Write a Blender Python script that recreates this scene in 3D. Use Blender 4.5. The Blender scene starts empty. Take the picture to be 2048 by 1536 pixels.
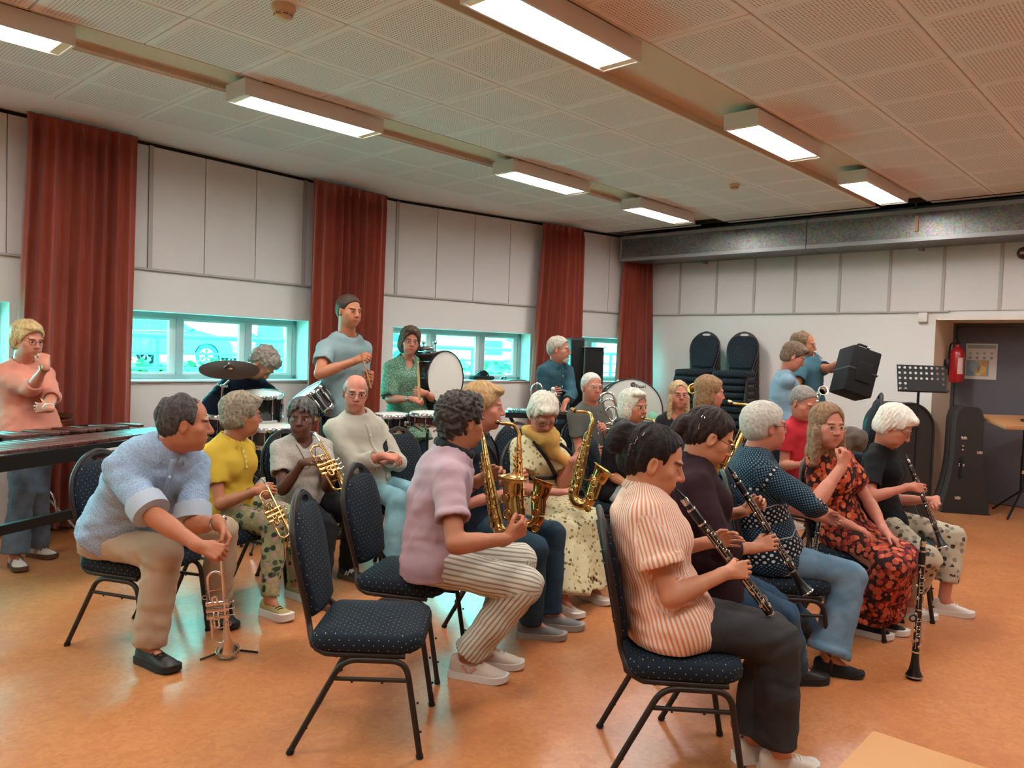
import bpy, bmesh, math, random
import numpy as np
import openvdb
from mathutils import Vector, Matrix, Quaternion
from mathutils.bvhtree import BVHTree
random.seed(7)
rng = np.random.default_rng(7)
SC = bpy.context.scene
COL = SC.collection
rad = math.radians
PI = math.pi

# ------------------------------------------------------------------ camera
# world frame: x to the right of the photographer, y straight ahead, z up, floor at z=0
FPX, PIT, ROLL, EYE = 1565.0, rad(-2.15), rad(1.91), 1.48
_f = np.array([0, math.cos(PIT), math.sin(PIT)])
_r0 = np.array([1.0, 0, 0]); _u0 = np.cross(_r0, _f)
_r = _r0 * math.cos(ROLL) + _u0 * math.sin(ROLL)
_u = -_r0 * math.sin(ROLL) + _u0 * math.cos(ROLL)
CAM = np.array([0, 0, EYE])
cam_d = bpy.data.cameras.new('camera'); cam_o = bpy.data.objects.new('camera', cam_d); COL.objects.link(cam_o)
cam_d.sensor_width = 36; cam_d.lens = FPX / 2048 * 36; cam_d.clip_start = .05; cam_d.clip_end = 300
cam_o.matrix_world = Matrix(((_r[0], _u[0], -_f[0], 0), (_r[1], _u[1], -_f[1], 0), (_r[2], _u[2], -_f[2], EYE), (0, 0, 0, 1)))
SC.camera = cam_o

# ------------------------------------------------------------------ light and exposure
SC.view_settings.view_transform = 'Standard'
try: SC.view_settings.look = 'None'
except Exception: pass
SC.view_settings.gamma = 1.0
SC.view_settings.use_curve_mapping = False
SC.view_settings.exposure = 0.53
SC.cycles.max_bounces = 7; SC.cycles.diffuse_bounces = 4; SC.cycles.glossy_bounces = 3
SC.cycles.transmission_bounces = 4; SC.cycles.transparent_max_bounces = 8
SC.cycles.sample_clamp_indirect = 6.0
SC.cycles.caustics_reflective = False; SC.cycles.caustics_refractive = False
SC.cycles.use_denoising = True
SKY = 38.0                 # overcast daylight
LAMP = 36.0               # brightness of the fluorescent diffusers
wd = bpy.data.worlds.new('overcast'); SC.world = wd; wd.use_nodes = True
wn = wd.node_tree.nodes; wn['Background'].inputs[0].default_value = (.93, .97, 1, 1); wn['Background'].inputs[1].default_value = SKY

# ------------------------------------------------------------------ picture <-> place
def ray(x, y): return _f + _r * ((x - 1024) / FPX) - _u * ((y - 768) / FPX)
def atD(x, y, D):
    v = ray(x, y); return CAM + v * (D / v[1])
def atz(x, y, z=0.0):
    v = ray(x, y); return CAM + v * ((z - EYE) / v[2])
def pix(p):
    d = np.asarray(p, float) - CAM; z = d @ _f
    return np.array([1024 + FPX * (d @ _r) / z, 768 - FPX * (d @ _u) / z])
ROT = rad(47.0)           # the room stands turned to the photographer
def rm(x, y, z=0.0):      # room coordinates -> world
    return np.array([x * math.cos(ROT) - y * math.sin(ROT), x * math.sin(ROT) + y * math.cos(ROT), z])
def unit(v):
    v = np.asarray(v, float); n = np.linalg.norm(v); return v / n if n > 1e-9 else v
def frame(d, up=(0, 0, 1)):
    """right-handed axes with y along d: columns x, y, z"""
    y = unit(d); z = np.asarray(up, float) - y * (np.asarray(up, float) @ y)
    if np.linalg.norm(z) < 1e-5: z = np.array([1.0, 0, 0]) - y * y[0]
    z = unit(z); x = np.cross(y, z)
    return np.stack([x, y, z], 1)
def rotz(a):
    c, s = math.cos(a), math.sin(a); return np.array([[c, -s, 0], [s, c, 0], [0, 0, 1.0]])
def rotx(a):
    c, s = math.cos(a), math.sin(a); return np.array([[1.0, 0, 0], [0, c, -s], [0, s, c]])
def roty(a):
    c, s = math.cos(a), math.sin(a); return np.array([[c, 0, s], [0, 1.0, 0], [-s, 0, c]])

# ------------------------------------------------------------------ materials
MATS = {}
def srgb(h):
    if isinstance(h, str):
        h = h.lstrip('#'); c = [int(h[i:i + 2], 16) / 255 for i in (0, 2, 4)]
    else: c = h
    return tuple(((v / 12.92) if v <= .04045 else ((v + .055) / 1.055) ** 2.4) for v in c) + (1.0,)
class NT:
    def __init__(s, name):
        s.m = bpy.data.materials.new(name); s.m.use_nodes = True; s.t = s.m.node_tree
        s.b = s.t.nodes['Principled BSDF']; s.out = s.t.nodes['Material Output']
    def n(s, typ, **kw):
        nd = s.t.nodes.new(typ)
        for k, v in kw.items(): setattr(nd, k, v)
        return nd
    def l(s, a, b): s.t.links.new(a, b)
    def val(s, x, sock):
        if isinstance(x, bpy.types.NodeSocket): s.l(x, sock)
        elif x is not None: sock.default_value = x
    def math(s, op, a, b=None, c=None):
        nd = s.n('ShaderNodeMath', operation=op)
        for i, x in enumerate((a, b, c)):
            if x is not None: s.val(x, nd.inputs[i])
        return nd.outputs[0]
    def vmath(s, op, a, b=None):
        nd = s.n('ShaderNodeVectorMath', operation=op)
        s.val(a, nd.inputs[0])
        if b is not None: s.val(b, nd.inputs[1])
        return nd.outputs[1] if op in ('LENGTH', 'DISTANCE') else nd.outputs[0]
    def mix(s, f, a, b):
        nd = s.n('ShaderNodeMix', data_type='RGBA'); s.val(f, nd.inputs[0]); s.val(a, nd.inputs[6]); s.val(b, nd.inputs[7]); return nd.outputs[2]
    def obj(s): return s.n('ShaderNodeTexCoord').outputs['Object']
    def attr(s, name): return s.n('ShaderNodeAttribute', attribute_name=name).outputs['Vector']
    def acol(s, name): return s.n('ShaderNodeAttribute', attribute_name=name).outputs['Color']
    def noise(s, vec, scale, detail=2, rough=.5, dist=0.0):
        nd = s.n('ShaderNodeTexNoise'); s.l(vec, nd.inputs['Vector']); nd.inputs['Scale'].default_value = scale
        nd.inputs['Detail'].default_value = detail; nd.inputs['Roughness'].default_value = rough; nd.inputs['Distortion'].default_value = dist
        return nd.outputs['Fac']
    def voro(s, vec, scale, out='Distance', feature='F1', rand=1.0):
        nd = s.n('ShaderNodeTexVoronoi', feature=feature); s.l(vec, nd.inputs['Vector']); nd.inputs['Scale'].default_value = scale
        nd.inputs['Randomness'].default_value = rand; return nd.outputs[out]
    def ramp(s, f, stops, const=False):
        nd = s.n('ShaderNodeValToRGB'); cr = nd.color_ramp
        if const: cr.interpolation = 'CONSTANT'
        while len(cr.elements) < len(stops): cr.elements.new(.5)
        for e, (p, c) in zip(cr.elements, stops): e.position = p; e.color = c if len(c) == 4 else tuple(c) + (1,)
        s.l(f, nd.inputs[0]); return nd.outputs[0]
    def scale(s, vec, v):
        nd = s.n('ShaderNodeMapping'); s.l(vec, nd.inputs[0]); nd.inputs['Scale'].default_value = v; return nd.outputs[0]
    def shift(s, vec, v):
        nd = s.n('ShaderNodeMapping'); s.l(vec, nd.inputs[0]); nd.inputs['Location'].default_value = v; return nd.outputs[0]
    def dots(s, vec, period, r, flat='z'):
        """1 inside round dots on a square grid of the xy plane of vec"""
        v = s.vmath('SCALE', vec); v.node.inputs['Scale'].default_value = 1.0 / period
        fr = s.vmath('SUBTRACT', s.vmath('FRACTION', v), (.5, .5, .5))
        fr = s.vmath('MULTIPLY', fr, (1, 1, 0))
        return s.math('LESS_THAN', s.vmath('LENGTH', fr), r / period)
    def bump(s, h, strength=.3, dist=.01):
        nd = s.n('ShaderNodeBump'); s.l(h, nd.inputs['Height']); nd.inputs['Strength'].default_value = strength; nd.inputs['Distance'].default_value = dist
        s.l(nd.outputs[0], s.b.inputs['Normal'])
    def col(s, c): s.val(c, s.b.inputs['Base Color'])
    def pr(s, **kw):
        for k, v in kw.items(): s.val(v, s.b.inputs[{'rough': 'Roughness', 'metal': 'Metallic', 'coat': 'Coat Weight', 'sheen': 'Sheen Weight', 'spec': 'Specular IOR Level', 'sss': 'Subsurface Weight', 'trans': 'Transmission Weight', 'alpha': 'Alpha'}[k]])
def plain(name, c, rough=.55, metal=0.0, coat=0.0, vary=.0, grain=0.0, gscale=300, sheen=0.0):
    key = (name, str(c), rough, metal)
    if key in MATS: return MATS[key]
    t = NT(name); c4 = srgb(c)
    if vary:
        f = t.noise(t.obj(), 6, 3)
        t.col(t.mix(f, tuple(v * (1 - vary) for v in c4[:3]) + (1,), tuple(min(1, v * (1 + vary)) for v in c4[:3]) + (1,)))
    else: t.col(c4)
    t.pr(rough=rough, metal=metal, coat=coat, sheen=sheen)
    if grain: t.bump(t.noise(t.obj(), gscale, 2), grain, .002)
    MATS[key] = t.m; return t.m
def emit(name, c, s):
    t = NT(name); t.col((0, 0, 0, 1)); t.b.inputs['Emission Color'].default_value = c; t.b.inputs['Emission Strength'].default_value = s
    return t.m

# ------------------------------------------------------------------ mesh building
class MB:
    def __init__(s): s.v = []; s.f = []; s.n = 0; s.mi = []; s.cur = 0
    def add(s, v, f):
        v = np.asarray(v, float).reshape(-1, 3); s.v.append(v)
        s.f.extend([tuple(int(i) + s.n for i in q) for q in f]); s.mi.extend([s.cur] * len(f)); s.n += len(v); return s
    def box(s, lo, hi, M=None, o=(0, 0, 0)):
        x0, y0, z0 = lo; x1, y1, z1 = hi
        v = np.array([(x0, y0, z0), (x1, y0, z0), (x1, y1, z0), (x0, y1, z0), (x0, y0, z1), (x1, y0, z1), (x1, y1, z1), (x0, y1, z1)], float)
        if M is not None: v = v @ np.asarray(M).T
        return s.add(v + np.asarray(o), [(0, 3, 2, 1), (4, 5, 6, 7), (0, 1, 5, 4), (1, 2, 6, 5), (2, 3, 7, 6), (3, 0, 4, 7)])
    def rbox(s, lo, hi, r, M=None, o=(0, 0, 0), seg=2):
        """box with rounded edges"""
        bm = bmesh.new(); bmesh.ops.create_cube(bm, size=1)
        lo = np.array(lo, float); hi = np.array(hi, float); c = (lo + hi) / 2; d = hi - lo
        for v in bm.verts: v.co = Vector(c + d * np.array(v.co))
        bmesh.ops.bevel(bm, geom=list(bm.edges), offset=min(r, min(d) * .49), segments=seg, profile=.5, affect='EDGES')
        bm.verts.index_update(); V = np.array([v.co for v in bm.verts]); F = [[v.index for v in f.verts] for f in bm.faces]; bm.free()
        if M is not None: V = V @ np.asarray(M).T
        return s.add(V + np.asarray(o), F)
    def tube(s, P, r, n=8, closed=False, caps=True, ref=None, flat=1.0, spin=0.0):
        P = np.asarray(P, float); m = len(P); r = np.full(m, r, float) if np.isscalar(r) else np.asarray(r, float)
        T = np.roll(P, -1, 0) - np.roll(P, 1, 0)
        if not closed: T[0] = P[1] - P[0]; T[-1] = P[-1] - P[-2]
        T /= np.linalg.norm(T, axis=1)[:, None] + 1e-12
        u = np.asarray(ref, float) if ref is not None else (np.array([0, 0, 1.0]) if abs(T[0][2]) < .9 else np.array([1.0, 0, 0]))
        a = np.arange(n) * 2 * PI / n + spin; ca, sa = np.cos(a), np.sin(a); V = []
        for i in range(m):
            u = u - T[i] * (u @ T[i]); u = unit(u); w = np.cross(T[i], u)
            V.append(P[i] + r[i] * (np.outer(ca, u) + flat * np.outer(sa, w)))
        F = []
        for i in range(m if closed else m - 1):
            j = (i + 1) % m
            for k in range(n):
                l = (k + 1) % n; F.append((i * n + k, i * n + l, j * n + l, j * n + k))
        if caps and not closed: F.append(tuple(range(n - 1, -1, -1))); F.append(tuple((m - 1) * n + k for k in range(n)))
        return s.add(np.concatenate(V), F)
    def lathe(s, prof, o=(0, 0, 0), axis=(0, 0, 1), n=24, up=None):
        """prof: (radius, height along axis)"""
        M = frame(axis, up if up is not None else ((0, 0, 1) if abs(unit(axis)[2]) < .9 else (1, 0, 0)))
        a = np.arange(n) * 2 * PI / n; V = []; F = []
        for r, h in prof:
            V.append(np.outer(np.cos(a) * r, M[:, 0]) + np.outer(np.sin(a) * r, M[:, 2]) + M[:, 1] * h)
        for i in range(len(prof) - 1):
            for k in range(n):
                l = (k + 1) % n; F.append((i * n + k, (i + 1) * n + k, (i + 1) * n + l, i * n + l))
        if prof[0][0] > 1e-6: F.append(tuple(range(n)))
        if prof[-1][0] > 1e-6: F.append(tuple((len(prof) - 1) * n + k for k in range(n - 1, -1, -1)))
        return s.add(np.concatenate(V) + np.asarray(o), F)
    def ball(s, c, r, n=10, M=None):
        r = np.full(3, r) if np.isscalar(r) else np.asarray(r, float); V = [(0, 0, 1)]; k = n // 2
        for i in range(1, k):
            t = PI * i / k
            for j in range(n): V.append((math.sin(t) * math.cos(2 * PI * j / n), math.sin(t) * math.sin(2 * PI * j / n), math.cos(t)))
        V.append((0, 0, -1)); F = []
        for j in range(n):
            l = (j + 1) % n; F.append((0, 1 + j, 1 + l)); F.append((len(V) - 1, 1 + (k - 2) * n + l, 1 + (k - 2) * n + j))
            for i in range(k - 2): F.append((1 + i * n + j, 1 + (i + 1) * n + j, 1 + (i + 1) * n + l, 1 + i * n + l))
        V = np.array(V) * r
        if M is not None: V = V @ np.asarray(M).T
        return s.add(V + np.asarray(c), F)
    def prism(s, outline, t, M=None, o=(0, 0, 0)):
        """closed outline (x,y) extruded 0..t along z"""
        m = len(outline); V = [(x, y, 0) for x, y in outline] + [(x, y, t) for x, y in outline]; V = np.array(V, float)
        if M is not None: V = V @ np.asarray(M).T
        F = [tuple(range(m - 1, -1, -1)), tuple(range(m, 2 * m))] + [(i, (i + 1) % m, m + (i + 1) % m, m + i) for i in range(m)]
        return s.add(V + np.asarray(o), F)
    def ring(s, c, R, r, axis=(0, 0, 1), n=24, m=8, a0=0.0, a1=2 * PI, flat=1.0):
        M = frame(axis, (0, 0, 1) if abs(unit(axis)[2]) < .9 else (1, 0, 0)); full = abs(a1 - a0 - 2 * PI) < 1e-6
        t = np.linspace(a0, a1, n, endpoint=not full)
        P = np.asarray(c) + R * (np.outer(np.cos(t), M[:, 0]) + np.outer(np.sin(t), M[:, 2]))
        return s.tube(P, r, m, closed=full, ref=M[:, 1])
    def build(s, name, mat, parent=None, smooth=35, loc=None, rotz=None, base=None):
        V = np.concatenate(s.v) if s.v else np.zeros((0, 3))
        if base is not None: V = V - np.asarray(base)
        me = bpy.data.meshes.new(name); me.from_pydata(V.tolist(), [], s.f)
        mats = mat if isinstance(mat, (list, tuple)) else [mat]
        for m in mats: me.materials.append(m)
        if len(mats) > 1: me.polygons.foreach_set('material_index', s.mi)
        if smooth:
            me.polygons.foreach_set('use_smooth', [True] * len(me.polygons)); me.set_sharp_from_angle(angle=rad(smooth))
        me.update()
        return link(name, me, parent, loc, rotz)
def link(name, me, parent=None, loc=None, rotz=None):
    o = bpy.data.objects.new(name, me); COL.objects.link(o)
    if parent is not None: o.parent = parent
    if loc is not None: o.location = tuple(float(v) for v in loc)
    if rotz is not None: o.rotation_euler = (0, 0, rotz)
    return o
def tag(o, label=None, cat=None, group=None, kind=None):
    if label: o['label'] = label
    if cat: o['category'] = cat
    if group: o['group'] = group
    if kind: o['kind'] = kind
    return o
def thing(name, label, cat, loc=(0, 0, 0), rz=0.0, group=None):
    o = bpy.data.objects.new(name, None); COL.objects.link(o); o.location = tuple(float(v) for v in loc); o.rotation_euler = (0, 0, rz)
    o.empty_display_size = .1
    return tag(o, label, cat, group)
def struct(o): o['kind'] = 'structure'; return o
def copy_tree(o, parent=None):
    c = o.copy(); COL.objects.link(c)
    if parent is not None: c.parent = parent
    for ch in o.children: copy_tree(ch, c)
    return c
def spline(P, k=6, closed=False):
    """Catmull-Rom through P"""
    P = np.asarray(P, float); m = len(P); out = []
    for i in range(m if closed else m - 1):
        p1, p2 = P[i], P[(i + 1) % m]
        p0 = P[(i - 1) % m] if (closed or i > 0) else 2 * p1 - p2
        p3 = P[(i + 2) % m] if (closed or i + 2 < m) else 2 * p2 - p1
        for t in np.arange(k) / k:
            out.append(.5 * (2 * p1 + (p2 - p0) * t + (2 * p0 - 5 * p1 + 4 * p2 - p3) * t * t + (3 * p1 - p0 - 3 * p2 + p3) * t ** 3))
    if not closed: out.append(P[-1])
    return np.array(out)
def fillet(P, r, k=5, closed=False):
    """polyline with rounded corners"""
    P = np.asarray(P, float); m = len(P); out = []
    for i in range(m):
        if not closed and i in (0, m - 1): out.append(P[i]); continue
        a, b, c = P[(i - 1) % m], P[i], P[(i + 1) % m]; rr = min(r, np.linalg.norm(a - b) * .49, np.linalg.norm(c - b) * .49)
        p, q = b + unit(a - b) * rr, b + unit(c - b) * rr
        for t in np.linspace(0, 1, k + 1): out.append((1 - t) ** 2 * p + 2 * t * (1 - t) * b + t * t * q)
    return np.array(out)
# ================================================================== THE SETTING (room coordinates, turned by ROT)
CEIL = 3.14
t = NT('marmoleum'); o_ = t.obj()
f1 = t.noise(o_, 2.2, 5, .6, .6); f2 = t.noise(o_, 26, 4, .65, 1.2)
c1 = t.ramp(f1, [(.3, srgb('#bb7343')), (.7, srgb('#d18b56'))])
m2 = t.ramp(f2, [(.38, (0, 0, 0)), (.62, (1, 1, 1))])
t.col(t.mix(t.math('MULTIPLY', m2, .5), c1, srgb('#ab603a')))
t.pr(rough=t.math('MULTIPLY_ADD', f2, .16, .25), coat=.25); t.b.inputs['Coat Roughness'].default_value = .22
M_FLOOR = t.m
M_WALL = plain('wall_paint', '#d8d4d1', .8, vary=.02, grain=.12, gscale=60)
M_PANEL = plain('wall_panel', '#cfc9c7', .85, vary=.03, grain=.35, gscale=260)
M_TRIM = plain('trim_paint', '#a9a29c', .6)
M_REVEAL = plain('reveal_paint', '#cfd3d2', .5)
M_ALU = plain('window_alu', '#a4acb0', .4, .3)
M_DARK = plain('void_dark', '#1a1614', .9)
def tile_mat():
    t = NT('perforated_tile'); v = t.obj()
    inside = None
    d = t.dots(v, .0185, .0044)
    # plain rim round each board: |x|,|y| < .245
    ab = t.vmath('ABSOLUTE', v); sx = t.n('ShaderNodeSeparateXYZ'); t.l(ab, sx.inputs[0])
    rim = t.math('MULTIPLY', t.math('LESS_THAN', sx.outputs[0], .248), t.math('LESS_THAN', sx.outputs[1], .248))
    h = t.math('MULTIPLY', d, rim)
    t.col(t.mix(h, srgb('#e2dedf'), srgb('#877b76'))); t.pr(rough=.85)
    return t.m
M_TILE = tile_mat()
M_CEIL = plain('ceiling_plain', '#e2dedf', .8)
M_TROUGH = plain('trough_board', '#cdb69f', .75)

def room_obj(name, mb, mat, parent=None, smooth=0, **k):
    if parent is None: return struct(mb.build(name, mat, None, smooth, rotz=ROT, **k))
    return mb.build(name, mat, parent, smooth, **k)

# floor
mb = MB(); mb.box((-4, -4.5, -.12), (10.2, 7.2, 0)); room_obj('floor', mb, M_FLOOR)
# ceiling: joists above, one object per board
XE = 8.5
mb = MB(); mb.box((-4.2, -4.7, CEIL + .1), (9.6, 7.4, CEIL + .3)); ceiling = room_obj('ceiling', mb, M_DARK)
TS = .57
tile_mb = MB(); tile_mb.rbox((-TS / 2 + .0025, -TS / 2 + .0025, 0), (TS / 2 - .0025, TS / 2 - .0025, .02), .004, seg=1)
tile_o = None
yb = [(-1, 0)]
rows_y = [2.87 + TS * (i + .5) for i in range(3)] + [4.97 + .275 + .55 * i for i in range(2)] + [2.37 - TS * (i + .5) for i in range(8)]
nt = 0
for y in rows_y:
    for i in range(-3, 11):
        x = 2.37 + TS * (i + .5)
        if x + TS / 2 > XE + .3: continue
        P = rm(x, y, CEIL); px_ = pix(P)
        if (P - CAM) @ _f < .3 or not (-400 < px_[0] < 2500 and -500 < px_[1] < 800): continue
        if tile_o is None: tile_o = room_obj('ceiling_tile', tile_mb, M_TILE, ceiling, 40, loc=(x, y, CEIL))
        else:
            c = tile_o.copy(); COL.objects.link(c); c.location = (x, y, CEIL)
        nt += 1
# plain strips: along the window wall, over the lamps, and the rest of the ceiling out of view
mb = MB(); mb.box((-4, 6.07, CEIL), (XE, 7.2, CEIL + .02)); room_obj('ceiling_border', mb, M_CEIL, ceiling)
for y0, y1 in ((4.575, 4.965), (2.375, 2.865)):
    mb = MB(); mb.box((-4, y0, CEIL + .045), (XE, y1, CEIL + .06)); mb.box((-4, y0 - .012, CEIL - .004), (XE, y0, CEIL + .05)); mb.box((-4, y1, CEIL - .004), (XE, y1 + .012, CEIL + .05))
    room_obj('lamp_trough', mb, M_TROUGH, ceiling)
mb = MB(); mb.box((-4, -4.5, CEIL), (XE, -2.0, CEIL + .02)); room_obj('ceiling_field', mb, M_CEIL, ceiling)
mb = MB(); mb.box((-4, -2.0, CEIL), (2.37 - 3 * TS, 2.37, CEIL + .02)); mb.box((-4, 2.87, CEIL), (2.37 - 3 * TS, 4.57, CEIL + .02)); mb.box((-4, 4.97, CEIL), (2.37 - 3 * TS, 6.07, CEIL + .02)); room_obj('ceiling_field', mb, M_CEIL, ceiling)
# everything tile-less behind the viewer
# walls out of view
mb = MB(); mb.box((-4.2, -4.7, 0), (-4, 7.4, CEIL + .3)); room_obj('wall_rear', mb, M_WALL)
mb = MB(); mb.box((-4, -4.7, 0), (10.2, -4.5, CEIL + .3)); room_obj('wall_right', mb, M_WALL)

# ---- window wall: two straight runs with a slight bend behind the second curtain
KX = [(-4.2, 6.35), (5.4, 6.87), (9.6, 6.09)]
def wl(x, off=0.0):
    (a, b) = (KX[0], KX[1]) if x <= KX[1][0] else (KX[1], KX[2])
    d = unit(np.array([b[0] - a[0], b[1] - a[1]])); tt = (x - a[0]) / (b[0] - a[0])
    n = np.array([-d[1], d[0]])
    return np.array([x, a[1] + (b[1] - a[1]) * tt]) + n * off
def wslab(mb, x0, x1, z0, z1, o0, o1):
    """piece of the window wall between x0..x1 (never across the bend)"""
    p = [wl(x0, o0), wl(x1, o0), wl(x1, o1), wl(x0, o1)]
    if x1 == KX[1][0]:
        a, b = KX[0], KX[1]; d = unit(np.array([b[0] - a[0], b[1] - a[1]])); n = np.array([-d[1], d[0]]); q = np.array(b)
        p[1] = q + n * o0; p[2] = q + n * o1
    V = [(a[0], a[1], z) for z in (z0, z1) for a in p]
    mb.add(V, [(0, 3, 2, 1), (4, 5, 6, 7), (0, 1, 5, 4), (1, 2, 6, 5), (2, 3, 7, 6), (3, 0, 4, 7)])
SILL, HEAD, TRIMZ = 1.15, 1.745, 2.10
WINS = [(-1.2, 1.69), (2.3, 4.31), (5.42, 7.30), (7.75, 9.10)]
mb = MB()
wslab(mb, -4.2, 5.4, 0, SILL, 0, .3); wslab(mb, 5.4, 9.6, 0, SILL, 0, .3)
wslab(mb, -4.2, 5.4, HEAD, 3.45, 0, .3); wslab(mb, 5.4, 9.6, HEAD, 3.45, 0, .3)
edges = [-4.2] + [e for w in WINS for e in w] + [9.6]
for a, b in zip(edges[0::2], edges[1::2]):
    if a < 5.4 < b: wslab(mb, a, 5.4, SILL, HEAD, 0, .3); wslab(mb, 5.4, b, SILL, HEAD, 0, .3)
    else: wslab(mb, a, b, SILL, HEAD, 0, .3)
wall_left = room_obj('wall_left', mb, M_WALL)
# upper boards, each a piece of its own, over a thin ledge
LX = [-3, -2.4, -1.8, -1.2, -.6, 0, .6, 1.15, 1.66, 2.17, 2.69, 3.19, 3.69, 4.20, 4.75, 5.4, 5.92, 6.42, 6.93, 7.45, 8.0, 8.55, 9.0, 9.4]
for a, b in zip(LX[:-1], LX[1:]):
    m_ = MB(); wslab(m_, a + .004, b - .004, TRIMZ, CEIL - .035, -.022, .002); room_obj('wall_panel', m_, M_PANEL, wall_left)
for x in (2.69, 4.20, 5.4 + 1e-6, 9.0):
    m_ = MB(); wslab(m_, x, x + .035, TRIMZ, CEIL - .03, -.036, -.02); room_obj('cover_strip', m_, M_TRIM, wall_left)
m_ = MB(); wslab(m_, -4, 5.4, TRIMZ - .018, TRIMZ, -.03, .002); wslab(m_, 5.4, 9.25, TRIMZ - .018, TRIMZ, -.03, .002); room_obj('ledge', m_, M_TRIM, wall_left)
m_ = MB(); wslab(m_, -4, 5.4, CEIL - .032, CEIL - .004, -.006, .002); wslab(m_, 5.4, 9.25, CEIL - .032, CEIL - .004, -.006, .002); room_obj('shadow_gap', m_, M_DARK, wall_left)

# ---- windows: aluminium frames with tinted panes
def glass_mat():
    t = NT('tinted_glass'); t.t.nodes.remove(t.b)
    tr = t.n('ShaderNodeBsdfTransparent'); tr.inputs[0].default_value = (.29, .94, .905, 1)
    gl = t.n('ShaderNodeBsdfGlossy'); gl.inputs['Roughness'].default_value = .02
    fr = t.n('ShaderNodeFresnel'); fr.inputs[0].default_value = 1.45
    mx = t.n('ShaderNodeMixShader'); t.l(t.math('MULTIPLY', fr.outputs[0], .6), mx.inputs[0]); t.l(tr.outputs[0], mx.inputs[1]); t.l(gl.outputs[0], mx.inputs[2])
    t.l(mx.outputs[0], t.out.inputs[0]); return t.m
M_GLASS = glass_mat()
FD0, FD1 = .2, .26
for wi, (a, b) in enumerate(WINS):
    fr = MB()
    fw = .045
    wslab(fr, a, b, SILL, SILL + .05, FD0, FD1); wslab(fr, a, b, HEAD - .045, HEAD, FD0, FD1)
    wslab(fr, a, a + fw, SILL, HEAD, FD0, FD1); wslab(fr, b - fw, b, SILL, HEAD, FD0, FD1)
    w = room_obj('window_%d' % (wi + 1), fr, M_ALU)
    if wi == 1: mull = [3.09, 3.77]
    elif wi == 2: mull = [5.42 + .62, 6.72]
    elif wi == 0: mull = [-.5, .2, .9]
    else: mull = [8.45]
    xs = [a + fw] + mull + [b - fw]
    for m in mull:
        q = MB(); wslab(q, m - .028, m + .028, SILL + .05, HEAD - .045, FD0 - .01, FD1); room_obj('mullion', q, M_ALU, w)
    for k, (p, q_) in enumerate(zip(xs[:-1], xs[1:])):
        # casement frame (narrow left, wide at the hinge side) and the pane in it
        c = MB(); x0, x1 = p + (.028 if k else 0), q_ - (.028 if k < len(xs) - 2 else 0)
        for (u0, u1, z0, z1) in ((x0, x0 + .02, SILL + .05, HEAD - .045), (x1 - .06, x1, SILL + .05, HEAD - .045), (x0 + .02, x1 - .06, SILL + .05, SILL + .075), (x0 + .02, x1 - .06, HEAD - .065, HEAD - .045)):
            wslab(c, u0, u1, z0, z1, FD0 + .012, FD1 - .01)
        room_obj('casement', c, M_REVEAL, w)
        g = MB(); wslab(g, x0 + .019, x1 - .059, SILL + .074, HEAD - .064, FD0 + .03, FD0 + .034); room_obj('pane', g, M_GLASS, w)
    s_ = MB(); wslab(s_, a + .002, b - .002, SILL - .002, SILL + .012, -.03, FD0); room_obj('window_sill', s_, M_REVEAL, w)
    # light catcher for the sampler: a portal in the opening
    if wi in (1, 2, 3):
        mid = wl((a + b) / 2, .5); d = wl(b - .01) - wl(a + .01); ld = bpy.data.lights.new('daylight_portal', 'AREA'); ld.shape = 'RECTANGLE'
        ld.size = float(np.linalg.norm(d)); ld.size_y = HEAD - SILL; ld.cycles.is_portal = True
        lo = bpy.data.objects.new('daylight_portal', ld); COL.objects.link(lo)
        n3 = np.array([-d[1], d[0], 0]); n3 /= np.linalg.norm(n3)
        xw = rm(d[0], d[1], 0); xw /= np.linalg.norm(xw); nw = rm(*(-n3)); zw = np.array([0, 0, 1.0])
        mm = wl((a + b) / 2, .3); pos = rm(mm[0], mm[1], (SILL + HEAD) / 2)
        yw = np.cross(-nw, xw)
        lo.matrix_world = Matrix(((xw[0], yw[0], -nw[0], pos[0]), (xw[1], yw[1], -nw[1], pos[1]), (xw[2], yw[2], -nw[2], pos[2]), (0, 0, 0, 1)))

# ---- far wall with door niche
XF = 9.25
mb = MB()
NY = 2.44      # niche edge
mb.box((XF, NY, 0), (XF + .3, 6.5, 3.45)); mb.box((XF, -4.7, 2.03), (XF + .3, NY, 3.45)); mb.box((XF + .80, -4.7, 0), (XF + .86, 6.5, 3.45)); mb.box((XF + .3, NY, 0), (XF + .8, NY + .3, 3.45))
wall_far = room_obj('wall_far', mb, M_WALL)
FY = [-.28, .255, .79, 1.32, 1.85, 2.38, 2.92, 3.47, 4.0, 4.52, 5.04, 5.58, 6.12]
for i, (a, b) in enumerate(zip(FY[:-1], FY[1:])):
    m_ = MB()
    zt = 2.74 if i < 11 else 2.52
    m_.box((XF - .018, a + .016, TRIMZ), (XF + .002, b - .016, 2.92)); room_obj('wall_panel', m_, M_PANEL, wall_far)
for y in FY[1:]:
    m_ = MB(); m_.box((XF - .028, y - .016, TRIMZ), (XF + .002, y + .016, 2.92)); room_obj('batten', m_, M_TRIM, wall_far)
m_ = MB(); m_.box((XF - .03, NY - .13, TRIMZ - .016), (XF + .002, 6.25, TRIMZ)); room_obj('ledge', m_, M_TRIM, wall_far)
m_ = MB(); m_.box((XF - .035, -3, 2.0), (XF + .002, NY - .03, 2.045)); room_obj('niche_header', m_, plain('white_lacquer', '#d9d0c6', .4), wall_far)
m_ = MB(); m_.box((XF + .001, -3, 2.005), (XF + .80, NY - .001, 2.03)); room_obj('niche_soffit', m_, plain('niche_paint', '#e0d0ba', .6), wall_far)
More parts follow.
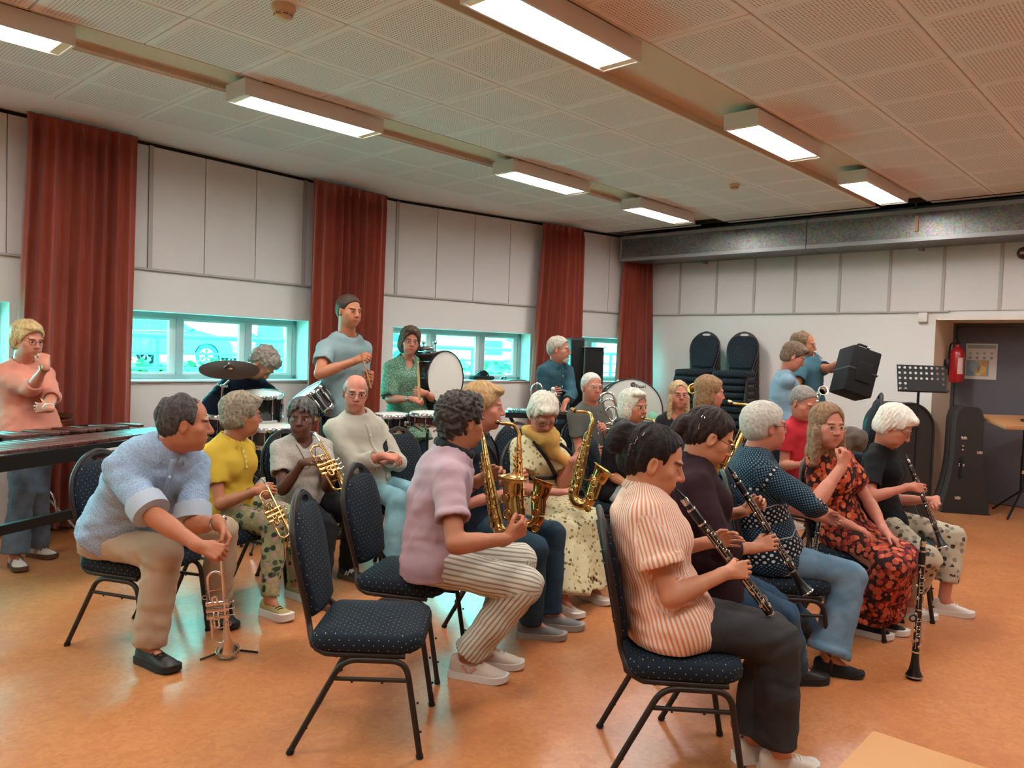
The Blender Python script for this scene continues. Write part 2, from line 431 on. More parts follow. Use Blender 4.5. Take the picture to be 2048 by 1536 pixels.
m_ = MB(); m_.box((XF, NY - .003, 0), (XF + .80, NY + .001, 2.01)); room_obj('niche_jamb', m_, plain('niche_paint', '#e0d0ba', .6), wall_far)
m_ = MB(); m_.box((XF + .72, 2.405, 0), (XF + .80, NY - .002, 2.0)); m_.box((XF + .72, .0, 1.965), (XF + .80, 2.405, 2.0)); room_obj('door_frame', m_, plain('frame_dark', '#4a464b', .5), wall_far)
M_DOOR = plain('door_slate', '#56535b', .55, vary=.05, grain=.15, gscale=500)
m_ = MB(); m_.box((XF + .745, 1.22, .01), (XF + .79, 2.40, 1.96)); door1 = room_obj('door_1', m_, M_DOOR)
m_ = MB(); m_.box((XF + .745, .02, .01), (XF + .79, 1.21, 1.96)); door2 = room_obj('door_2', m_, M_DOOR)
for y_, d_ in ((1.31, door1), (1.18, door2)):
    m_ = MB(); m_.tube([(XF + .745, y_, 1.02), (XF + .695, y_, 1.02), (XF + .69, y_ + (.12 if d_ is door1 else -.12), 1.02)], .009, 8); m_.lathe([(.024, 0), (.024, .008)], (XF + .745, y_, 1.02), (-1, 0, 0), 14); room_obj('door_handle', m_, plain('steel', '#b8b8b8', .25, 1.0), d_, 40)
mb = MB(); mb.box((XF - .012, NY, 0), (XF + .001, 6.1, .07)); room_obj('baseboard_far', mb, plain('skirting', '#7b7069', .5))
mb = MB(); wslab(mb, -4.2, 5.4, 0, .07, -.012, .001); wslab(mb, 5.4, 9.2, 0, .07, -.012, .001); room_obj('baseboard_left', mb, plain('skirting', '#7b7069', .5))
mb = MB(); mb.box((XE, -9, CEIL - .005), (XE + .02, 7, CEIL + .3)); room_obj('gap_shade_1', mb, M_DARK)  # near-black sheet standing for the shade in the gap past the ceiling edge

# ---- curtains
def cur_mat():
    t = NT('curtain_cloth'); v = t.scale(t.obj(), (1, 1, .15)); f = t.noise(v, 9, 3)
    t.col(t.ramp(f, [(.3, srgb('#82311f')), (.7, srgb('#9a3d28'))])); t.pr(rough=.85, sheen=.3)
    t.bump(t.noise(t.scale(t.obj(), (1, 1, 1)), 420, 2), .25, .002); return t.m
M_CUR = cur_mat()
def curtain(label, pts_top, pts_bot, z0, z1, folds, seed, amp=.055):
    """pts: plan polyline (room) along which the cloth hangs; a pleated heading tape at the top"""
    r_ = random.Random(seed); n = folds * 14; nz = 26
    def along(P, s):
        P = np.array(P); L = np.r_[0, np.cumsum(np.linalg.norm(np.diff(P, axis=0), axis=1))]; x = s * L[-1]
        i = min(len(P) - 2, np.searchsorted(L, x, 'right') - 1); u = (x - L[i]) / (L[i + 1] - L[i]); d = unit(P[i + 1] - P[i])
        return P[i] + (P[i + 1] - P[i]) * u, np.array([-d[1], d[0]])
    ph = [r_.uniform(-.9, .9) for _ in range(folds + 2)]; am = [r_.uniform(.45, 1.15) for _ in range(folds + 2)]
    V = []; F = []
    zs = np.r_[np.linspace(z1, z1 - .2, 8), np.linspace(z1 - .24, z0, nz)]
    for zi, z in enumerate(zs):
        tz = (z1 - z) / (z1 - z0)
        for i in range(n + 1):
            s = i / n; k = s * folds; a = int(k); w = k - a
            A = am[a] * (1 - w) + am[a + 1] * w; p_ = ph[a] * (1 - w) + ph[a + 1] * w
            head = max(0, 1 - (z1 - z) / .14)
            wave = math.sin(2 * PI * k + p_ * (.5 + tz)) + .25 * math.sin(4 * PI * k + 2 * p_)
            off = amp * A * wave * (1 - .82 * head) * (.75 + .35 * tz) + .012 * math.sin(14 * PI * k) * (head * .8 + max(0, .5 - abs(z1 - z - .17) * 6))
            P0, nn = along(pts_top, s); P1, n1 = along(pts_bot, s); P = P0 * (1 - tz) + P1 * tz; nn = nn * (1 - tz) + n1 * tz
            side = .35 * amp * A * math.cos(2 * PI * k + p_) * (1 - head)
            d_ = np.array([nn[1], -nn[0]])
            q = P - nn * off + d_ * side; V.append((q[0], q[1], z))
    w_ = n + 1
    for zi in range(len(zs) - 1):
        for i in range(n): F.append((zi * w_ + i, zi * w_ + i + 1, (zi + 1) * w_ + i + 1, (zi + 1) * w_ + i))
    m_ = MB(); m_.add(V, F); base = np.array([*(np.array(pts_bot[0]) + np.array(pts_bot[-1])) / 2, 0])
    o = m_.build('curtain', M_CUR, None, 80, base=base, loc=rm(*base), rotz=ROT)
    sm = o.modifiers.new('thick', 'SOLIDIFY'); sm.thickness = .003
    return tag(o, label, 'curtain', 'rust red curtains along the windows')
def wo(x, off): return wl(x, off).tolist()
curtain('wide rust red curtain behind the woman in the salmon sweater', [wo(1.74, -.17), wo(2.53, -.17)], [wo(1.64, -.17), wo(2.50, -.17)], .05, 3.17 - .05, 9, 1)
curtain('rust red curtain behind the standing man in the pale blue t-shirt', [wo(4.2, -.17), wo(5.13, -.17)], [wo(4.16, -.17), wo(5.08, -.17)], .05, 3.11, 9, 2)
curtain('narrow rust red curtain behind the bearded man in the teal shirt', [wo(7.3, -.17), wo(7.95, -.17)], [wo(7.14, -.17), wo(7.95, -.17)], .05, 3.11, 7, 3)
curtain('rust red curtain in the corner, hanging below the end of the metal duct', [wo(8.72, -.12), wo(8.98, -.12), (9.12, 6.0)], [wo(8.6, -.12), wo(8.98, -.14), (9.12, 5.86)], .05, 3.11, 7, 4)

# ---- ceiling lamps
M_LBOX = plain('lamp_housing', '#d8d2cc', .45)
M_LITE = emit('lamp_diffuser', (1, .965, .93, 1), LAMP)
def lamp(x0, x1, y0, y1, label):
    c = rm((x0 + x1) / 2, (y0 + y1) / 2, 3.035); t = thing('ceiling_light', label, 'light', c, ROT, 'fluorescent ceiling lights')
    L, W = x1 - x0, y1 - y0; b = MB()
    b.box((-L / 2, -W / 2, 0), (L / 2, -W / 2 + .012, .105)); b.box((-L / 2, W / 2 - .012, 0), (L / 2, W / 2, .105))
    b.box((-L / 2, -W / 2 + .012, 0), (-L / 2 + .012, W / 2 - .012, .105)); b.box((L / 2 - .012, -W / 2 + .012, 0), (L / 2, W / 2 - .012, .105)); b.box((-L / 2 + .012, -W / 2 + .012, .095), (L / 2 - .012, W / 2 - .012, .105))
    b.build('housing', M_LBOX, t, 0)
    for s in (-1, 1):
        d = MB(); d.box((-L / 2 + .06, min(s * .003, s * (W / 2 - .014)), .008), (L / 2 - .06, max(s * .003, s * (W / 2 - .014)), .014)); d.build('diffuser', M_LITE, t, 0)
        e = MB(); e.box((s * (L / 2 - .013) - (.047 if s > 0 else 0), -W / 2 + .013, .006), (s * (L / 2 - .013) + (0 if s > 0 else .047), W / 2 - .013, .013)); e.build('end_plate', plain('lamp_end', '#e8d2ac', .4), t, 0)
    for s in (-1, 1): h = MB(); h.box((s * L * .3 - .03, -.03, .105), (s * L * .3 + .03, .03, .152)); h.build('hanger', M_DARK, t, 0)
    return t
for x0, x1, y0, y1, lb in ((.38, 1.46, 4.60, 4.845, 'ceiling light at the near end of the window-side row, cut by the left edge'),
    (2.42, 3.49, 4.60, 4.845, 'long ceiling light between the first two red curtains, second of the window-side row'),
    (4.86, 5.93, 4.60, 4.845, 'ceiling light above the upright white bass drum, third of the window-side row'),
    (6.78, 7.85, 4.60, 4.845, 'ceiling light nearest the left end of the metal duct'),
    (2.40, 3.47, 2.39, 2.635, 'largest ceiling light, nearest the photographer at the top edge'),
    (4.83, 5.90, 2.39, 2.635, 'middle ceiling light of the row on the door side'),
    (6.84, 7.96, 2.39, 2.635, 'ceiling light of the door-side row nearest the metal duct'),
    (-2.1, -1.03, 4.60, 4.845, 'ceiling light at the rear end of the window-side row, behind the photographer'), (-.05, 1.02, 2.39, 2.635, 'ceiling light above the photographer'), (-2.5, -1.43, 2.39, 2.635, 'ceiling light at the rear of the door-side row'), (.4, 1.47, .1, .345, 'unseen ceiling light added to the right of the photographer'), (4.8, 5.87, .1, .345, 'ceiling light added on the door side for brightness, outside the view'), (2.6, 3.67, .1, .345, 'ceiling light added over the right side for brightness, outside the view'), (7.1, 8.17, .1, .345, 'ceiling light added to brighten the door niche, outside the view'), (5.2, 6.27, -2.0, -1.755, 'ceiling light added far to the right for brightness, outside the view')):  # unseen lamps: rows carried on rearward, right-hand ones added to light room and niche
    lamp(x0, x1, y0, y1, lb)
# ---- smoke detectors
def detector(p, label, s=1.0):
    t = thing('smoke_detector', label, 'smoke detector', p, ROT)
    b = MB(); b.lathe([(.058 * s, 0), (.06 * s, -.02 * s), (.052 * s, -.034 * s), (.045 * s, -.036 * s)], n=28); b.build('base', plain('detector_cream', '#c9ab86', .5), t, 40)
    b = MB(); b.lathe([(.045 * s, -.036 * s), (.044 * s, -.056 * s), (.03 * s, -.066 * s), (0, -.068 * s)], n=28); b.build('sensor_cap', plain('detector_cream', '#c9ab86', .5), t, 40)
    b = MB()
    for k in range(8): b.ring((0, 0, -.048 * s), .0452 * s, .002 * s, n=5, m=4, a0=k * PI / 4, a1=k * PI / 4 + .55)
    b.build('vent', M_DARK, t, 0)
p = atz(567, 12, CEIL); detector(p, 'cream round smoke detector on the ceiling near the top left')
p = atz(1469, 368, CEIL); detector(p, 'small round smoke detector on the ceiling between the two lamp rows', .8)

# ---- air duct along the far wall
def duct_mat():
    t = NT('galvanised'); v = t.obj(); f = t.noise(t.scale(v, (1, .5, 1)), 5, 4); s_ = t.voro(v, 60, 'Color')
    t.col(t.mix(.12, t.ramp(f, [(.3, srgb('#55534f')), (.7, srgb('#75736e'))]), s_)); t.pr(rough=t.math('MULTIPLY_ADD', f, .3, .28), metal=.85); return t.m
M_DUCT = duct_mat(); M_RIM = plain('duct_rail', '#8f8f90', .45, .5)
X0, X1, Z0, Z1 = 8.6, 9.2, 2.775, 3.085
base = np.array([X1, 3.0, 0]); d = thing('air_duct', 'long galvanised metal air duct under the ceiling of the far wall', 'duct', rm(*base), ROT)
ys = [6.10, 3.62, 1.42, -.9, -3.2]
for a, b_ in zip(ys[:-1], ys[1:]):
    m_ = MB(); m_.box((X0, b_ + .004, Z0), (X1, a - .004, Z1)); m_.build('duct_section', M_DUCT, d, 0, base=base)
    for e in (a - .03, b_ + .03):
        m_ = MB()
        for (u0, u1, w0, w1) in ((X0 - .006, X0 + .03, Z0 - .012, Z0 + .03), (X0 - .006, X0 + .03, Z1 - .035, Z1 + .012)): pass
        m_.box((X0 - .004, e - .025, Z0 + .03), (X0 + .004, e + .025, Z1 - .035)); m_.build('flange', M_DUCT, d, 0, base=base)
    m_ = MB(); m_.box((X0 - .012, b_ + .004, Z0 - .012), (X0 + .004, a - .004, Z0 + .028)); m_.build('edge_rail', M_RIM, d, 0, base=base)
    m_ = MB(); m_.box((X0 - .012, b_ + .004, Z1 - .035), (X0 + .004, a - .004, Z1 + .004)); m_.build('edge_rail', M_RIM, d, 0, base=base)
    for k in (1, 2):
        yy = a + (b_ - a) * k / 3; m_ = MB(); m_.box((X0 - .003, yy - .006, Z0 + .028), (X0 + .002, yy + .006, Z1 - .035)); m_.build('stiffener', M_DUCT, d, 0, base=base)
m_ = MB(); m_.box((X0 - .012, 6.10, Z0 - .012), (X1, 6.125, Z1 + .004)); m_.build('end_cap', M_RIM, d, 0, base=base)
m_ = MB(); m_.rbox((X0 - .02, 2.47, 2.86), (X0 - .002, 2.505, 3.02), .006); m_.build('sensor_plate', plain('copper_beige', '#b58f74', .5), d, 40, base=base)
for yy in (5.2, 2.6, .3):
    m_ = MB(); m_.box((9.15, yy - .02, Z0 - .03), (9.25, yy + .02, Z0)); m_.build('bracket', M_RIM, d, 0, base=base); m_ = MB(); m_.box((8.9, yy - .01, Z1), (8.92, yy + .01, 3.24)); m_.build('hanger_rod', M_RIM, d, 0, base=base)
# ================================================================== PEOPLE: distance-field modelling
F32 = np.float32
class Sdf:
    """a list of shapes blended in order, turned into one continuous surface"""
    def __init__(s): s.L = []
    def put(s, f, lo, hi, k=.0, op='u', inv=None): s.L.append((f, np.asarray(lo, float), np.asarray(hi, float), k, op)); return s
    def cone(s, a, b, ra, rb, k=.02, flat=False, op='u', clip=None, flata=False):
        a = np.asarray(a, float); b = np.asarray(b, float); d = b - a; L2 = float(d @ d) + 1e-12; L = math.sqrt(L2); u = d / L
        r = max(ra, rb); lo = np.minimum(a, b) - r; hi = np.maximum(a, b) + r
        def f(X, Y, Z):
            t = (X - F32(a[0])) * F32(d[0] / L2) + (Y - F32(a[1])) * F32(d[1] / L2) + (Z - F32(a[2])) * F32(d[2] / L2)
            tc = np.clip(t, 0, 1)
            q = np.sqrt((X - F32(a[0]) - tc * F32(d[0])) ** 2 + (Y - F32(a[1]) - tc * F32(d[1])) ** 2 + (Z - F32(a[2]) - tc * F32(d[2])) ** 2)
            q = q - (F32(ra) + F32(rb - ra) * tc)
            if flat: q = np.maximum(q, (t - 1) * F32(L))
            if flata: q = np.maximum(q, -t * F32(L))
            if clip is not None: q = np.maximum(q, F32(clip) - Z)
            return q
        return s.put(f, lo, hi, k, op)
    def ell(s, c, r, M=None, k=.02, op='u'):
        c = np.asarray(c, float); r = np.full(3, float(r)) if np.isscalar(r) else np.asarray(r, float); M = np.eye(3) if M is None else np.asarray(M)
        e = np.sqrt(((M * r) ** 2).sum(1))
        def f(X, Y, Z):
            x, y, z = X - F32(c[0]), Y - F32(c[1]), Z - F32(c[2]); k0 = 0; k1 = 0
            for i in range(3):
                q = x * F32(M[0, i]) + y * F32(M[1, i]) + z * F32(M[2, i]); a = (q / F32(r[i])) ** 2; k0 = k0 + a; k1 = k1 + a / F32(r[i] ** 2)
            k0 = np.sqrt(k0); return k0 * (k0 - 1) / np.sqrt(k1 + F32(1e-9))
        return s.put(f, c - e, c + e, k, op)
    def loft(s, P, Lt, a, b, k=.02, clip=None, flat=False):
        """elliptical sections a (lateral) x b (depth) along P"""
        P = np.asarray(P, float); Lt = np.asarray(Lt, float); m = max(np.max(a), np.max(b)); n = len(P)
        def f(X, Y, Z):
            best = None
            for i in range(n - 1):
                p, q = P[i], P[i + 1]; d = q - p; L2 = float(d @ d); T = unit(d)
                l = Lt[i] + Lt[i + 1]; l = unit(l - T * (l @ T)); w = np.cross(T, l)
                x, y, z = X - F32(p[0]), Y - F32(p[1]), Z - F32(p[2])
                t = (x * F32(d[0]) + y * F32(d[1]) + z * F32(d[2])) / F32(max(L2, 1e-9))
                tc = np.clip(t, 0, 1); A = F32(a[i]) + F32(a[i + 1] - a[i]) * tc; B = F32(b[i]) + F32(b[i + 1] - b[i]) * tc
                uu = (x * F32(l[0]) + y * F32(l[1]) + z * F32(l[2])) / A; vv = (x * F32(w[0]) + y * F32(w[1]) + z * F32(w[2])) / B
                e = (t - tc) * F32(math.sqrt(L2)); mn = np.minimum(A, B)
                g = (np.sqrt(uu * uu + vv * vv + (e / mn) ** 2) - 1) * mn
                if flat and i == 0: g = np.maximum(g, -t * F32(math.sqrt(L2)))
                best = g if best is None else np.minimum(best, g)
            if clip is not None: best = np.maximum(best, F32(clip) - Z)
            return best
        return s.put(f, P.min(0) - m, P.max(0) + m, k, 'u')
    def cut(s, p, n, lo, hi, k=0.0):
        """remove what lies on the n side of the plane through p, inside lo..hi"""
        p = np.asarray(p, float); n = unit(n); c = float(p @ n)
        return s.put(lambda X, Y, Z: F32(c) - (X * F32(n[0]) + Y * F32(n[1]) + Z * F32(n[2])), lo, hi, k, 'sub')
    def mesh(s, h):
        U = [q for q in s.L if q[4] == 'u']; lo = np.min([q[1] for q in U], 0) - 3 * h; hi = np.max([q[2] for q in U], 0) + 3 * h
        lo = np.floor(lo / h) * h; n = np.ceil((hi - lo) / h).astype(int) + 1; A = np.full(n, .5, F32)
        ax = [(lo[i] + h * np.arange(n[i])).astype(F32) for i in range(3)]
        for f, a, b, k, op in s.L:
            mg = h * 3 + k if op == 'u' else h * 2 + k
            i0 = np.maximum(0, np.floor((a - mg - lo) / h).astype(int)); i1 = np.minimum(n, np.ceil((b + mg - lo) / h).astype(int) + 1)
            if np.any(i1 <= i0): continue
            sl = tuple(slice(p, q) for p, q in zip(i0, i1))
            d = f(ax[0][sl[0]][:, None, None], ax[1][sl[1]][None, :, None], ax[2][sl[2]][None, None, :]); W = A[sl]
            if op == 'u':
                if k > 0:
                    w = np.clip(.5 + .5 * (d - W) / F32(k), 0, 1); A[sl] = d * (1 - w) + W * w - F32(k) * w * (1 - w)
                else: A[sl] = np.minimum(W, d)
            else:
                if k > 0:
                    w = np.clip(.5 + .5 * (d + W) / F32(k), 0, 1)      # smooth max(W,-d)
                    A[sl] = W * w - d * (1 - w) + F32(k) * w * (1 - w)
                else: A[sl] = np.maximum(W, -d)
        A = np.clip(A, -4 * h, 4 * h); g = openvdb.FloatGrid(4 * h); g.copyFromArray(A)
        pts, _t, q = g.convertToPolygons(isovalue=0.0)
        return np.asarray(pts, float) * h + lo, np.asarray(q)[:, ::-1]
def vnorm(V, Q):
    N = np.zeros_like(V); a, b, c, d = (V[Q[:, i]] for i in range(4)); n = np.cross(c - a, d - b)
    for i in range(4): np.add.at(N, Q[:, i], n)
    return N / (np.linalg.norm(N, axis=1)[:, None] + 1e-12)
def wob(V, k, seed, warp=1.0):
    """smooth pseudo-noise in -1..1"""
    r = np.random.default_rng(seed); o = 0
    for i in range(4):
        d1, d2 = r.normal(size=3), r.normal(size=3); d1 /= np.linalg.norm(d1); d2 /= np.linalg.norm(d2)
        o = o + np.sin(V @ d1 * k * (1 + .35 * i) + warp * 1.8 * np.sin(V @ d2 * k * .8 + r.uniform(0, 6)) + r.uniform(0, 6))
    return o / 2.6
def qmesh(name, V, Q, mat, parent, base, attrs=None, col=None):
    me = bpy.data.meshes.new(name); V = V - np.asarray(base); nq = len(Q)
    me.vertices.add(len(V)); me.vertices.foreach_set('co', V.astype(F32).ravel()); me.loops.add(nq * 4); me.polygons.add(nq)
    me.loops.foreach_set('vertex_index', Q.astype(np.int32).ravel()); me.polygons.foreach_set('loop_start', np.arange(0, nq * 4, 4, dtype=np.int32))
    me.polygons.foreach_set('use_smooth', np.ones(nq, bool)); me.materials.append(mat); me.update(); me.validate()
    for k, v in (attrs or {}).items():
        at = me.attributes.new(k, 'FLOAT_VECTOR', 'POINT'); at.data.foreach_set('vector', np.asarray(v, F32).ravel())
    if col is not None:
        at = me.attributes.new('tint', 'FLOAT_COLOR', 'POINT'); at.data.foreach_set('color', np.c_[col, np.ones(len(col))].astype(F32).ravel())
    return link(name, me, parent)
def join(parts):
    V = []; Q = []; C = []; n = 0
    for v, q, c in parts: V.append(v); Q.append(q + n); C.append(c); n += len(v)
    return np.concatenate(V), np.concatenate(Q), np.concatenate(C)

def skin_mat():
    t = NT('skin'); c = t.acol('tint'); f = t.noise(t.obj(), 45, 3)
    t.col(t.mix(t.math('MULTIPLY', f, .22), c, (.55, .2, .13, 1))); t.pr(rough=.5, spec=.4, sss=.06); t.b.inputs['Subsurface Radius'].default_value = (.01, .004, .002)
    t.b.inputs['Subsurface Scale'].default_value = .6
    t.bump(t.noise(t.obj(), 320, 2), .08, .002); return t.m
M_SKIN = skin_mat()
def hair_mat(c1, c2, rough=.5):
    key = ('hair', c1, c2)
    if key in MATS: return MATS[key]
    t = NT('hair'); v = t.attr('hc'); f = t.noise(t.scale(v, (1, .06, 1)), 55, 4, .65); g = t.noise(t.scale(v, (1, .12, 1)), 190, 2)
    t.col(t.mix(t.ramp(f, [(.32, (0, 0, 0)), (.68, (1, 1, 1))]), srgb(c1), srgb(c2))); t.pr(rough=rough, spec=.18)
    t.bump(t.math('ADD', f, t.math('MULTIPLY', g, .6)), .7, .006); MATS[key] = t.m; return t.m
M_EYEW = plain('eye_white', '#e6ddd6', .15); M_PUP = plain('pupil', '#0c0a09', .1)
def iris(c): return plain('iris', c, .15)

# cloth -------------------------------------------------------------
def cloth(kind, *c, rough=.85, p=None):
    key = ('cloth', kind, c, str(p))
    if key in MATS: return MATS[key]
    t = NT('cloth_' + kind); v = t.obj() if kind in ('floral', 'spots') else t.attr('pc'); C = [srgb(x) for x in c]; w = t.noise(t.obj(), 700, 2); big = t.noise(t.obj(), 5, 3)
    if kind == 'plain': base = t.mix(t.math('MULTIPLY', big, .25), C[0], tuple(x * .75 for x in C[0][:3]) + (1,))
    elif kind == 'heather': base = t.mix(t.ramp(t.noise(t.scale(v, (1, .35, 1)), 260, 2), [(.4, (0, 0, 0)), (.62, (1, 1, 1))]), C[0], C[1])
    elif kind == 'denim': base = t.mix(t.ramp(t.noise(t.obj(), 7, 4, .6), [(.35, (0, 0, 0)), (.7, (1, 1, 1))]), C[0], C[1]); base = t.mix(t.math('MULTIPLY', t.noise(t.scale(v, (1, .25, 1)), 420, 2), .35), base, C[0])
    elif kind == 'stripes':
        sx = t.n('ShaderNodeSeparateXYZ'); t.l(v, sx.inputs[0]); s = t.math('SINE', t.math('MULTIPLY', sx.outputs[0], 2 * PI / p[0]))
        base = t.mix(t.ramp(t.math('MULTIPLY_ADD', s, .5, .5), [(p[1] - .06, (0, 0, 0)), (p[1] + .06, (1, 1, 1))]), C[0], C[1])
    elif kind == 'spots':      # small scattered marks
        a = t.math('LESS_THAN', t.voro(v, p[0]), p[1]); base = t.mix(a, C[0], C[1])
    elif kind == 'floral':
        d = t.voro(v, p[0], 'Distance', rand=1.0); col = t.voro(v, p[0], 'Color'); sc = t.n('ShaderNodeSeparateColor'); t.l(col, sc.inputs[0])
        pick = t.ramp(sc.outputs[0], [(i / (len(C) - 1), x) for i, x in enumerate(C[1:])], True) if len(C) > 2 else C[1]
        n2 = t.noise(v, p[0] * 2.2, 3, .6, 1.5)
        a = t.math('LESS_THAN', t.math('ADD', d, t.math('MULTIPLY', n2, p[2])), p[1]); base = t.mix(a, C[0], pick)
        if len(p) > 3:
            d2 = t.math('LESS_THAN', t.math('ADD', t.voro(v, p[3]), t.math('MULTIPLY', t.noise(v, p[3] * 2, 2), .4)), p[4]); base = t.mix(d2, base, C[-1])
    elif kind == 'knit_dots':  # dotted grid above, rows of larger dots and wavy lines on bands
        a = t.dots(v, .017, .0036); b = t.dots(t.shift(v, (.0085, .0085, 0)), .017, .0036); sm = t.math('MAXIMUM', a, b)
        sx = t.n('ShaderNodeSeparateXYZ'); t.l(v, sx.inputs[0]); y = sx.outputs[1]
        band = t.math('FRACT', t.math('DIVIDE', y, .17)); isb = t.math('LESS_THAN', band, .5)
        big = t.math('MAXIMUM', t.dots(v, .028, .0065), t.dots(t.shift(v, (.014, .014, 0)), .028, .004))
        wy = t.math('ABSOLUTE', t.math('SUBTRACT', band, t.math('MULTIPLY_ADD', t.math('SINE', t.math('MULTIPLY', sx.outputs[0], 60)), .03, .57))); ln = t.math('LESS_THAN', wy, .016)
        base = t.mix(sm, C[0], C[1]); bb = t.mix(big, C[2], C[3]); base = t.mix(isb, base, bb); base = t.mix(ln, base, C[3])
        # shoulders and upper back keep the fine grid
        base = t.mix(t.math('GREATER_THAN', y, p[0]), base, t.mix(sm, C[0], C[1]))
    t.col(base); t.pr(rough=rough, spec=.25)
    sx2 = t.math('ADD', w, t.math('MULTIPLY', t.noise(t.obj(), 38, 3), .9)); t.bump(sx2, .3, .004)
    MATS[key] = t.m; return t.m

# hands -------------------------------------------------------------
def hand_sdf(S, W, d, pn, side, s=1.0, curl=.5, thumb=.5, spread=.12, fk=None):
    """W wrist, d finger direction, pn palm normal; five separate fingers of unequal length"""
    d = unit(d); pn = unit(np.asarray(pn, float) - d * (np.asarray(pn, float) @ d)); ac = np.cross(pn, d) * (-1 if side == 'R' else 1)   # towards the thumb
    Z = lambda a, b, c: np.asarray(W) + s * (d * a + ac * b + pn * c)
    kn = [(.090, .030), (.094, .010), (.090, -.010), (.082, -.028)]
    fl = [.074, .082, .076, .060]; fr = [.0088, .0090, .0086, .0076]
    S.cone(np.asarray(W) - d * .02 * s, Z(.03, 0, 0), .024 * s, .022 * s, .012)
    for (a, b), r in zip(kn, (.0125, .0128, .0122, .0112)): S.cone(Z(.018, b * .55, 0), Z(a, b, -.001), .0145 * s, r * s, .008)
    S.cone(Z(.025, .022, .004), Z(.05, .034, .006), .015 * s, .012 * s, .008)
    cs = curl if hasattr(curl, '__len__') else [curl] * 4
    for (a, b), L, r, c, i in zip(kn, fl, fr, cs, range(4)):
        p = Z(a, b, 0); ang = 0; sp = spread * (1.5 - i) * (1 - .7 * min(1, c))
        for j, (fr_, mx) in enumerate(((.46, 72), (.30, 95), (.24, 62))):
            ang += rad(mx) * c; dd = (d * math.cos(sp) + ac * math.sin(sp)) * math.cos(ang) + pn * math.sin(ang)
            q = p + dd * L * fr_ * s; S.cone(p, q, (r - .0007 * j) * s, (r - .0007 * (j + 1)) * s, .0025); p = q
    p = Z(.04, .035, .006); t = thumb
    for j, (L, r) in enumerate(((.036, .0108), (.030, .0096))):
        dd = unit(d * (.75 + .1 * j) + ac * (.72 - .75 * t * (j + .6)) + pn * (.15 + .8 * t * (j * .6 + .5))); q = p + dd * L * s; S.cone(p, q, r * s, (r - .0012) * s, .004); p = q
    return Z(.085, 0, .022)          # where a held thing passes

def ik(a, b, l1, l2, hint, pref=None, name=''):
    d = b - a; L = np.linalg.norm(d)
    if L > (l1 + l2) * .995:
        s = L / (l1 + l2) * 1.01
        if s > 1.06: print('  STRETCH', name, round(s, 2))
        l1, l2 = l1 * s, l2 * s
    u = d / L; x = (l1 * l1 - l2 * l2 + L * L) / (2 * L); r = math.sqrt(max(0, l1 * l1 - x * x)); e1 = unit(np.cross(u, (0, 0, 1.0)) if abs(u[2]) < .95 else np.cross(u, (1.0, 0, 0))); e2 = np.cross(u, e1)
    best = None
    for t in np.arange(72) * 2 * PI / 72:
        q = a + u * x + r * (math.cos(t) * e1 + math.sin(t) * e2); c = 0
        if hint is not None: c += np.hypot(*(pix(q) - np.asarray(hint[:2]))) * np.linalg.norm(q - CAM) / FPX
        if pref is not None: c -= .35 * (unit(q - (a + u * x)) @ unit(pref)) * (.12 if hint is not None else 1)
        if best is None or c < best[0]: best = (c, q)
    if hint is not None:
        e = np.hypot(*(pix(best[1]) - np.asarray(hint[:2])))
        if e > 25: print('  hint off', name, round(float(e)), 'px')
    return best[1]
def facing(deg): return np.array([math.cos(rad(deg)), math.sin(rad(deg)), 0.0])
PEOPLE = {}
SEAT_TOP = .452

def head_sdf(S, Hc, M, s, sex, neck, fem, lid=.0045, nose=1.0, jaw=1.0, age=0.5):
    P = lambda x, y, z: Hc + M @ (np.array([x, y, z]) * s)
    E = lambda c, r, k=.02, op='u': S.ell(P(*c), np.asarray(r) * s, M, k * s, op)
    E((0, -.018, .036), (.0745, .098, .081), 0)
    E((0, .014, -.028), (.0635 * (1 if fem else 1.03), .074, .086), .03)
    E((0, .026, -.072), (.048 * jaw, .056, .043), .03); E((0, .066, -.098), (.021 * jaw, .017, .016), .022)
    for x in (-1, 1):
        E((x * .041, .050, -.022), (.026, .024, .022), .022)
        E((x * .033, .0615, -.055), (.02, .024, .026), .02)
        E((x * .031, .101, .001), (.0175, .0165, .0125), .014, 'sub')
        E((x * .030, .078, .0235), (.022, .0125, .0075), .012)
    S.cone(P(0, .078, .018), P(0, .1045 + .006 * (nose - 1), -.028), .0085 * s, .0125 * s * nose, .012 * s)
    for x in (-1, 1): E((x * .0115, .094, -.0325), (.009, .010, .0075), .007)
    E((0, .0845, -.0575), (.0225, .0115, .0078), .008); E((0, .083, -.0705), (.019, .011, .0075), .006); E((0, .098, -.0642), (.024, .0085, .0022), .003, 'sub')
    for x in (-1, 1):   # lids round the eyeball with a slit, then ears
        c = (x * .031, .0715, .0)
        E(c, (.0148, .0148, .0135), .004); 
        if lid > 0: S.ell(P(c[0], c[1] + .0135, c[2] - .0008), np.array([.0125, .008, lid]) * s, M, .002 * s, 'sub')
        Me = M @ rotz(-x * .42) @ roty(x * .1)
        S.ell(P(x * .0765, -.012, -.010), np.array([.0085, .0185, .031]) * s, Me, .006 * s); S.ell(P(x * .0855, -.007, -.006), np.array([.006, .010, .019]) * s, Me, .004 * s, 'sub')
    nb = P(0, -.026, -.05); S.cone(nb, neck, (.054 if fem else .06) * s, (.056 if fem else .066) * s, .025)
    S.cone(P(0, .02, -.085), neck + M[:, 1] * .012, .036 * s, .045 * s, .02)
    return P

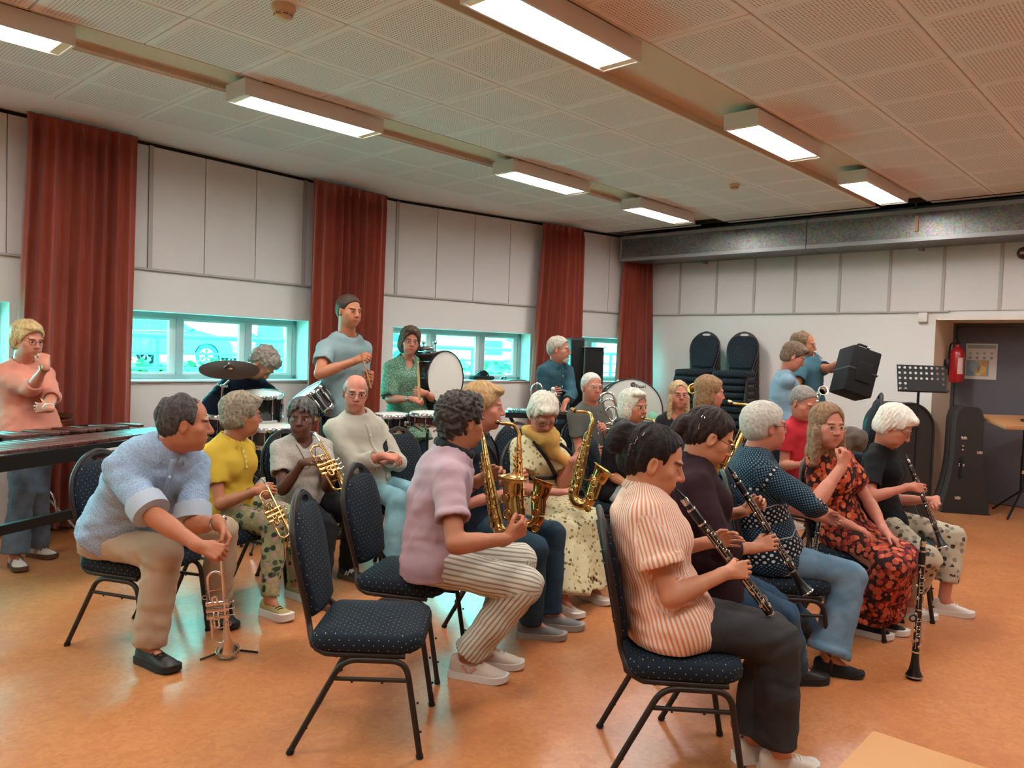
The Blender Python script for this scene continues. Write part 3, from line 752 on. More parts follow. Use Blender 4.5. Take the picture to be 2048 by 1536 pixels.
def hair_sdf(S, Hc, M, s, st, v, P):
    E = lambda c, r, k=.015, op='u': S.ell(P(*c), np.asarray(r) * s, M, k * s, op)
    def face(zt=.0, w=.066, deep=.0, low=.085):
        E((0, .110 + deep, -.018 + zt), (w + .006, .100, low + .004), .008, 'sub')
    def ears(r=1.0):
        for x in (-1, 1): E((x * .088, .0, -.02), (.032, .03 * r, .036 * r), .01, 'sub')
    def slab(z, tilt=0.0):   # drop what is below z (nape)
        S.cut(P(0, -.05, z), M @ np.array([0, math.sin(tilt), -math.cos(tilt)]), Hc - .3, Hc + .3, .01)
    if st in ('short', 'curly', 'receding', 'crop'):
        E((0, -.020, .038), (.0755 + v, .099 + v, .081 + v), 0); E((0, -.055, -.012), (.062 + v * .7, .058 + v * .6, .06 + v * .4), .03)
        face(.014 if st != 'receding' else .04, .112, 0, .082 if st != 'receding' else .088); ears(); slab(-.062, .25)
        if st == 'receding':
            E((0, .03, .125), (.036, .05, .034), .014, 'sub')
            E((0, -.075, .112), (.03, .028, .022), .012, 'sub')
            for x in (-1, 1): E((x * .045, .082, .088), (.026, .05, .03), .012, 'sub')
        if st == 'curly':
            E((0, .035, .105), (.052, .045, .03), .02); E((0, -.06, -.055), (.05, .04, .045), .02)
    elif st == 'fringe':   # bald on top, short hair round the sides
        E((0, -.020, .022), (.0785 + v, .1025 + v, .07 + v), 0); E((0, .01, .115), (.1, .125, .085), .012, 'sub'); face(.02, .075, -.018); ears(); slab(-.06, .2)
    elif st == 'bob':
        E((0, -.020, .042), (.079 + v, .104 + v, .086 + v), 0); E((0, -.030, -.035), (.084 + v, .085 + v, .092), .03); face(.004, .066, .006, .09); E((0, .135, -.1), (.066, .105, .09), .012, 'sub'); slab(-.118, .1)
        E((.02, .055, .098), (.06, .04, .024), .015)
    elif st == 'side':     # full short cut, swept, covering the ear tops and the nape
        E((0, -.020, .042), (.08 + v, .105 + v, .086 + v), 0); E((0, -.045, -.028), (.072 + v, .068 + v, .07), .03); face(.006, .092, .002, .084); E((0, .13, -.1), (.075, .12, .085), .012, 'sub')
        for x in (-1, 1): E((x * .09, .012, -.034), (.03, .024, .032), .01, 'sub')
        slab(-.082, .2); E((.012, .062, .092), (.056, .034, .024), .014)
    elif st == 'long':
        E((0, -.020, .040), (.077 + v, .102 + v, .083 + v), 0); E((0, -.028, -.05), (.082 + v, .075 + v, .11), .03); E((0, -.035, -.16), (.088 + v, .055 + v, .1), .03)
        for x in (-1, 1): S.cone(P(x * .07, .02, -.03), P(x * .085, .03, -.21), .026 * s, .022 * s, .02)
        face(.012, .056, .0, .096); E((0, .125, -.14), (.068, .105, .13), .012, 'sub')
    elif st == 'shoulder':
        E((0, -.020, .040), (.077 + v, .102 + v, .083 + v), 0); E((0, -.035, -.05), (.076 + v, .07 + v, .1), .03); S.cone(P(0, -.06, -.08), P(0, -.06, -.17), .055 * s, .05 * s, .03); face(.01, .08, .0, .09); E((0, .12, -.12), (.09, .115, .12), .012, 'sub')
        for x in (-1, 1): E((x * .088, .012, -.018), (.026, .024, .026), .01, 'sub')
    elif st == 'bun':
        E((0, -.020, .037), (.0752 + v, .100 + v, .080 + v), 0); E((0, -.06, -.015), (.06 + v, .058 + v, .062), .03); face(.018, .118, .0, .086); ears(1.0); slab(-.07, .35)
        E((0, -.128, .045), (.052, .046, .056), .012); E((.02, -.15, .02), (.034, .03, .04), .012); E((-.02, -.145, .075), (.03, .03, .03), .012)
    elif st == 'updo':
        E((0, -.020, .037), (.0752 + v, .100 + v, .080 + v), 0); E((0, -.06, -.015), (.058 + v, .056 + v, .06), .03); face(.016, .118, .0, .086); ears(1.0); slab(-.07, .35)
        E((0, -.125, -.005), (.04, .036, .044), .012); E((0.0, -.14, -.035), (.028, .024, .034), .012)
    elif st == 'dreads':
        E((0, -.020, .040), (.078 + v, .104 + v, .082 + v), 0); face(.01, .078, .004, .086)
        E((0, -.03, -.02), (.078, .075, .07), .02); E((0, .13, -.09), (.062, .11, .085), .012, 'sub'); slab(-.08, .2)
        r = np.random.default_rng(3)
        for i in range(54):
            a = r.uniform(-PI, PI); el = r.uniform(.2, 1.25); c0 = np.array([math.sin(a) * .03, -.03 + math.cos(a) * .03, .12])
            if abs(a) < .75: el = min(el, .75)
            pts = [np.array([math.sin(a) * math.sin(e) * .092, -.02 + math.cos(a) * math.sin(e) * .116, .038 + math.cos(e) * .098]) for e in np.linspace(.15, el + .65, 5)]
            for p, q in zip(pts[:-1], pts[1:]): S.cone(P(*p), P(*q), .0085 * s, .0085 * s, .001)

def person(key, label, h=1.72, sex='m', tone='#c58a68', g=1.0, belly=.0, pel=None, pf=0, nk=None, sf=0, hd=None, hy=0, hp=0, hr=0, hs=1.0, RA=None, LA=None, RL=None, LL=None,
           hair=('short', '#3a2c22', '#6b5846', .008), top=None, bot=None, shoes=None, glasses=None, eyes='#4a3626', seated=True, res=1.0, lid=.0045, brow=None, lips='#a8604f', slouch=.03, nose=1.0, jaw=1.0, beard=None, group=None):
    if seated: h *= .965
    res = float(np.clip(pel[2] / 3.2, 1.0, 2.0)); fem = sex == 'f'; k = h / 1.75; A3 = lambda q: np.array(atD(*q)) if len(q) == 3 else None
    Pv = atD(*pel); Nk = atD(*nk); Hc = atD(*hd); fp = facing(pf); fs = facing(sf); lp = np.array([fp[1], -fp[0], 0]); ls = np.array([fs[1], -fs[0], 0])   # to the person's right
    trunk = np.linalg.norm(Nk - Pv); print('%-10s trunk %.2f (%.2f)  neck-head %.2f  pelvis z %.2f head z %.2f' % (key, trunk, .30 * h, np.linalg.norm(Hc - Nk), Pv[2], Hc[2]))
    base = np.array([Pv[0], Pv[1], 0.0])
    root = thing('person', label, 'person', base, 0, group)
    up = unit(Nk - Pv); ax = unit(Hc - Nk)
    ctrl = (Pv + Nk) / 2 - (fp + fs) / 2 * slouch * 2
    def sp(t):
        if t < 0: return Pv + (ctrl - Pv) * 2 * t
        return (1 - t) ** 2 * Pv + 2 * t * (1 - t) * ctrl + t * t * Nk
    if fem: st = [(-.16, .14, .11), (0, .172, .122), (.2, .156, .11), (.38, .136, .1), (.58, .146, .108), (.78, .148, .1), (.9, .118, .078), (1.0, .062, .056)]
    else: st = [(-.16, .135, .108), (0, .162, .116), (.18, .156, .114), (.38, .148, .108), (.6, .164, .118), (.8, .172, .112), (.92, .132, .086), (1.0, .07, .062)]
    tt = np.array([q[0] for q in st]); aa = np.array([q[1] for q in st]) * k; bb = np.array([q[2] for q in st]) * k
    gw = np.interp(tt, [-.2, .3, .8, 1], [1, 1, 1, .0]) * (g - 1); aa = aa * (1 + gw); bb = bb * (1 + gw)
    bl = np.interp(tt, [-.1, .15, .35, .6], [.3, 1, .9, .2]) * belly
    tf = np.interp(tt, [0, 1], [0, 1])
    fw = np.array([unit(fp * (1 - x) + fs * x) for x in tf]); lat = np.array([unit(lp * (1 - x) + ls * x) for x in tf])
    cen = np.array([sp(x) for x in tt]) + fw * (bl * .5)[:, None]; bb2 = bb + bl * .5
    sw = (.143 if fem else .162) * k * (1 + .3 * (g - 1)); sy = sp(.9)
    up2 = unit(sp(1.0) - sp(.8))
    Sh = {'R': sp(.85) + ls * sw - up2 * .004, 'L': sp(.85) - ls * sw - up2 * .004}
    lu, lf = .175 * h, .148 * h; lt, lsk = .245 * h, .245 * h
    J = {}; arm = {}
    for sd, q in (('R', RA), ('L', LA)):
        q = q or {}; S0 = Sh[sd] + np.asarray(q.get('sh', (0, 0, 0)))
        W = atD(*q['w']) if 'w' in q else S0 + np.array([0, 0, -.5]) + fs * .12
        if q.get('w3') is not None: W = np.asarray(q['w3'])
        el = ik(S0, W, lu, lf, q.get('e'), np.asarray(q.get('pref', (0, 0, -1.0))) - .4 * fs, key + ' arm ' + sd); d = unit(W - el)
        fd = np.asarray(q['f'], float) if 'f' in q else d; pn = np.asarray(q['p'], float) if 'p' in q else (ls if sd == 'L' else -ls)
        arm[sd] = dict(S=S0, E=el, W=W, f=unit(fd), p=pn, c=q.get('c', .35), t=q.get('t', .4), show=q.get('show', True))
    hipw = .088 * k; leg = {}
    for sd, q, sg in (('R', RL, 1), ('L', LL, -1)):
        hj = Pv + lp * hipw * sg
        q = q or {}
        a = q.get('a'); toe = facing(q.get('t', pf))
        if a is not None and len(a) == 2: An = atz(a[0], a[1], q.get('z', .095 * k))
        elif a is not None: An = atD(*a)
        else: An = hj + np.array([0, 0, .095 - hj[2]]) + fp * (.40 if seated else -.01) + lp * sg * (.0 if seated else .03)
        Kn = ik(hj, An, lt, lsk, q.get('k'), fp + np.array([0, 0, .4]), key + ' leg ' + sd)
        leg[sd] = dict(H=hj, K=Kn, A=An, t=toe, q=q)
    PEOPLE[key] = dict(root=root, base=base, arm=arm, leg=leg, Hc=Hc, Nk=Nk, Pv=Pv, sp=sp, lat=lat, ls=ls, fs=fs, fp=fp, lp=lp)
    # ---- one continuous body
    clip = SEAT_TOP + .012 if seated else None; sc = .9 if fem else 1.0; ga = 1 + .6 * (g - 1)
    tb = top or {}; tone_l = np.array(srgb(tone)[:3]); parts = []
    B = Sdf(); B.loft(cen, lat, aa * .96, bb2 * .96, 0, clip)
    for sd, sg in (('R', 1), ('L', -1)):
        B.cone(sp(.87) + ls * sg * .06 * k, Sh[sd], .052 * k * ga, .047 * k * sc * ga, .03); B.cone(sp(1.0) + ax * .02, sp(.91) + ls * sg * sw * .66, .040 * k, .036 * k, .03)
        if fem: B.ell(sp(.66) + fw[4] * (bb2[4] * .78) + ls * sg * .068 * k, np.array([.058, .048, .058]) * k * (1 + .5 * (g - 1)), None, .04)
        L = leg[sd]; B.cone(L['H'], L['K'], .082 * k * ga, .056 * k * ga, .03, clip=clip if L['K'][2] > SEAT_TOP + .03 else None)
    for sd in 'RL':
        L = leg[sd]; B.cone(L['K'], L['A'], .053 * k * ga, .037 * k, .02); kn, an = L['K'], L['A']
        bk = unit((kn + an) / 2 - np.asarray(kn) * .5 - np.asarray(an) * .5 - L['t'] * 1.0)
        B.ell(kn * .68 + an * .32 + bk * .012, np.array([.05, .05, .11]) * k * ga, frame(L['t'], kn - an), .03)
        B.cone(an, an + L['t'] * .10 * k - np.array([0, 0, .058 * k]), .035 * k, .018 * k, .015)
    hb = .014 * res ** .7; V, Q = B.mesh(hb); parts.append((V, Q, np.tile(tone_l, (len(V), 1))))
    # head and neck
    s = (.985 if fem else 1.04) * hs * (.96 + .04 * k); M = rotz(rad(hy - 90)) @ rotx(-rad(hp)) @ roty(rad(hr)); S = Sdf()
    P = head_sdf(S, Hc, M, s, sex, Nk - ax * .01, fem, lid, nose, jaw)
    hh = min(.0035 * res, .0056); V, Q = S.mesh(hh); L = (V - Hc) @ M / s; x, y, z = L.T; C = np.tile(tone_l, (len(V), 1))
    def paint(w, c): C[:] = C * (1 - w[:, None]) + np.array(srgb(c)[:3] if isinstance(c, str) else c) * w[:, None]
    fr = y > .05
    paint(.85 * fr * np.clip(1.3 - ((x / .026) ** 2 + ((z + .0642) / .0135) ** 2) * 1.3, 0, 1), lips)
    paint(.28 * np.clip(1 - ((np.abs(x) - .042) / .028) ** 2 - ((z + .03) / .028) ** 2, 0, 1) * fr, (tone_l * np.array([1.1, .72, .66])))
    paint(.25 * np.clip(1 - (x / .018) ** 2 - ((z + .028) / .02) ** 2, 0, 1) * (y > .085), (tone_l * np.array([1.1, .72, .66])))
    bc = brow or hair[1]; bx = np.abs(x); paint(.92 * fr * (bx > .011) * (bx < .053) * np.clip(1.7 - np.abs(z - .0235 + ((bx - .034) ** 2) * 9) / .0042, 0, 1) * (z > .01), bc)
    paint(.75 * fr * np.clip(1.5 - np.abs(z - lid * .55 + ((bx - .031) ** 2) * 14) / .0024, 0, 1) * (np.abs(bx - .031) < .0145), '#1c120e')
    if hair[0] in ('crop', 'fringe', 'receding'): paint(.45 * np.clip((z - .02) / .03, 0, 1) * (y < .03) * (hair[0] != 'fringe') + .0 * x, hair[1])
    parts.append((V, Q, C))
    # arms with hands
    for sd in 'RL':
        a = arm[sd]; S = Sdf(); f_ = .88 if fem else 1.0; f_ *= k * (1 + .7 * (g - 1))
        S.cone(a['S'], a['E'], .047 * f_, .038 * f_, 0); S.cone(a['E'], a['W'], .038 * f_, .0265 * f_, .012)
        S.cone(a['E'] * .88 + a['W'] * .12, a['E'] * .55 + a['W'] * .45, .041 * f_, .034 * f_, .02)
        hk = (.90 if fem else 1.0) * k; a['grip'] = hand_sdf(S, a['W'], a['f'], a['p'], sd, hk, a['c'], a['t'])
        V, Q = S.mesh(min(.0038 * res, .0062)); C = np.tile(tone_l, (len(V), 1)); kd = np.linalg.norm(V - (a['W'] + a['f'] * .1 * hk), axis=1); w = np.clip(1 - kd / .09, 0, 1) * .3
        C = C * (1 - w[:, None]) + (tone_l * np.array([1.12, .75, .68])) * w[:, None]; parts.append((V, Q, C))
    V, Q, C = join(parts); qmesh('body', V, Q, M_SKIN, root, base, col=C)
    # eyes
    for x in (-1, 1):
        m_ = MB(); n = 14; V = []; F = []; mi = []
        prof = [(0, .0128, 2), (.0024, .0127, 2), (.0058, .0116, 1), (.0065, .0110, 0), (.0098, .0082, 0), (.0126, .002, 0), (.0105, -.007, 0), (0, -.0128, 0)]
        m_.lathe([(r_ * s, y_ * s) for r_, y_, _ in prof], P(x * .031, .0718, 0), M @ np.array([0, 1, 0]), n); m_.mi = [2] * 2 * n + [1] * n + [0] * (len(m_.f) - 3 * n)
        m_.build('eye', [M_EYEW, iris(eyes), M_PUP], root, 60, base=base)
    # hair
    if hair[0] != 'none':
        S = Sdf(); v = hair[3]; hair_sdf(S, Hc, M, s, hair[0], v, P); V, Q = S.mesh(.0044 * res)
        N = vnorm(V, Q); L = (V - Hc) @ M / s; L0 = L - np.array([0, -.03, .06]); phi = np.arctan2(L0[:, 0], L0[:, 1]); el = np.arctan2(L0[:, 2], np.hypot(L0[:, 0], L0[:, 1]))
        sd_ = sum(map(ord, key)); r = np.random.default_rng(sd_)
        if hair[0] in ('curly',): dp = .007 * wob(L, 95, sd_, 1.4) + .004 * wob(L, 180, sd_ + 1)
        elif hair[0] in ('crop', 'fringe'): dp = .0012 * wob(L, 160, sd_)
        elif hair[0] == 'dreads': dp = .001 * wob(L, 200, sd_)
        else:
            dp = 0
            for i in range(5): dp = dp + np.sin(phi * r.integers(9, 34) + el * r.uniform(-3, 3) + 1.2 * np.sin(el * 5 + r.uniform(0, 6)) + r.uniform(0, 6)) * .0013
            dp = dp + .0022 * wob(L * np.array([1, 1, .3]), 40, sd_)
        V = V + N * (dp * s)[:, None]; ho = qmesh('hair', V, Q, hair_mat(hair[1], hair[2]), root, base, {'hc': np.c_[phi * .09, el * .1, L[:, 2]]})
        PEOPLE[key]['hair'] = ho
    if beard:
        S = Sdf(); S.ell(P(0, .045, -.078), np.array([.047, .055, .042]) * s, M, 0); S.ell(P(0, .07, -.1), np.array([.03, .026, .024]) * s, M, .02); S.ell(P(0, .084, -.05), np.array([.03, .012, .007]) * s, M, .008)
        S.ell(P(0, .1, -.067), np.array([.021, .02, .008]) * s, M, .004, 'sub'); S.ell(P(0, .06, -.005), np.array([.08, .09, .05]) * s, M, .012, 'sub')
        S.ell(P(0, .086, -.049), np.array([.028, .012, .006]) * s, M, .006)
        V, Q = S.mesh(.0045 * res); L = (V - Hc) @ M / s; V = V + vnorm(V, Q) * (.0018 * wob(L, 150, 5))[:, None]; qmesh('beard', V, Q, hair_mat(*beard), root, base, {'hc': np.c_[L[:, 0], L[:, 2], L[:, 1]]})
    if glasses:
        gm = MB(); lens = MB()
        for x in (-1, 1):
            pts = [P(x * (.0335 + .0205 * math.copysign(abs(math.cos(a)) ** .75, math.cos(a))), .0975 - .004 * abs(math.cos(a)) * (1 if math.cos(a) * 1 > 0 else 0), -.001 + .0165 * math.copysign(abs(math.sin(a)) ** .75, math.sin(a))) for a in np.arange(20) * 2 * PI / 20]
            gm.tube(pts, .0016 * s, 5, closed=True); gm.tube([P(x * .054, .094, .004), P(x * .073, .07, .006), P(x * .081, -.005, .006), P(x * .078, -.022, -.004)], .0015 * s, 5)
        gm.tube([P(-.0135, .0985, .003), P(0, .102, .006), P(.0135, .0985, .003)], .0015 * s, 5); gm.build('glasses', plain('spectacle_frame', glasses, .3, .2), root, 60, base=base)
    # ---- clothes
    segs = []; cuffs = []
    if top:
        e = top.get('e', .013); hem = top.get('hem', -.10); sl = top.get('sl', .6); S = Sdf(); fl = top.get('flare', .012); t2 = np.r_[hem, [q for q in tt if q > hem + .04]]
        I = lambda arr: np.array([np.interp(q, tt, arr) if q >= tt[0] else arr[0] + (arr[1] - arr[0]) * .0 for q in t2])
        c2 = np.array([sp(q) for q in t2]) + np.array([unit(fp * (1 - np.clip(q, 0, 1)) + fs * np.clip(q, 0, 1)) * np.interp(q, tt, bl) * .5 for q in t2]); l2 = np.array([unit(lp * (1 - np.clip(q, 0, 1)) + ls * np.clip(q, 0, 1)) for q in t2])
        ex = e + np.interp(t2, [hem, hem + .3, 1.0], [fl, .0, -.004]); a2, b2 = I(aa) + ex, I(bb2) + ex
        clip2 = SEAT_TOP + .004 if (seated and not top.get('noclip')) else None
        for sd, sg in (('R', 1), ('L', -1)):
            a = arm[sd]; f_ = (.88 if fem else 1.0) * k * (1 + .7 * (g - 1))
            se = top.get('se', .012); ul = min(1.0, sl); end = a['S'] + (a['E'] - a['S']) * ul; d = unit(a['E'] - a['S'])
            r0 = .047 * f_ + se; r1 = (.047 - .009 * ul) * f_ + se + top.get('sflare', .006) * (sl < 1)
            S.cone(a['S'], end, r0, r1, .022, flat=sl < 1)
            if sl > 1:
                en = a['E'] + (a['W'] - a['E']) * (sl - 1); d = unit(a['W'] - a['E']); r1 = (.038 - .0115 * (sl - 1)) * f_ + se + .003
                S.cone(a['E'], en, .038 * f_ + se, r1, .02, flat=True); end = en
            if top.get('cuff'):
                S.cone(end - d * top['cuff'], end, r1 + .006, r1 + .006, .003, flat=True, flata=True)
            if top.get('cuffc'): cuffs.append((end, d, r1 + .0135, top['cuff']))
            th = .0095 * res ** .5; S.cone(end - d * .022, end + d * .03, r1 - th, r1 - th, .0, op='sub', flata=True)
            segs.append((a['S'], a['E'], fs + ls * .3, .06, .3)); segs.append((a['E'], a['W'], fs * .3 + np.array([0, 0, 1.0]), .06, .3 - lu))
        S.loft(c2, l2, a2, b2, .022, clip2, flat=True)
        for sd, sg in (('R', 1), ('L', -1)):
            a = arm[sd]
            S.cone(sp(.87) + ls * sg * .06 * k, a['S'], .052 * k * ga + e * .8, .047 * k * sc * ga + e * .6, .03); S.cone(sp(1.0) + ax * .004, sp(.91) + ls * sg * sw * .66, .040 * k + e * .5, .036 * k + e * .6, .03)
            if fem: S.ell(sp(.66) + fw[4] * (bb2[4] * .78) + ls * sg * .068 * k, np.array([.060, .050, .060]) * k * (1 + .5 * (g - 1)) + e * .8, None, .06)
        nr = top.get('neck', .062) * (.95 if fem else 1.05) * k; S.cone(Nk - ax * .015, Nk + ax * .14, nr, nr * 1.1, .006, op='sub')
        if top.get('vneck'): S.cone(Nk + fs * .05, sp(1 - top['vneck']) + fs * (np.interp(1 - top['vneck'], tt, bb2) + .03), .05, .012, .006, op='sub')
        if top.get('scoop'): S.ell(Nk + fs * .045 - np.array([0, 0, .02]), np.array([.075, .075, top['scoop']]), frame(fs), .006, op='sub')
        hv = .0082 * res ** .8; V, Q = S.mesh(hv); N = vnorm(V, Q); segs.insert(0, (sp(0), sp(.5), fp, .15, 0)); segs.insert(1, (sp(.5), sp(1.0), fs, .15, trunk * .5))
        pc, N = cloth_uv(V, segs, [.17, .17] + [.06] * (len(segs) - 2)); wr = top.get('wr', .0045); sd_ = sum(map(ord, key))
        Vs = V * np.array([1, 1, 1.5]); dp = wr * (.35 + wob(Vs, 22, sd_, 1.5) * .7 + wob(V, 52, sd_ + 3, 1.3) * .35)
        # creases gather at the waist and the elbows
        for c_, r_, m in [(sp(.2), .2, 1.0)] + [(arm[q]['E'], .12, 1.0) for q in 'RL'] + [(arm[q]['S'] * .75 + sp(.8) * .25, .1, .7) for q in 'RL']:
            dd = np.linalg.norm(V - c_, axis=1); dp = dp + wr * .42 * m * np.exp(-(dd / r_) ** 2) * np.sin((V @ unit(np.array([.35, .3, 1.0]))) * 80 + 4.5 * wob(V, 13, sd_ + 9))
        V = V + N * dp[:, None]; so = qmesh(top.get('name', 'shirt'), V, Q, top['mat'], root, base, {'pc': pc}); PEOPLE[key]['top'] = so
        for e_, d_, r_, w_ in cuffs:
            cm = MB(); cm.lathe([(r_ - .008, .004), (r_, .004), (r_ + .002, -w_ * .5), (r_ + .001, -w_), (r_ - .01, -w_ - .002)], e_, d_, 26); cf = cm.build('cuff', top['cuffc'], so, 50, base=base)
        bv = None
        if top.get('collar'):
            cm = MB(); rn = nr + .004; n = 30; rows = []; gap = top.get('gap', .38)
            for i in range(n):
                a = gap + (2 * PI - 2 * gap) * i / (n - 1); fr_ = math.cos(a); dr = unit(fs * math.cos(a) + ls * math.sin(a) * 1.0); dr = unit(dr - ax * (dr @ ax) * .8); nose_ = math.exp(-((min(a, 2 * PI - a) - gap) / .55) ** 2)
                p0 = Nk - ax * .012 + dr * (rn + .006) - fs * 0; tp = Nk + ax * (.034 - .016 * nose_) + dr * (rn + .002); f1 = Nk + ax * (.036 - .02 * nose_) + dr * (rn + .012); f2 = Nk + ax * (-.004 - .034 * nose_) + dr * (rn + .026 + .018 * nose_)
                rows.append((p0, tp, f1, f2))
            V2 = np.array([q for r_ in rows for q in r_]); F2 = [(i * 4 + j, (i + 1) * 4 + j, (i + 1) * 4 + j + 1, i * 4 + j + 1) for i in range(n - 1) for j in range(3)]
            cm.add(V2, F2); co = cm.build('collar', top.get('cmat', top['mat']), so, 70, base=base); sm = co.modifiers.new('thick', 'SOLIDIFY'); sm.thickness = .003
            me = co.data; at = me.attributes.new('pc', 'FLOAT_VECTOR', 'POINT'); at.data.foreach_set('vector', np.array([(i * .012, j * .02, 0) for i in range(n) for j in range(4)], F32).ravel())
        if top.get('placket'):
            bv = BVHTree.FromPolygons([Vector(q) for q in V], [list(map(int, q)) for q in Q]); pm = MB(); rows = []; lo_, hi_ = top['placket']
            for t_ in np.linspace(lo_, hi_, 22):
                o_ = sp(t_) + fs * .0; f_t = unit(fp * (1 - np.clip(t_, 0, 1)) + fs * np.clip(t_, 0, 1)); l_t = np.array([f_t[1], -f_t[0], 0]); row = []
                for w in (-.014, .014):
                    hit = bv.ray_cast(Vector(o_ + f_t * .5 + l_t * w), Vector(-f_t), .8)
                    if hit[0] is None: row = None; break
                    row.append(np.array(hit[0]) + f_t * .0022)
                if row: rows.append(row)
            if len(rows) > 3:
                pm.add(np.array(rows).reshape(-1, 3), [(2 * i, 2 * i + 1, 2 * i + 3, 2 * i + 2) for i in range(len(rows) - 1)]); po = pm.build('placket', top['mat'], so, 60, base=base); sm = po.modifiers.new('thick', 'SOLIDIFY'); sm.thickness = .003; sm.offset = 0
                bmx = MB(); bmx2 = plain('shirt_button', '#e8e2d8', .3)
                for r_ in rows[2::5]: bmx.lathe([(.0055, 0), (.0055, .003), (0, .0032)], (r_[0] + r_[1]) / 2, fs, 10)
                bo = bmx.build('button', bmx2, so, 40, base=base); bo['kind'] = 'stuff'
    if bot:
        e = bot.get('e', .012); S = Sdf(); kind = bot.get('kind', 'trousers'); segs2 = []
        cl = SEAT_TOP + .003 if seated else None
        if kind == 'trousers':
            i0 = np.array([-.16, 0, .08, bot.get('rise', .17)]); A_ = np.interp(i0, tt, aa) + .004; B_ = np.interp(i0, tt, bb2) + .004
            S.loft([sp(q) + fp * np.interp(q, tt, bl) * .5 for q in i0], [lp] * 4, A_, B_, 0, cl)
            for sd in 'RL':
                L = leg[sd]; S.cone(L['H'], L['K'], .083 * k * ga + .3 * e, .058 * k * ga + e, .03, clip=cl if L['K'][2] > SEAT_TOP + .03 else None)
            for sd in 'RL':
                L = leg[sd]; hl = bot.get('len', 1.02); r1 = bot.get('hem', .062); en = L['K'] + (L['A'] - L['K']) * hl; d = unit(L['A'] - L['K']); mid = L['K'] + (L['A'] - L['K']) * .5; rm_ = bot.get('calf', (.057 * k * ga + e + r1) / 2)
                S.cone(L['K'], mid, .056 * k * ga + e, rm_, .02); S.cone(mid, en, rm_, r1, .015, flat=True); S.cone(en - d * .022, en + d * .04, r1 - .0115 * res ** .5, r1 - .0115 * res ** .5, 0, op='sub', flata=True)
                if bot.get('turnup'): S.cone(en - d * .035, en, r1 + .005, r1 + .005, .003, flat=True, flata=True); S.cone(en - d * .022, en + d * .04, r1 - .0115 * res ** .5, r1 - .0115 * res ** .5, 0, op='sub', flata=True)
                segs2 += [(L['H'], L['K'], fp + np.array([0, 0, 1.0]), .075, 0), (L['K'], L['A'], L['t'], .075, -lt)]
        else:
            Lr, Ll = leg['R'], leg['L']; hm = bot.get('len', .85); ra_, rb_ = bot.get('r', (.10, .13))
            i0 = np.array([-.16, 0, .1, .2]); S.loft([sp(q) for q in i0], [lp] * 4, np.interp(i0, tt, aa) + e, np.interp(i0, tt, bb2) + e, 0, cl)
            km = (Lr['K'] + Ll['K']) / 2; am_ = (Lr['A'] + Ll['A']) / 2
            for a_, b_ in ((Lr['H'], Lr['K']), (Ll['H'], Ll['K']), (Pv, km)): S.cone(a_, b_, .09 * k * ga + e, ra_ * .72, .05, clip=cl if seated else None)
            for K_, A_ in ((Lr['K'], Lr['A']), (Ll['K'], Ll['A']), (km, am_)):
                en = K_ + (A_ - K_) * hm; S.cone(K_ - np.array([0, 0, .01]), en, ra_ * .74, rb_, .05, flat=True); segs2.append((K_, A_, L['t'] if False else fp, .2, -lt))
            segs2 += [(Pv, km, fp + np.array([0, 0, 1.0]), .2, 0)]
            en = km + (am_ - km) * hm; S.cone(en - unit(am_ - km) * .04, en + unit(am_ - km) * .05, rb_ * .9, rb_ * .9, 0, op='sub')
        hv = .0088 * res ** .8; V, Q = S.mesh(hv); N = vnorm(V, Q); pc, N = cloth_uv(V, segs2, [.08] * len(segs2)); wr = bot.get('wr', .004); sd_ = sum(map(ord, key)) + 50
        dp = wr * (wob(V * np.array([1, 1, .8]), 24, sd_, 1.4) * .8 + wob(V, 55, sd_ + 1, 1.2) * .5)
        for sd in 'RL':
            L = leg[sd]
            for c_, r_, m in ((L['K'] * .9 + (L['H'] + L['A']) * .05, .13, 1.1), (L['K'] * .12 + L['A'] * .88, .12, 1.0), (L['H'], .14, .9)):
                dd = np.linalg.norm(V - c_, axis=1); dp = dp + wr * m * np.exp(-(dd / r_) ** 2) * np.sin((V @ unit(L['A'] - L['K'] + .3 * (L['K'] - L['H']))) * 85 + 3.6 * wob(V, 14, sd_ + 5)) * .6
        if kind != 'trousers':    # hanging folds
            low = np.clip(((Lr['K'][2] + Ll['K'][2]) / 2 - .05 - V[:, 2]) / .25, 0, 1); ang = np.arctan2(V[:, 1] - km[1], V[:, 0] - km[0]); dp = dp + low * .014 * np.sin(ang * 9 + 1.3 * np.sin(ang * 4))
        V = V + N * dp[:, None]
        PEOPLE[key]['bot'] = qmesh(bot.get('name', 'trousers' if kind == 'trousers' else 'skirt'), V, Q, bot['mat'], root, base, {'pc': pc})
    if shoes:
        for sd in 'RL':
            L = leg[sd]
            if L['q'].get('noshoe'): continue
            make_shoe(root, base, L['A'], L['t'], k * (.93 if fem else 1.0), shoes, sd, L['q'].get('z'))
    return PEOPLE[key]

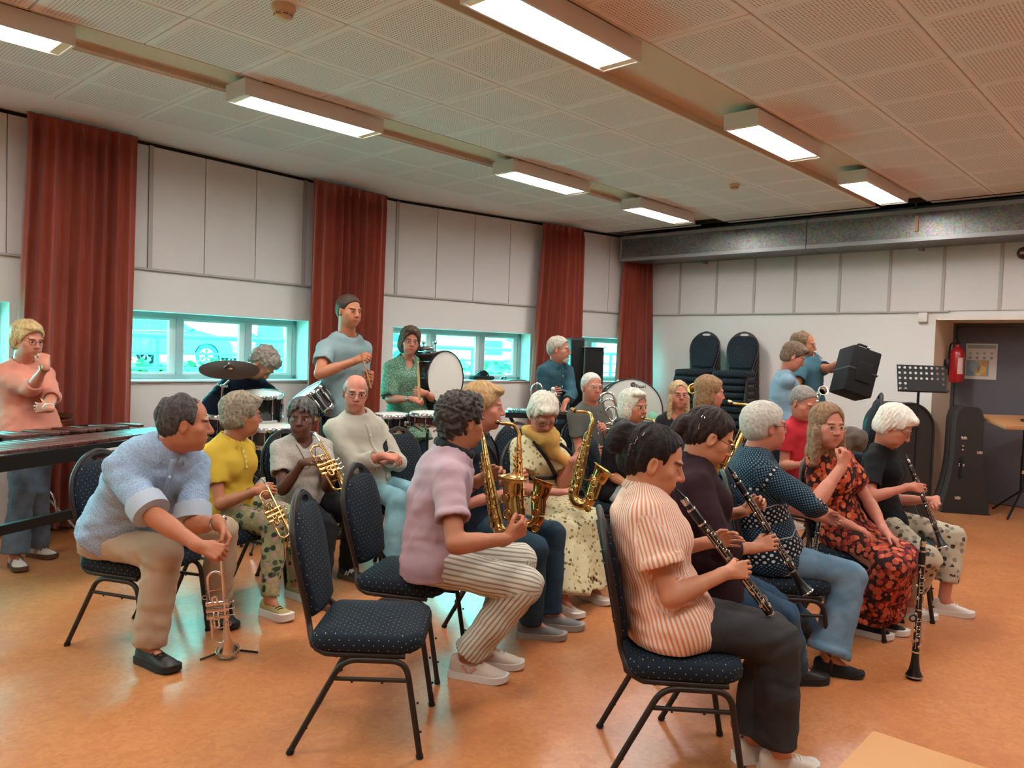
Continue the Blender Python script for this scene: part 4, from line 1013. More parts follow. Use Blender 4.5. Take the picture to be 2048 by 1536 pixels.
def cloth_uv(V, segs, rs):
    D = []; UV = []; OUT = []
    for (a, b, ref, r, y0), rn in zip(segs, rs):
        a = np.asarray(a, float); d = np.asarray(b, float) - a; L = np.linalg.norm(d); u = d / L; t = (V - a) @ u; tc = np.clip(t, 0, L); q = V - a - np.outer(tc, u); dist = np.linalg.norm(q, axis=1); OUT.append(q / (dist[:, None] + 1e-9))
        e1 = np.asarray(ref, float); e1 = unit(e1 - u * (e1 @ u)); e2 = np.cross(u, e1); an = np.arctan2(q @ e2, q @ e1); D.append(dist / rn); UV.append(np.c_[an * r, y0 + t, np.zeros(len(V))])
    D = np.array(D); w = D.argmin(0); UV = np.array(UV); OUT = np.array(OUT); j = np.arange(len(V)); W = 1 / (D + .05) ** 6; W /= W.sum(0); R = (OUT * W[:, :, None]).sum(0)
    return UV[w, j], R / (np.linalg.norm(R, axis=1)[:, None] + 1e-9)

def make_shoe(root, base, An, toe, k, sh, sd, z=None):
    """upper with tongue opening, sole, laces"""
    zf = (z - .095 * k) if z is not None else 0.0; toe = unit(toe); lf = np.array([-toe[1], toe[0], 0]); kk = k * sh.get('s', 1.0); inn = lf if sd == 'R' else -lf
    O = np.array([An[0], An[1], max(0, zf)]); loft = []; sole = sh.get('sole', .026)
    ST = [(-.072, .012, .07), (-.064, .027, .088), (-.04, .034, .098), (.0, .036, .097), (.04, .038, .082), (.08, .043, .066), (.12, .047, .055), (.155, .044, .046), (.18, .034, .036), (.194, .014, .026)]
    m = MB(); n = 13; V = []
    for x, w, hgt in ST:
        hgt = hgt * sh.get('h', 1.0)
        for j in range(n):
            a = PI * j / (n - 1); c, s_ = math.cos(a), math.sin(a); V.append(O + toe * x * kk + lf * (math.copysign(abs(c) ** .8, c) * w * kk) + inn * .008 * (x / .2) * kk + np.array([0, 0, sole + (hgt - sole) * s_ ** .8]))
    F = [(i * n + j, (i + 1) * n + j, (i + 1) * n + j + 1, i * n + j + 1) for i in range(len(ST) - 1) for j in range(n - 1)]; F += [tuple(range(n)), tuple((len(ST) - 1) * n + j for j in range(n - 1, -1, -1))]
    m.add(np.array(V), F); so = m.build('shoe', sh['mat'], root, 60, base=base)
    m = MB(); V = []; q = len(ST)
    out = [(x - (.006 if x < 0 else -.004), w + .004) for x, w, _ in ST]
    ring_ = [(x, w) for x, w in out] + [(x, -w) for x, w in out[::-1]]
    P2 = [O + toe * x * kk + lf * w * kk + inn * .008 * (x / .2) * kk for x, w in ring_]
    rk = lambda x: .010 * max(0, (x - .12) / .07) ** 2
    V = [p + np.array([0, 0, .001 + rk(x)]) for p, (x, w) in zip(P2, ring_)] + [p + np.array([0, 0, sole + .006 + rk(x) * .6]) for p, (x, w) in zip(P2, ring_)]; nn = len(P2)
    F = [(i, (i + 1) % nn, nn + (i + 1) % nn, nn + i) for i in range(nn)] + [tuple(range(nn - 1, -1, -1)), tuple(range(nn, 2 * nn))]
    m.add(np.array(V), F); m.build('sole', sh.get('smat', M_SOLE), so, 40, base=base)
    if sh.get('lace'):
        m = MB()
        for x, w, hgt in ((.045, .024, .081), (.065, .025, .073), (.085, .026, .066), (.105, .026, .06)):
            z_ = hgt * sh.get('h', 1.0) - .0; m.tube([O + toe * (x + sx_ * .004) * kk + lf * w * kk * q_ + np.array([0, 0, z_ - .010 * abs(q_) ** 2 + .004]) for q_, sx_ in ((-1, -1), (-.5, 0), (0, 1), (.5, 0), (1, -1))], .003 * kk, 5)
        lo_ = m.build('laces', sh['lace'], so, 60, base=base); lo_['kind'] = 'stuff'
    if sh.get('stripe'):
        m = MB(); c_ = sh['stripe']
        for s_ in (-1, 1):
            if c_[0] == 'bars':
                for i in range(3):
                    x = .012 + .022 * i; m.add([O + toe * (x + q_) * kk + lf * s_ * w_ * kk + np.array([0, 0, z_]) for q_, w_, z_ in ((0, .0395, .034), (.012, .041, .034), (.036, .033, .074), (.024, .033, .078))], [(0, 1, 2, 3)])
            else:
                for pts in (((-.012, .038, .068), (.002, .038, .072), (.03, .0405, .036), (.02, .0402, .034)), ((.03, .0405, .036), (.02, .0402, .034), (.052, .036, .073), (.064, .0375, .066))):
                    m.add([O + toe * x * kk + lf * s_ * (w + .001) * kk + np.array([0, 0, z_]) for x, w, z_ in pts], [(0, 1, 2, 3)])
        q_ = m.build('shoe_stripe', c_[1], so, 0, base=base); q_['kind'] = 'stuff'; smd = q_.modifiers.new('thick', 'SOLIDIFY'); smd.thickness = .003; smd.offset = 0
M_SOLE = plain('sole_white', '#d9d4cb', .6)
# ================================================================== WHO SITS AND STANDS WHERE
def at_height(x, D, z):
    P = atD(x, 700, D); P[2] = z; q = pix(P); P = atD(x + (x - q[0]), q[1], D); return (x, float(pix((P[0], D, z))[1]), D)
def sit(x, D, z=.528): return at_height(x, D, z)
def std(x, D, h): return at_height(x, D, .525 * h)
FAIR, PINK, TAN, OLIVE, DARKSKIN = '#bb7f5e', '#bf7b64', '#ab6d4c', '#b98562', '#4c2c1c'
S_BLACK = dict(mat=plain('black_leather', '#1c1815', .5, vary=.2), smat=plain('sole_black', '#14110f', .7), lace=plain('lace_dark', '#0e0d0c', .9))
S_WHITE = dict(mat=plain('white_leather', '#cfc3b6', .5), lace=plain('lace_white', '#d9d2c8', .9))
S_SLIP = dict(mat=plain('black_suede', '#131112', .9), smat=plain('sole_black', '#14110f', .7), h=.86, sole=.018)

person('front_clarinet', 'woman with black bun in orange striped blouse playing clarinet, nearest the photographer', 1.66, 'f', FAIR, 1.16, .02,
    pel=sit(1338, 2.86), pf=-3, nk=(1288, 980, 2.87), sf=-6, hd=(1309, 922, 2.86), hy=-4, hp=17, hr=0, hs=1.10,
    RA=dict(e=(1342, 1212), w=(1452, 1146, 2.74), f=(.86, .22, .10), p=(.15, .9, -.35), c=[.3, .35, .4, .45], t=.7, pref=(0, -.6, -.6)),
    LA=dict(w=(1415, 1085, 2.98), f=(.95, -.12, .22), p=(.1, -1, -.1), c=[.35, .3, .1, .1], t=.5, pref=(0, .6, -.6)),
    RL=dict(k=(1576, 1262), a=(1552, 1500), t=8), LL=dict(k=(1572, 1235), a=(1500, 1475), t=15), lid=.0032, brow='#1d1512', lips='#a8584c', nose=1.05,
    hair=('bun', '#120e0d', '#2a2220', .009), top=dict(name='blouse', mat=cloth('stripes', '#d98f66', '#e6d2c4', p=(.0125, .42)), sl=.62, hem=-.13, e=.02, flare=.02, se=.03, sflare=.012, cuff=.035, collar=True, gap=.5, neck=.064, vneck=.12, wr=.0055),
    bot=dict(mat=cloth('denim', '#2c2b2d', '#3d3c3d'), e=.018, hem=.075, len=.95, calf=.078), shoes=S_WHITE)

person('second_clarinet', 'woman in dark maroon sweater and dark-rimmed glasses playing clarinet in second seat', 1.66, 'f', FAIR, 1.12, .02,
    pel=sit(1408, 3.36), pf=-5, nk=(1392, 922, 3.34), sf=-8, hd=(1420, 874, 3.33), hy=2, hp=27, hr=0, hs=1.04,
    RA=dict(e=(1455, 1110), w=(1508, 1096, 3.22), f=(.92, .1, .28), p=(.1, .85, -.4), c=[.3, .32, .35, .4], t=.6, pref=(0, -.5, -.7)),
    LA=dict(w=(1488, 1022, 3.45), f=(.7, -.15, .5), p=(.3, -1, .1), c=[.6, .6, .6, .6], t=.4, pref=(0, .6, -.6)),
    RL=dict(k=(1600, 1232), a=(1590, 1330), t=5), LL=dict(k=(1612, 1205), a=(1612, 1248), t=10), lid=.0026, brow='#241814',
    hair=('updo', '#1c1413', '#3a2a25', .008), glasses='#1d1716', top=dict(name='sweater', mat=cloth('plain', '#2b131a'), sl=1.28, hem=-.14, e=.018, flare=.02, se=.02, vneck=.22, neck=.068, wr=.005),
    bot=dict(mat=cloth('denim', '#2b4257', '#3d5870'), e=.014, hem=.06), shoes=S_BLACK)

person('third_clarinet', 'grey-haired woman in navy dotted sweater and pale jeans, arm raised', 1.66, 'f', PINK, 1.18, .04,
    pel=sit(1530, 3.92), pf=-6, nk=(1508, 905, 3.92), sf=0, hd=(1531, 853, 3.92), hy=10, hp=-2, hr=0,
    RA=dict(e=(1645, 1018), w=(1683, 935, 3.72), f=(.35, .1, .9), p=(-.3, .9, .2), c=.85, t=.8, pref=(.2, -.5, -.7)),
    LA=dict(w=(1640, 1035, 4.1), f=(.8, -.2, -.1), p=(0, -1, 0), c=.6, t=.6),
    RL=dict(k=(1700, 1142), a=(1655, 1312), t=-15), LL=dict(k=(1672, 1085), a=(1700, 1215), t=-5), lid=.0045, brow='#8a8078',
    hair=('crop', '#a29c90', '#cfc8ba', .017), glasses='#2a2224', top=dict(name='sweater', mat=cloth('knit_dots', '#111828', '#4f7280', '#0f131d', '#b4b8b6', p=(.36,)), sl=1.06, hem=-.15, e=.02, flare=.025, se=.022, neck=.07, wr=.005),
    bot=dict(mat=cloth('denim', '#56748a', '#7f9bae'), e=.018, hem=.098, len=.97, calf=.082, turnup=True), shoes=S_SLIP)

person('flower_dress', 'woman with long light brown hair in orange and black flowered dress, facing the photographer', 1.68, 'f', PINK, 1.05, .0,
    pel=sit(1688, 4.5), pf=-38, nk=(1660, 893, 4.36), sf=-52, hd=(1655, 851, 4.28), hy=-78, hp=4, hr=0,
    RA=dict(e=(1640, 1015), w=(1700, 1050, 4.1), f=(.8, -.3, -.3), p=(0, .1, -1), c=.25, t=.2), LA=dict(e=(1735, 990), w=(1770, 1062, 4.2), f=(.5, -.5, -.5), p=(-.2, 0, -1), c=.3, t=.2),
    RL=dict(k=(1772, 1100), a=(1722, 1236), t=-40), LL=dict(k=(1800, 1085), a=(1755, 1228), t=-38), lid=.004, brow='#7d6048',
    hair=('long', '#6b4a35', '#a07d5e', .008), glasses='#c9a98f', top=dict(name='dress_bodice', mat=cloth('floral', '#2a1716', '#c4502f', '#d4754a', '#7c2426', '#b8542f', p=(34, .84, .5)), sl=.62, hem=-.1, e=.014, se=.016, sflare=.012, neck=.066, vneck=.14),
    bot=dict(kind='skirt', mat=cloth('floral', '#2a1716', '#b54a30', '#c9664a', '#7c2426', '#a8442f', p=(34, .84, .5)), len=.80, r=(.11, .12)), shoes=dict(mat=plain('black_canvas', '#17141a', .9), h=.9))

person('white_hair_clarinet', 'white-haired woman in black top and cropped printed trousers playing clarinet', 1.62, 'f', PINK, 1.0, .0,
    pel=sit(1768, 4.82), pf=-28, nk=(1768, 893, 4.78), sf=-40, hd=(1790, 853, 4.70), hy=-35, hp=32, hr=0,
    RA=dict(e=(1748, 995), w=(1818, 974, 4.52), f=(.95, 0, -.1), p=(.1, .9, -.3), c=[.3, .3, .35, .4], t=.6), LA=dict(w=(1872, 1000, 4.72), f=(-.5, -.55, -.55), p=(-.5, -.3, .4), c=.6, t=.5),
    RL=dict(k=(1838, 1052), a=(1815, 1205), t=-25), LL=dict(k=(1905, 1052), a=(1888, 1200), t=-20), lid=.002, brow='#b9aea2',
    hair=('side', '#d8cdbc', '#f3ece0', .012), glasses='#5a4636', top=dict(name='blouse', mat=cloth('plain', '#0d0e11'), sl=.72, hem=-.12, e=.016, se=.016, neck=.068),
    bot=dict(name='cropped_trousers', mat=cloth('floral', '#b8ad96', '#857e70', '#413c34', p=(26, .62, .5)), e=.018, len=.72, hem=.066, calf=.072), shoes=S_WHITE)

person('lilac_saxophone', 'curly dark-haired man in lilac polo and striped trousers with saxophone, seen from behind', 1.86, 'm', TAN, 1.04, .0,
    pel=sit(868, 3.58), pf=-6, nk=(905, 908, 3.6), sf=8, hd=(925, 843, 3.62), hy=38, hp=6, hr=0,
    RA=dict(e=(928, 1115), w=(1012, 1078, 3.42), f=(.75, .3, .45), p=(-.35, .75, .2), c=.6, t=.5, pref=(-.2, -.6, -.6)),
    LA=dict(w=(962, 958, 3.84), f=(.85, -.1, .35), p=(.3, -.8, -.2), c=.55, t=.4, pref=(0, .7, -.6)),
    RL=dict(k=(1065, 1172), a=(932, 1312), t=-18), LL=dict(k=(1040, 1105), a=(965, 1290), t=-5), brow='#2a2320',
    hair=('curly', '#2a2422', '#4f463f', .02), top=dict(name='polo_shirt', mat=cloth('plain', '#b79aa2'), sl=.66, hem=-.15, e=.018, flare=.02, se=.018, sflare=.008, cuff=.03, collar=True, cmat=cloth('plain', '#b79aa2'), neck=.064, wr=.006),
    bot=dict(mat=cloth('stripes', '#8f8b80', '#cfc7b4', p=(.02, .3)), e=.02, hem=.07, calf=.078, len=.97), shoes=dict(mat=plain('cream_leather', '#bfae9d', .6, vary=.1), lace=plain('lace_cream', '#d0c6b8', .9), stripe=('vee', plain('pink_suede', '#c98d80', .8)), h=1.12))

person('navy_saxophone', 'blond person in dark navy shirt and dark jeans playing saxophone beside the lilac polo', 1.76, 'm', PINK, 1.0, .0,
    pel=sit(972, 4.36), pf=-5, nk=(948, 868, 4.36), sf=-8, hd=(969, 813, 4.34), hy=0, hp=4, hr=0,
    RA=dict(w=(1010, 988, 4.22), f=(.95, .15, .25), p=(.2, .8, -.3), c=.65, t=.5), LA=dict(w=(1022, 955, 4.5), f=(.9, -.35, .2), p=(.1, -.9, 0), c=.75, t=.5),
    RL=dict(k=(1052, 1068), a=(1062, 1240), t=-8), LL=dict(k=(1096, 1048), a=(1100, 1222), t=-4), lid=.003, brow='#8d6d4a', jaw=1.05,
    hair=('side', '#8d6c47', '#c6a271', .010), top=dict(name='shirt', mat=cloth('plain', '#1c2733'), sl=1.1, hem=-.14, e=.018, se=.02, neck=.07, collar=True, wr=.006),
    bot=dict(mat=cloth('denim', '#1f323f', '#2c4353'), e=.014, hem=.064), shoes=dict(mat=plain('grey_mesh', '#6e6a68', .8, vary=.2), smat=plain('sole_grey', '#9a948d', .7)))

person('scarf_saxophone', 'white-haired woman in cream flowered dress and yellow scarf looking down at her saxophone', 1.64, 'f', PINK, 1.08, .0,
    pel=sit(1085, 5.02), pf=-42, nk=(1080, 872, 4.95), sf=-58, hd=(1086, 828, 4.86), hy=-68, hp=38, hr=0,
    RA=dict(e=(1040, 985), w=(1118, 985, 4.66), f=(.8, .1, .1), p=(.1, .3, -.8), c=.5, t=.4), LA=dict(e=(1125, 955), w=(1147, 920, 4.78), f=(.8, .1, .45), p=(-.3, -.4, .1), c=.65, t=.5),
    RL=dict(k=(1128, 1052), a=(1125, 1195), t=-50), LL=dict(k=(1178, 1032), a=(1180, 1172), t=-40), lid=.0015, brow='#b5aca0',
    hair=('side', '#b9b2a2', '#e3dccb', .014), glasses='#3a2a26', top=dict(name='dress_bodice', mat=cloth('floral', '#cdc29a', '#8a7a4c', '#a88a58', '#5d5a38', p=(36, .56, .5)), sl=.66, hem=-.1, e=.018, se=.028, sflare=.02, neck=.066, wr=.005),
    bot=dict(kind='skirt', mat=cloth('floral', '#cdc29a', '#8a7a4c', '#a8834e', '#5d5a38', p=(34, .56, .5)), len=.96, r=(.115, .145)), shoes=dict(mat=plain('cream_shoe', '#c4b8a8', .7), h=.8))

person('trumpet_man', 'man in pale blue shirt and beige trousers turning round, trumpet at his feet', 1.80, 'm', TAN, 1.1, .05,
    pel=sit(232, 3.80), pf=-28, nk=(338, 893, 3.60), sf=-46, hd=(373, 846, 3.56), hy=22, hp=6, hr=0,
    RA=dict(sh=(0, 0, -.03), e=(264, 1062), w=(398, 1092, 3.30), f=(.85, .1, -.3), p=(.3, .6, -.6), c=[.7, .75, .8, .85], t=.7, pref=(-.3, -.5, -.5)),
    LA=dict(sh=(0, 0, -.03), e=(386, 1020), w=(438, 1046, 3.44), f=(.55, -.25, -.75), p=(-.4, -.5, -.4), c=[.6, .7, .8, .9], t=.6, pref=(0, .4, -.6)),
    RL=dict(k=(326, 1098), a=(298, 1288), t=-32), LL=dict(k=(478, 1045), a=(432, 1208), t=-38), brow='#3a2e28', nose=1.1,
    hair=('receding', '#2b2725', '#5b5552', .012), top=dict(name='shirt', mat=cloth('heather', '#7f98b4', '#a3b5c8'), sl=.92, hem=.02, e=.022, se=.022, cuff=.07, cuffc=cloth('plain', '#aab6c2'), collar=True, placket=(-.02, .9), neck=.066, wr=.0065, gap=.3),
    bot=dict(mat=cloth('plain', '#b09a82'), e=.02, hem=.076, calf=.08, len=1.0), shoes=S_BLACK)

person('yellow_polo', 'grey-haired person in yellow polo shirt and flowered trousers looking away, cornet on lap', 1.70, 'f', TAN, 1.06, .03,
    pel=sit(452, 4.55), pf=-28, nk=(462, 882, 4.50), sf=-22, hd=(486, 830, 4.50), hy=34, hp=4, hr=0,
    RA=dict(e=(440, 1000), w=(512, 982, 4.28), f=(.95, -.1, .1), p=(.1, .8, -.4), c=.6, t=.5), LA=dict(w=(522, 975, 4.44), f=(.8, -.5, -.2), p=(-.2, -.6, -.5), c=.7, t=.5),
    RL=dict(k=(548, 1068), a=(540, 1200), t=-35), LL=dict(k=(588, 1025), a=(590, 1165), t=-30), brow='#7d746c',
    hair=('side', '#5f5446', '#a99b85', .014), glasses='#6a5a50', top=dict(name='polo_shirt', mat=cloth('plain', '#c9a638'), sl=.6, hem=-.13, e=.018, se=.016, collar=True, neck=.066, placket=(.62, .93), gap=.3),
    bot=dict(mat=cloth('floral', '#8f8f68', '#4a5743', '#a89a70', '#2f3f36', '#b08a86', p=(32, .74, .5)), e=.012, hem=.05, len=.96, calf=.058), shoes=dict(mat=plain('sneaker_yellow', '#9c8752', .7, vary=.3), lace=plain('lace_dark', '#0e0d0c', .9), sole=.036))

person('cream_shirt_cornet', 'woman with short grey dreadlocks in cream t-shirt holding a gold cornet', 1.68, 'f', DARKSKIN, 1.1, .04,
    pel=sit(608, 5.04), pf=-40, nk=(605, 880, 4.98), sf=-62, hd=(603, 837, 4.93), hy=-82, hp=0, hr=0,
    RA=dict(e=(566, 975), w=(606, 925, 4.72), f=(.85, -.2, .15), p=(.4, .4, -.5), c=.4, t=.4), LA=dict(e=(655, 965), w=(668, 945, 4.72), f=(-.3, -.2, .6), p=(-.8, -.2, .2), c=.7, t=.5),
    RL=dict(k=(660, 1055), a=(640, 1180), t=-45), LL=dict(k=(712, 1030), a=(694, 1130), t=-30), lid=.004, brow='#1d1512', lips='#6a3a34', eyes='#1d120c',
    hair=('dreads', '#2c2b2a', '#6d6c68', .006), top=dict(name='t_shirt', mat=cloth('heather', '#a49a90', '#bfb6ab'), sl=.62, hem=-.16, e=.018, se=.018, sflare=.01, vneck=.12, neck=.066, wr=.006),
    bot=dict(mat=cloth('plain', '#131215'), e=.014, hem=.055), shoes=dict(mat=plain('brown_suede', '#35201b', .8), smat=plain('sole_gum', '#5a4030', .7), lace=plain('lace_white', '#d9d2c8', .9), stripe=('bars', plain('stripe_white', '#ded8d0', .6))))

person('bald_man', 'bald man with glasses in white shirt and light jeans, arms crossed over his lap', 1.76, 'm', PINK, 1.1, .08,
    pel=sit(728, 5.5), pf=-22, nk=(712, 835, 5.45), sf=-48, hd=(711, 786, 5.38), hy=-72, hp=6, hr=-4,
    RA=dict(e=(708, 928), w=(766, 912, 5.16), f=(.95, 0, -.1), p=(.0, .4, -.8), c=.5, t=.4), LA=dict(e=(785, 905), w=(775, 915, 5.3), f=(-.5, -.6, -.2), p=(-.2, .2, -.8), c=.5, t=.4),
    RL=dict(k=(800, 985), a=(785, 1130), t=-20), LL=dict(k=(830, 965), a=(812, 1110), t=-20), lid=.0035, brow='#6d5a4e',
    hair=('fringe', '#7d746b', '#a49b92', .004), glasses='#3a3433', top=dict(name='shirt', mat=cloth('plain', '#b8b2a2'), sl=1.75, hem=-.14, e=.022, se=.024, collar=True, placket=(.1, .93), neck=.066, wr=.0065, gap=.4),
    bot=dict(mat=cloth('denim', '#6b9aa3', '#8fb7bd'), e=.016, hem=.066), shoes=dict(mat=plain('grey_blue_shoe', '#5a6a76', .7)))

person('drummer', 'drummer in dark navy top bent low behind the cymbal', 1.74, 'm', FAIR, 1.05, .02,
    pel=at_height(452, 6.5, .62), pf=-30, nk=(497, 748, 6.3), sf=-30, hd=(527, 728, 6.2), hy=-10, hp=62, hr=0,
    RA=dict(e=(418, 800), w=(468, 845, 6.1)), LA=dict(e=(545, 800), w=(520, 850, 6.2)), RL=dict(k=(498, 900), a=(498, 1000)), LL=dict(k=(520, 895), a=(525, 1000)),
    hair=('curly', '#6b5f55', '#9a9088', .020), res=1.5, top=dict(name='sweater', mat=cloth('plain', '#0d1728'), sl=1.7, hem=-.12, e=.02, se=.024), bot=dict(mat=cloth('plain', '#15161a')), shoes=S_BLACK)

person('grey_shirt_horn', 'white-haired man with glasses in grey short-sleeved shirt beside the concert bass drum', 1.74, 'm', PINK, 1.02, .03,
    pel=sit(1182, 6.9), pf=-60, nk=(1181, 812, 6.85), sf=-62, hd=(1184, 774, 6.8), hy=-66, hp=2, hr=0,
    RA=dict(e=(1158, 888), w=(1188, 905, 6.55)), LA=dict(e=(1226, 888), w=(1212, 862, 6.55), c=.7), RL=dict(k=(1190, 950)), LL=dict(k=(1230, 945)), lid=.0035, brow='#b5aaa0',
    hair=('crop', '#b8aea2', '#ddd6ca', .004), glasses='#9a7f70', res=1.4, top=dict(name='shirt', mat=cloth('plain', '#5f605a'), sl=.66, hem=-.12, e=.018, se=.02, sflare=.01, collar=True, placket=(.1, .92), neck=.066), bot=dict(mat=cloth('plain', '#2a2c30')), shoes=S_BLACK)

person('black_top_saxophone', 'woman with white bob in black collared top blowing a saxophone', 1.68, 'f', TAN, 1.02, .0,
    pel=sit(1232, 5.65), pf=-20, nk=(1256, 850, 5.6), sf=-38, hd=(1268, 813, 5.55), hy=-48, hp=4, hr=0,
    RA=dict(e=(1225, 970), w=(1262, 975, 5.3)), LA=dict(e=(1300, 940), w=(1300, 905, 5.35), c=.6), RL=dict(k=(1275, 1010)), LL=dict(k=(1310, 1000)), lid=.0035, brow='#8d7d6d',
    hair=('bob', '#b3aa98', '#e6dfd0', .007), res=1.3, top=dict(name='blouse', mat=cloth('plain', '#121114'), sl=1.1, hem=-.1, e=.018, se=.02, collar=True, vneck=.16, neck=.064), bot=dict(mat=cloth('denim', '#8f9a98', '#a8b3b0')), shoes=S_BLACK)

person('black_tee', 'woman with long blond hair and glasses in black t-shirt near the stacked chairs', 1.70, 'f', PINK, 1.0, .0,
    pel=sit(1352, 6.9), pf=-70, nk=(1354, 825, 6.88), sf=-76, hd=(1357, 789, 6.85), hy=-84, hp=2, hr=0,
    RA=dict(e=(1322, 885), w=(1345, 920, 6.6)), LA=dict(e=(1388, 890), w=(1372, 920, 6.6)), RL=dict(k=(1345, 960)), LL=dict(k=(1370, 960)), lid=.004, brow='#7d6248',
    hair=('long', '#8d704e', '#cbb086', .006), glasses='#3a2a26', res=1.45, top=dict(name='t_shirt', mat=cloth('plain', '#1d1d1f'), sl=.62, hem=-.1, e=.014, se=.014, scoop=.06), bot=dict(mat=cloth('plain', '#1d1e22')), shoes=S_BLACK)

person('grey_top_saxophone', 'woman with shoulder-length light brown hair in dark grey top, in profile', 1.70, 'f', PINK, 1.02, .0,
    pel=sit(1385, 5.85), pf=-5, nk=(1400, 826, 5.82), sf=-4, hd=(1421, 785, 5.8), hy=2, hp=6, hr=0,
    RA=dict(e=(1368, 925), w=(1440, 935, 5.6), c=.6), LA=dict(w=(1465, 905, 5.95), c=.6), RL=dict(k=(1470, 1010)), LL=dict(k=(1470, 1000)), brow='#7d6248',
    hair=('shoulder', '#6d5038', '#a5825a', .010), res=1.3, top=dict(name='t_shirt', mat=cloth('plain', '#45474c'), sl=.66, hem=-.12, e=.016, se=.02, neck=.066), bot=dict(mat=cloth('denim', '#232b38', '#303a48')), shoes=S_BLACK)

person('red_polo', 'person with short grey hair in bright red polo shirt behind the flowered dress', 1.68, 'm', PINK, 1.05, .03,
    pel=sit(1606, 6.2), pf=-62, nk=(1606, 838, 6.1), sf=-62, hd=(1608, 806, 6.0), hy=-62, hp=22, hr=0,
    RA=dict(e=(1570, 925), w=(1600, 930, 5.85)), LA=dict(e=(1650, 920), w=(1640, 905, 5.9)), RL=dict(k=(1615, 985)), LL=dict(k=(1650, 980)), lid=.002, brow='#8d8278',
    hair=('crop', '#6d655e', '#9a928a', .007), res=1.4, top=dict(name='polo_shirt', mat=cloth('plain', '#c2303a'), sl=.6, hem=-.1, e=.018, se=.018, collar=True, neck=.064), bot=dict(mat=cloth('plain', '#22242c')), shoes=S_BLACK)

person('salmon_sweater', 'woman with short blond hair and glasses in salmon sweater standing behind the xylophone', 1.62, 'f', PINK, 1.06, .02, seated=False,
    pel=std(60, 5.25, 1.62), pf=-40, nk=(44, 728, 5.25), sf=-42, hd=(56, 680, 5.2), hy=-22, hp=10, hr=0,
    RA=dict(e=(78, 812), w=(92, 732, 4.98), f=(-.25, .2, .9), p=(-.6, .6, .1), c=.85, t=.6), LA=dict(e=(136, 806), w=(98, 818, 4.95), f=(-.95, .1, .05), p=(0, .9, -.1), c=.3, t=.3),
    RL=dict(k=(46, 990), a=(30, 1108), t=-45), LL=dict(k=(76, 980), a=(72, 1088), t=-12), brow='#8d7350', lid=.0035,
    hair=('side', '#a08254', '#d8bf8c', .012), glasses='#4a2a26', top=dict(name='sweater', mat=cloth('plain', '#d38a76'), sl=1.25, hem=-.03, e=.02, se=.02, neck=.064, wr=.006), bot=dict(mat=cloth('denim', '#4a5866', '#6b7a86'), e=.014, hem=.085, len=1.0, calf=.075),
    shoes=dict(mat=plain('white_suede', '#d3c9be', .7), smat=plain('sole_gum', '#5a4030', .7), stripe=('bars', plain('stripe_grey', '#8d847c', .6))))

person('pale_tee_drumsticks', 'tall man in pale blue t-shirt standing by the curtain with drumsticks', 1.88, 'm', TAN, 1.0, .0, seated=False,
    pel=std(682, 6.25, 1.88), pf=-40, nk=(694, 674, 6.25), sf=-46, hd=(699, 622, 6.2), hy=-40, hp=6, hr=0,
    RA=dict(e=(648, 742), w=(710, 722, 5.95), f=(.8, -.3, .35), p=(.3, .5, -.4), c=.8, t=.6), LA=dict(e=(724, 752), w=(738, 765, 6.05), f=(.2, -.4, .3), p=(-.7, -.2, 0), c=.85, t=.6),
    lid=.0025, brow='#3a2a22',
    hair=('crop', '#2f241d', '#4a3b30', .008), res=1.25, top=dict(name='t_shirt', mat=cloth('plain', '#82989a'), sl=.62, hem=-.10, e=.018, se=.018, sflare=.01, neck=.066, wr=.006), bot=dict(mat=cloth('denim', '#161f2e', '#222d3d'), hem=.07, len=1.0), shoes=S_BLACK)

person('green_dress', 'woman with brown bob and glasses in green patterned tunic standing with drum mallets', 1.68, 'f', PINK, 1.05, .02, seated=False,
    pel=std(815, 6.9, 1.68), pf=-60, nk=(814, 718, 6.9), sf=-62, hd=(820, 683, 6.85), hy=-70, hp=3, hr=-6,
    RA=dict(e=(782, 790), w=(824, 798, 6.6), f=(.85, 0, -.2), p=(0, .6, -.6), c=.8, t=.6), LA=dict(e=(860, 778), w=(850, 786, 6.65), f=(-.8, -.2, .0), p=(-.2, .7, 0), c=.85, t=.6),
    lid=.004, brow='#4a372c',
    hair=('bob', '#35281f', '#5f4a3c', .017), glasses='#3a3034', res=1.3, top=dict(name='tunic', mat=cloth('spots', '#527c66', '#c3cfb4', p=(105, .28)), sl=.95, hem=-.36, e=.022, se=.03, sflare=.012, flare=.05, vneck=.2, collar=True, neck=.064, gap=.45), bot=dict(mat=cloth('denim', '#1c2a3c', '#2a3b50'), len=1.0), shoes=S_BLACK)

person('teal_shirt_beard', 'man with grey hair and white beard in teal shirt holding mallets by the third curtain', 1.68, 'm', PINK, .95, .0, seated=False,
    pel=std(1108, 7.85, 1.68), pf=-50, nk=(1114, 726, 7.8), sf=-55, hd=(1119, 699, 7.75), hy=-16, hp=3, hr=0,
    RA=dict(e=(1083, 778), w=(1102, 790, 7.5)), LA=dict(e=(1142, 780), w=(1130, 806, 7.5), f=(-.3, -.2, -.8)), lid=.003, brow='#8d847a',
    hair=('short', '#8d8577', '#bab2a3', .010), glasses='#6a5a50', beard=('#b5aea4', '#ddd7cf'), res=1.4, top=dict(name='shirt', mat=cloth('plain', '#2f525e'), sl=1.7, hem=-.06, e=.018, se=.02, collar=True, placket=(.1, .92), neck=.066), bot=dict(mat=cloth('plain', '#1e2022'), len=1.0), shoes=S_BLACK)

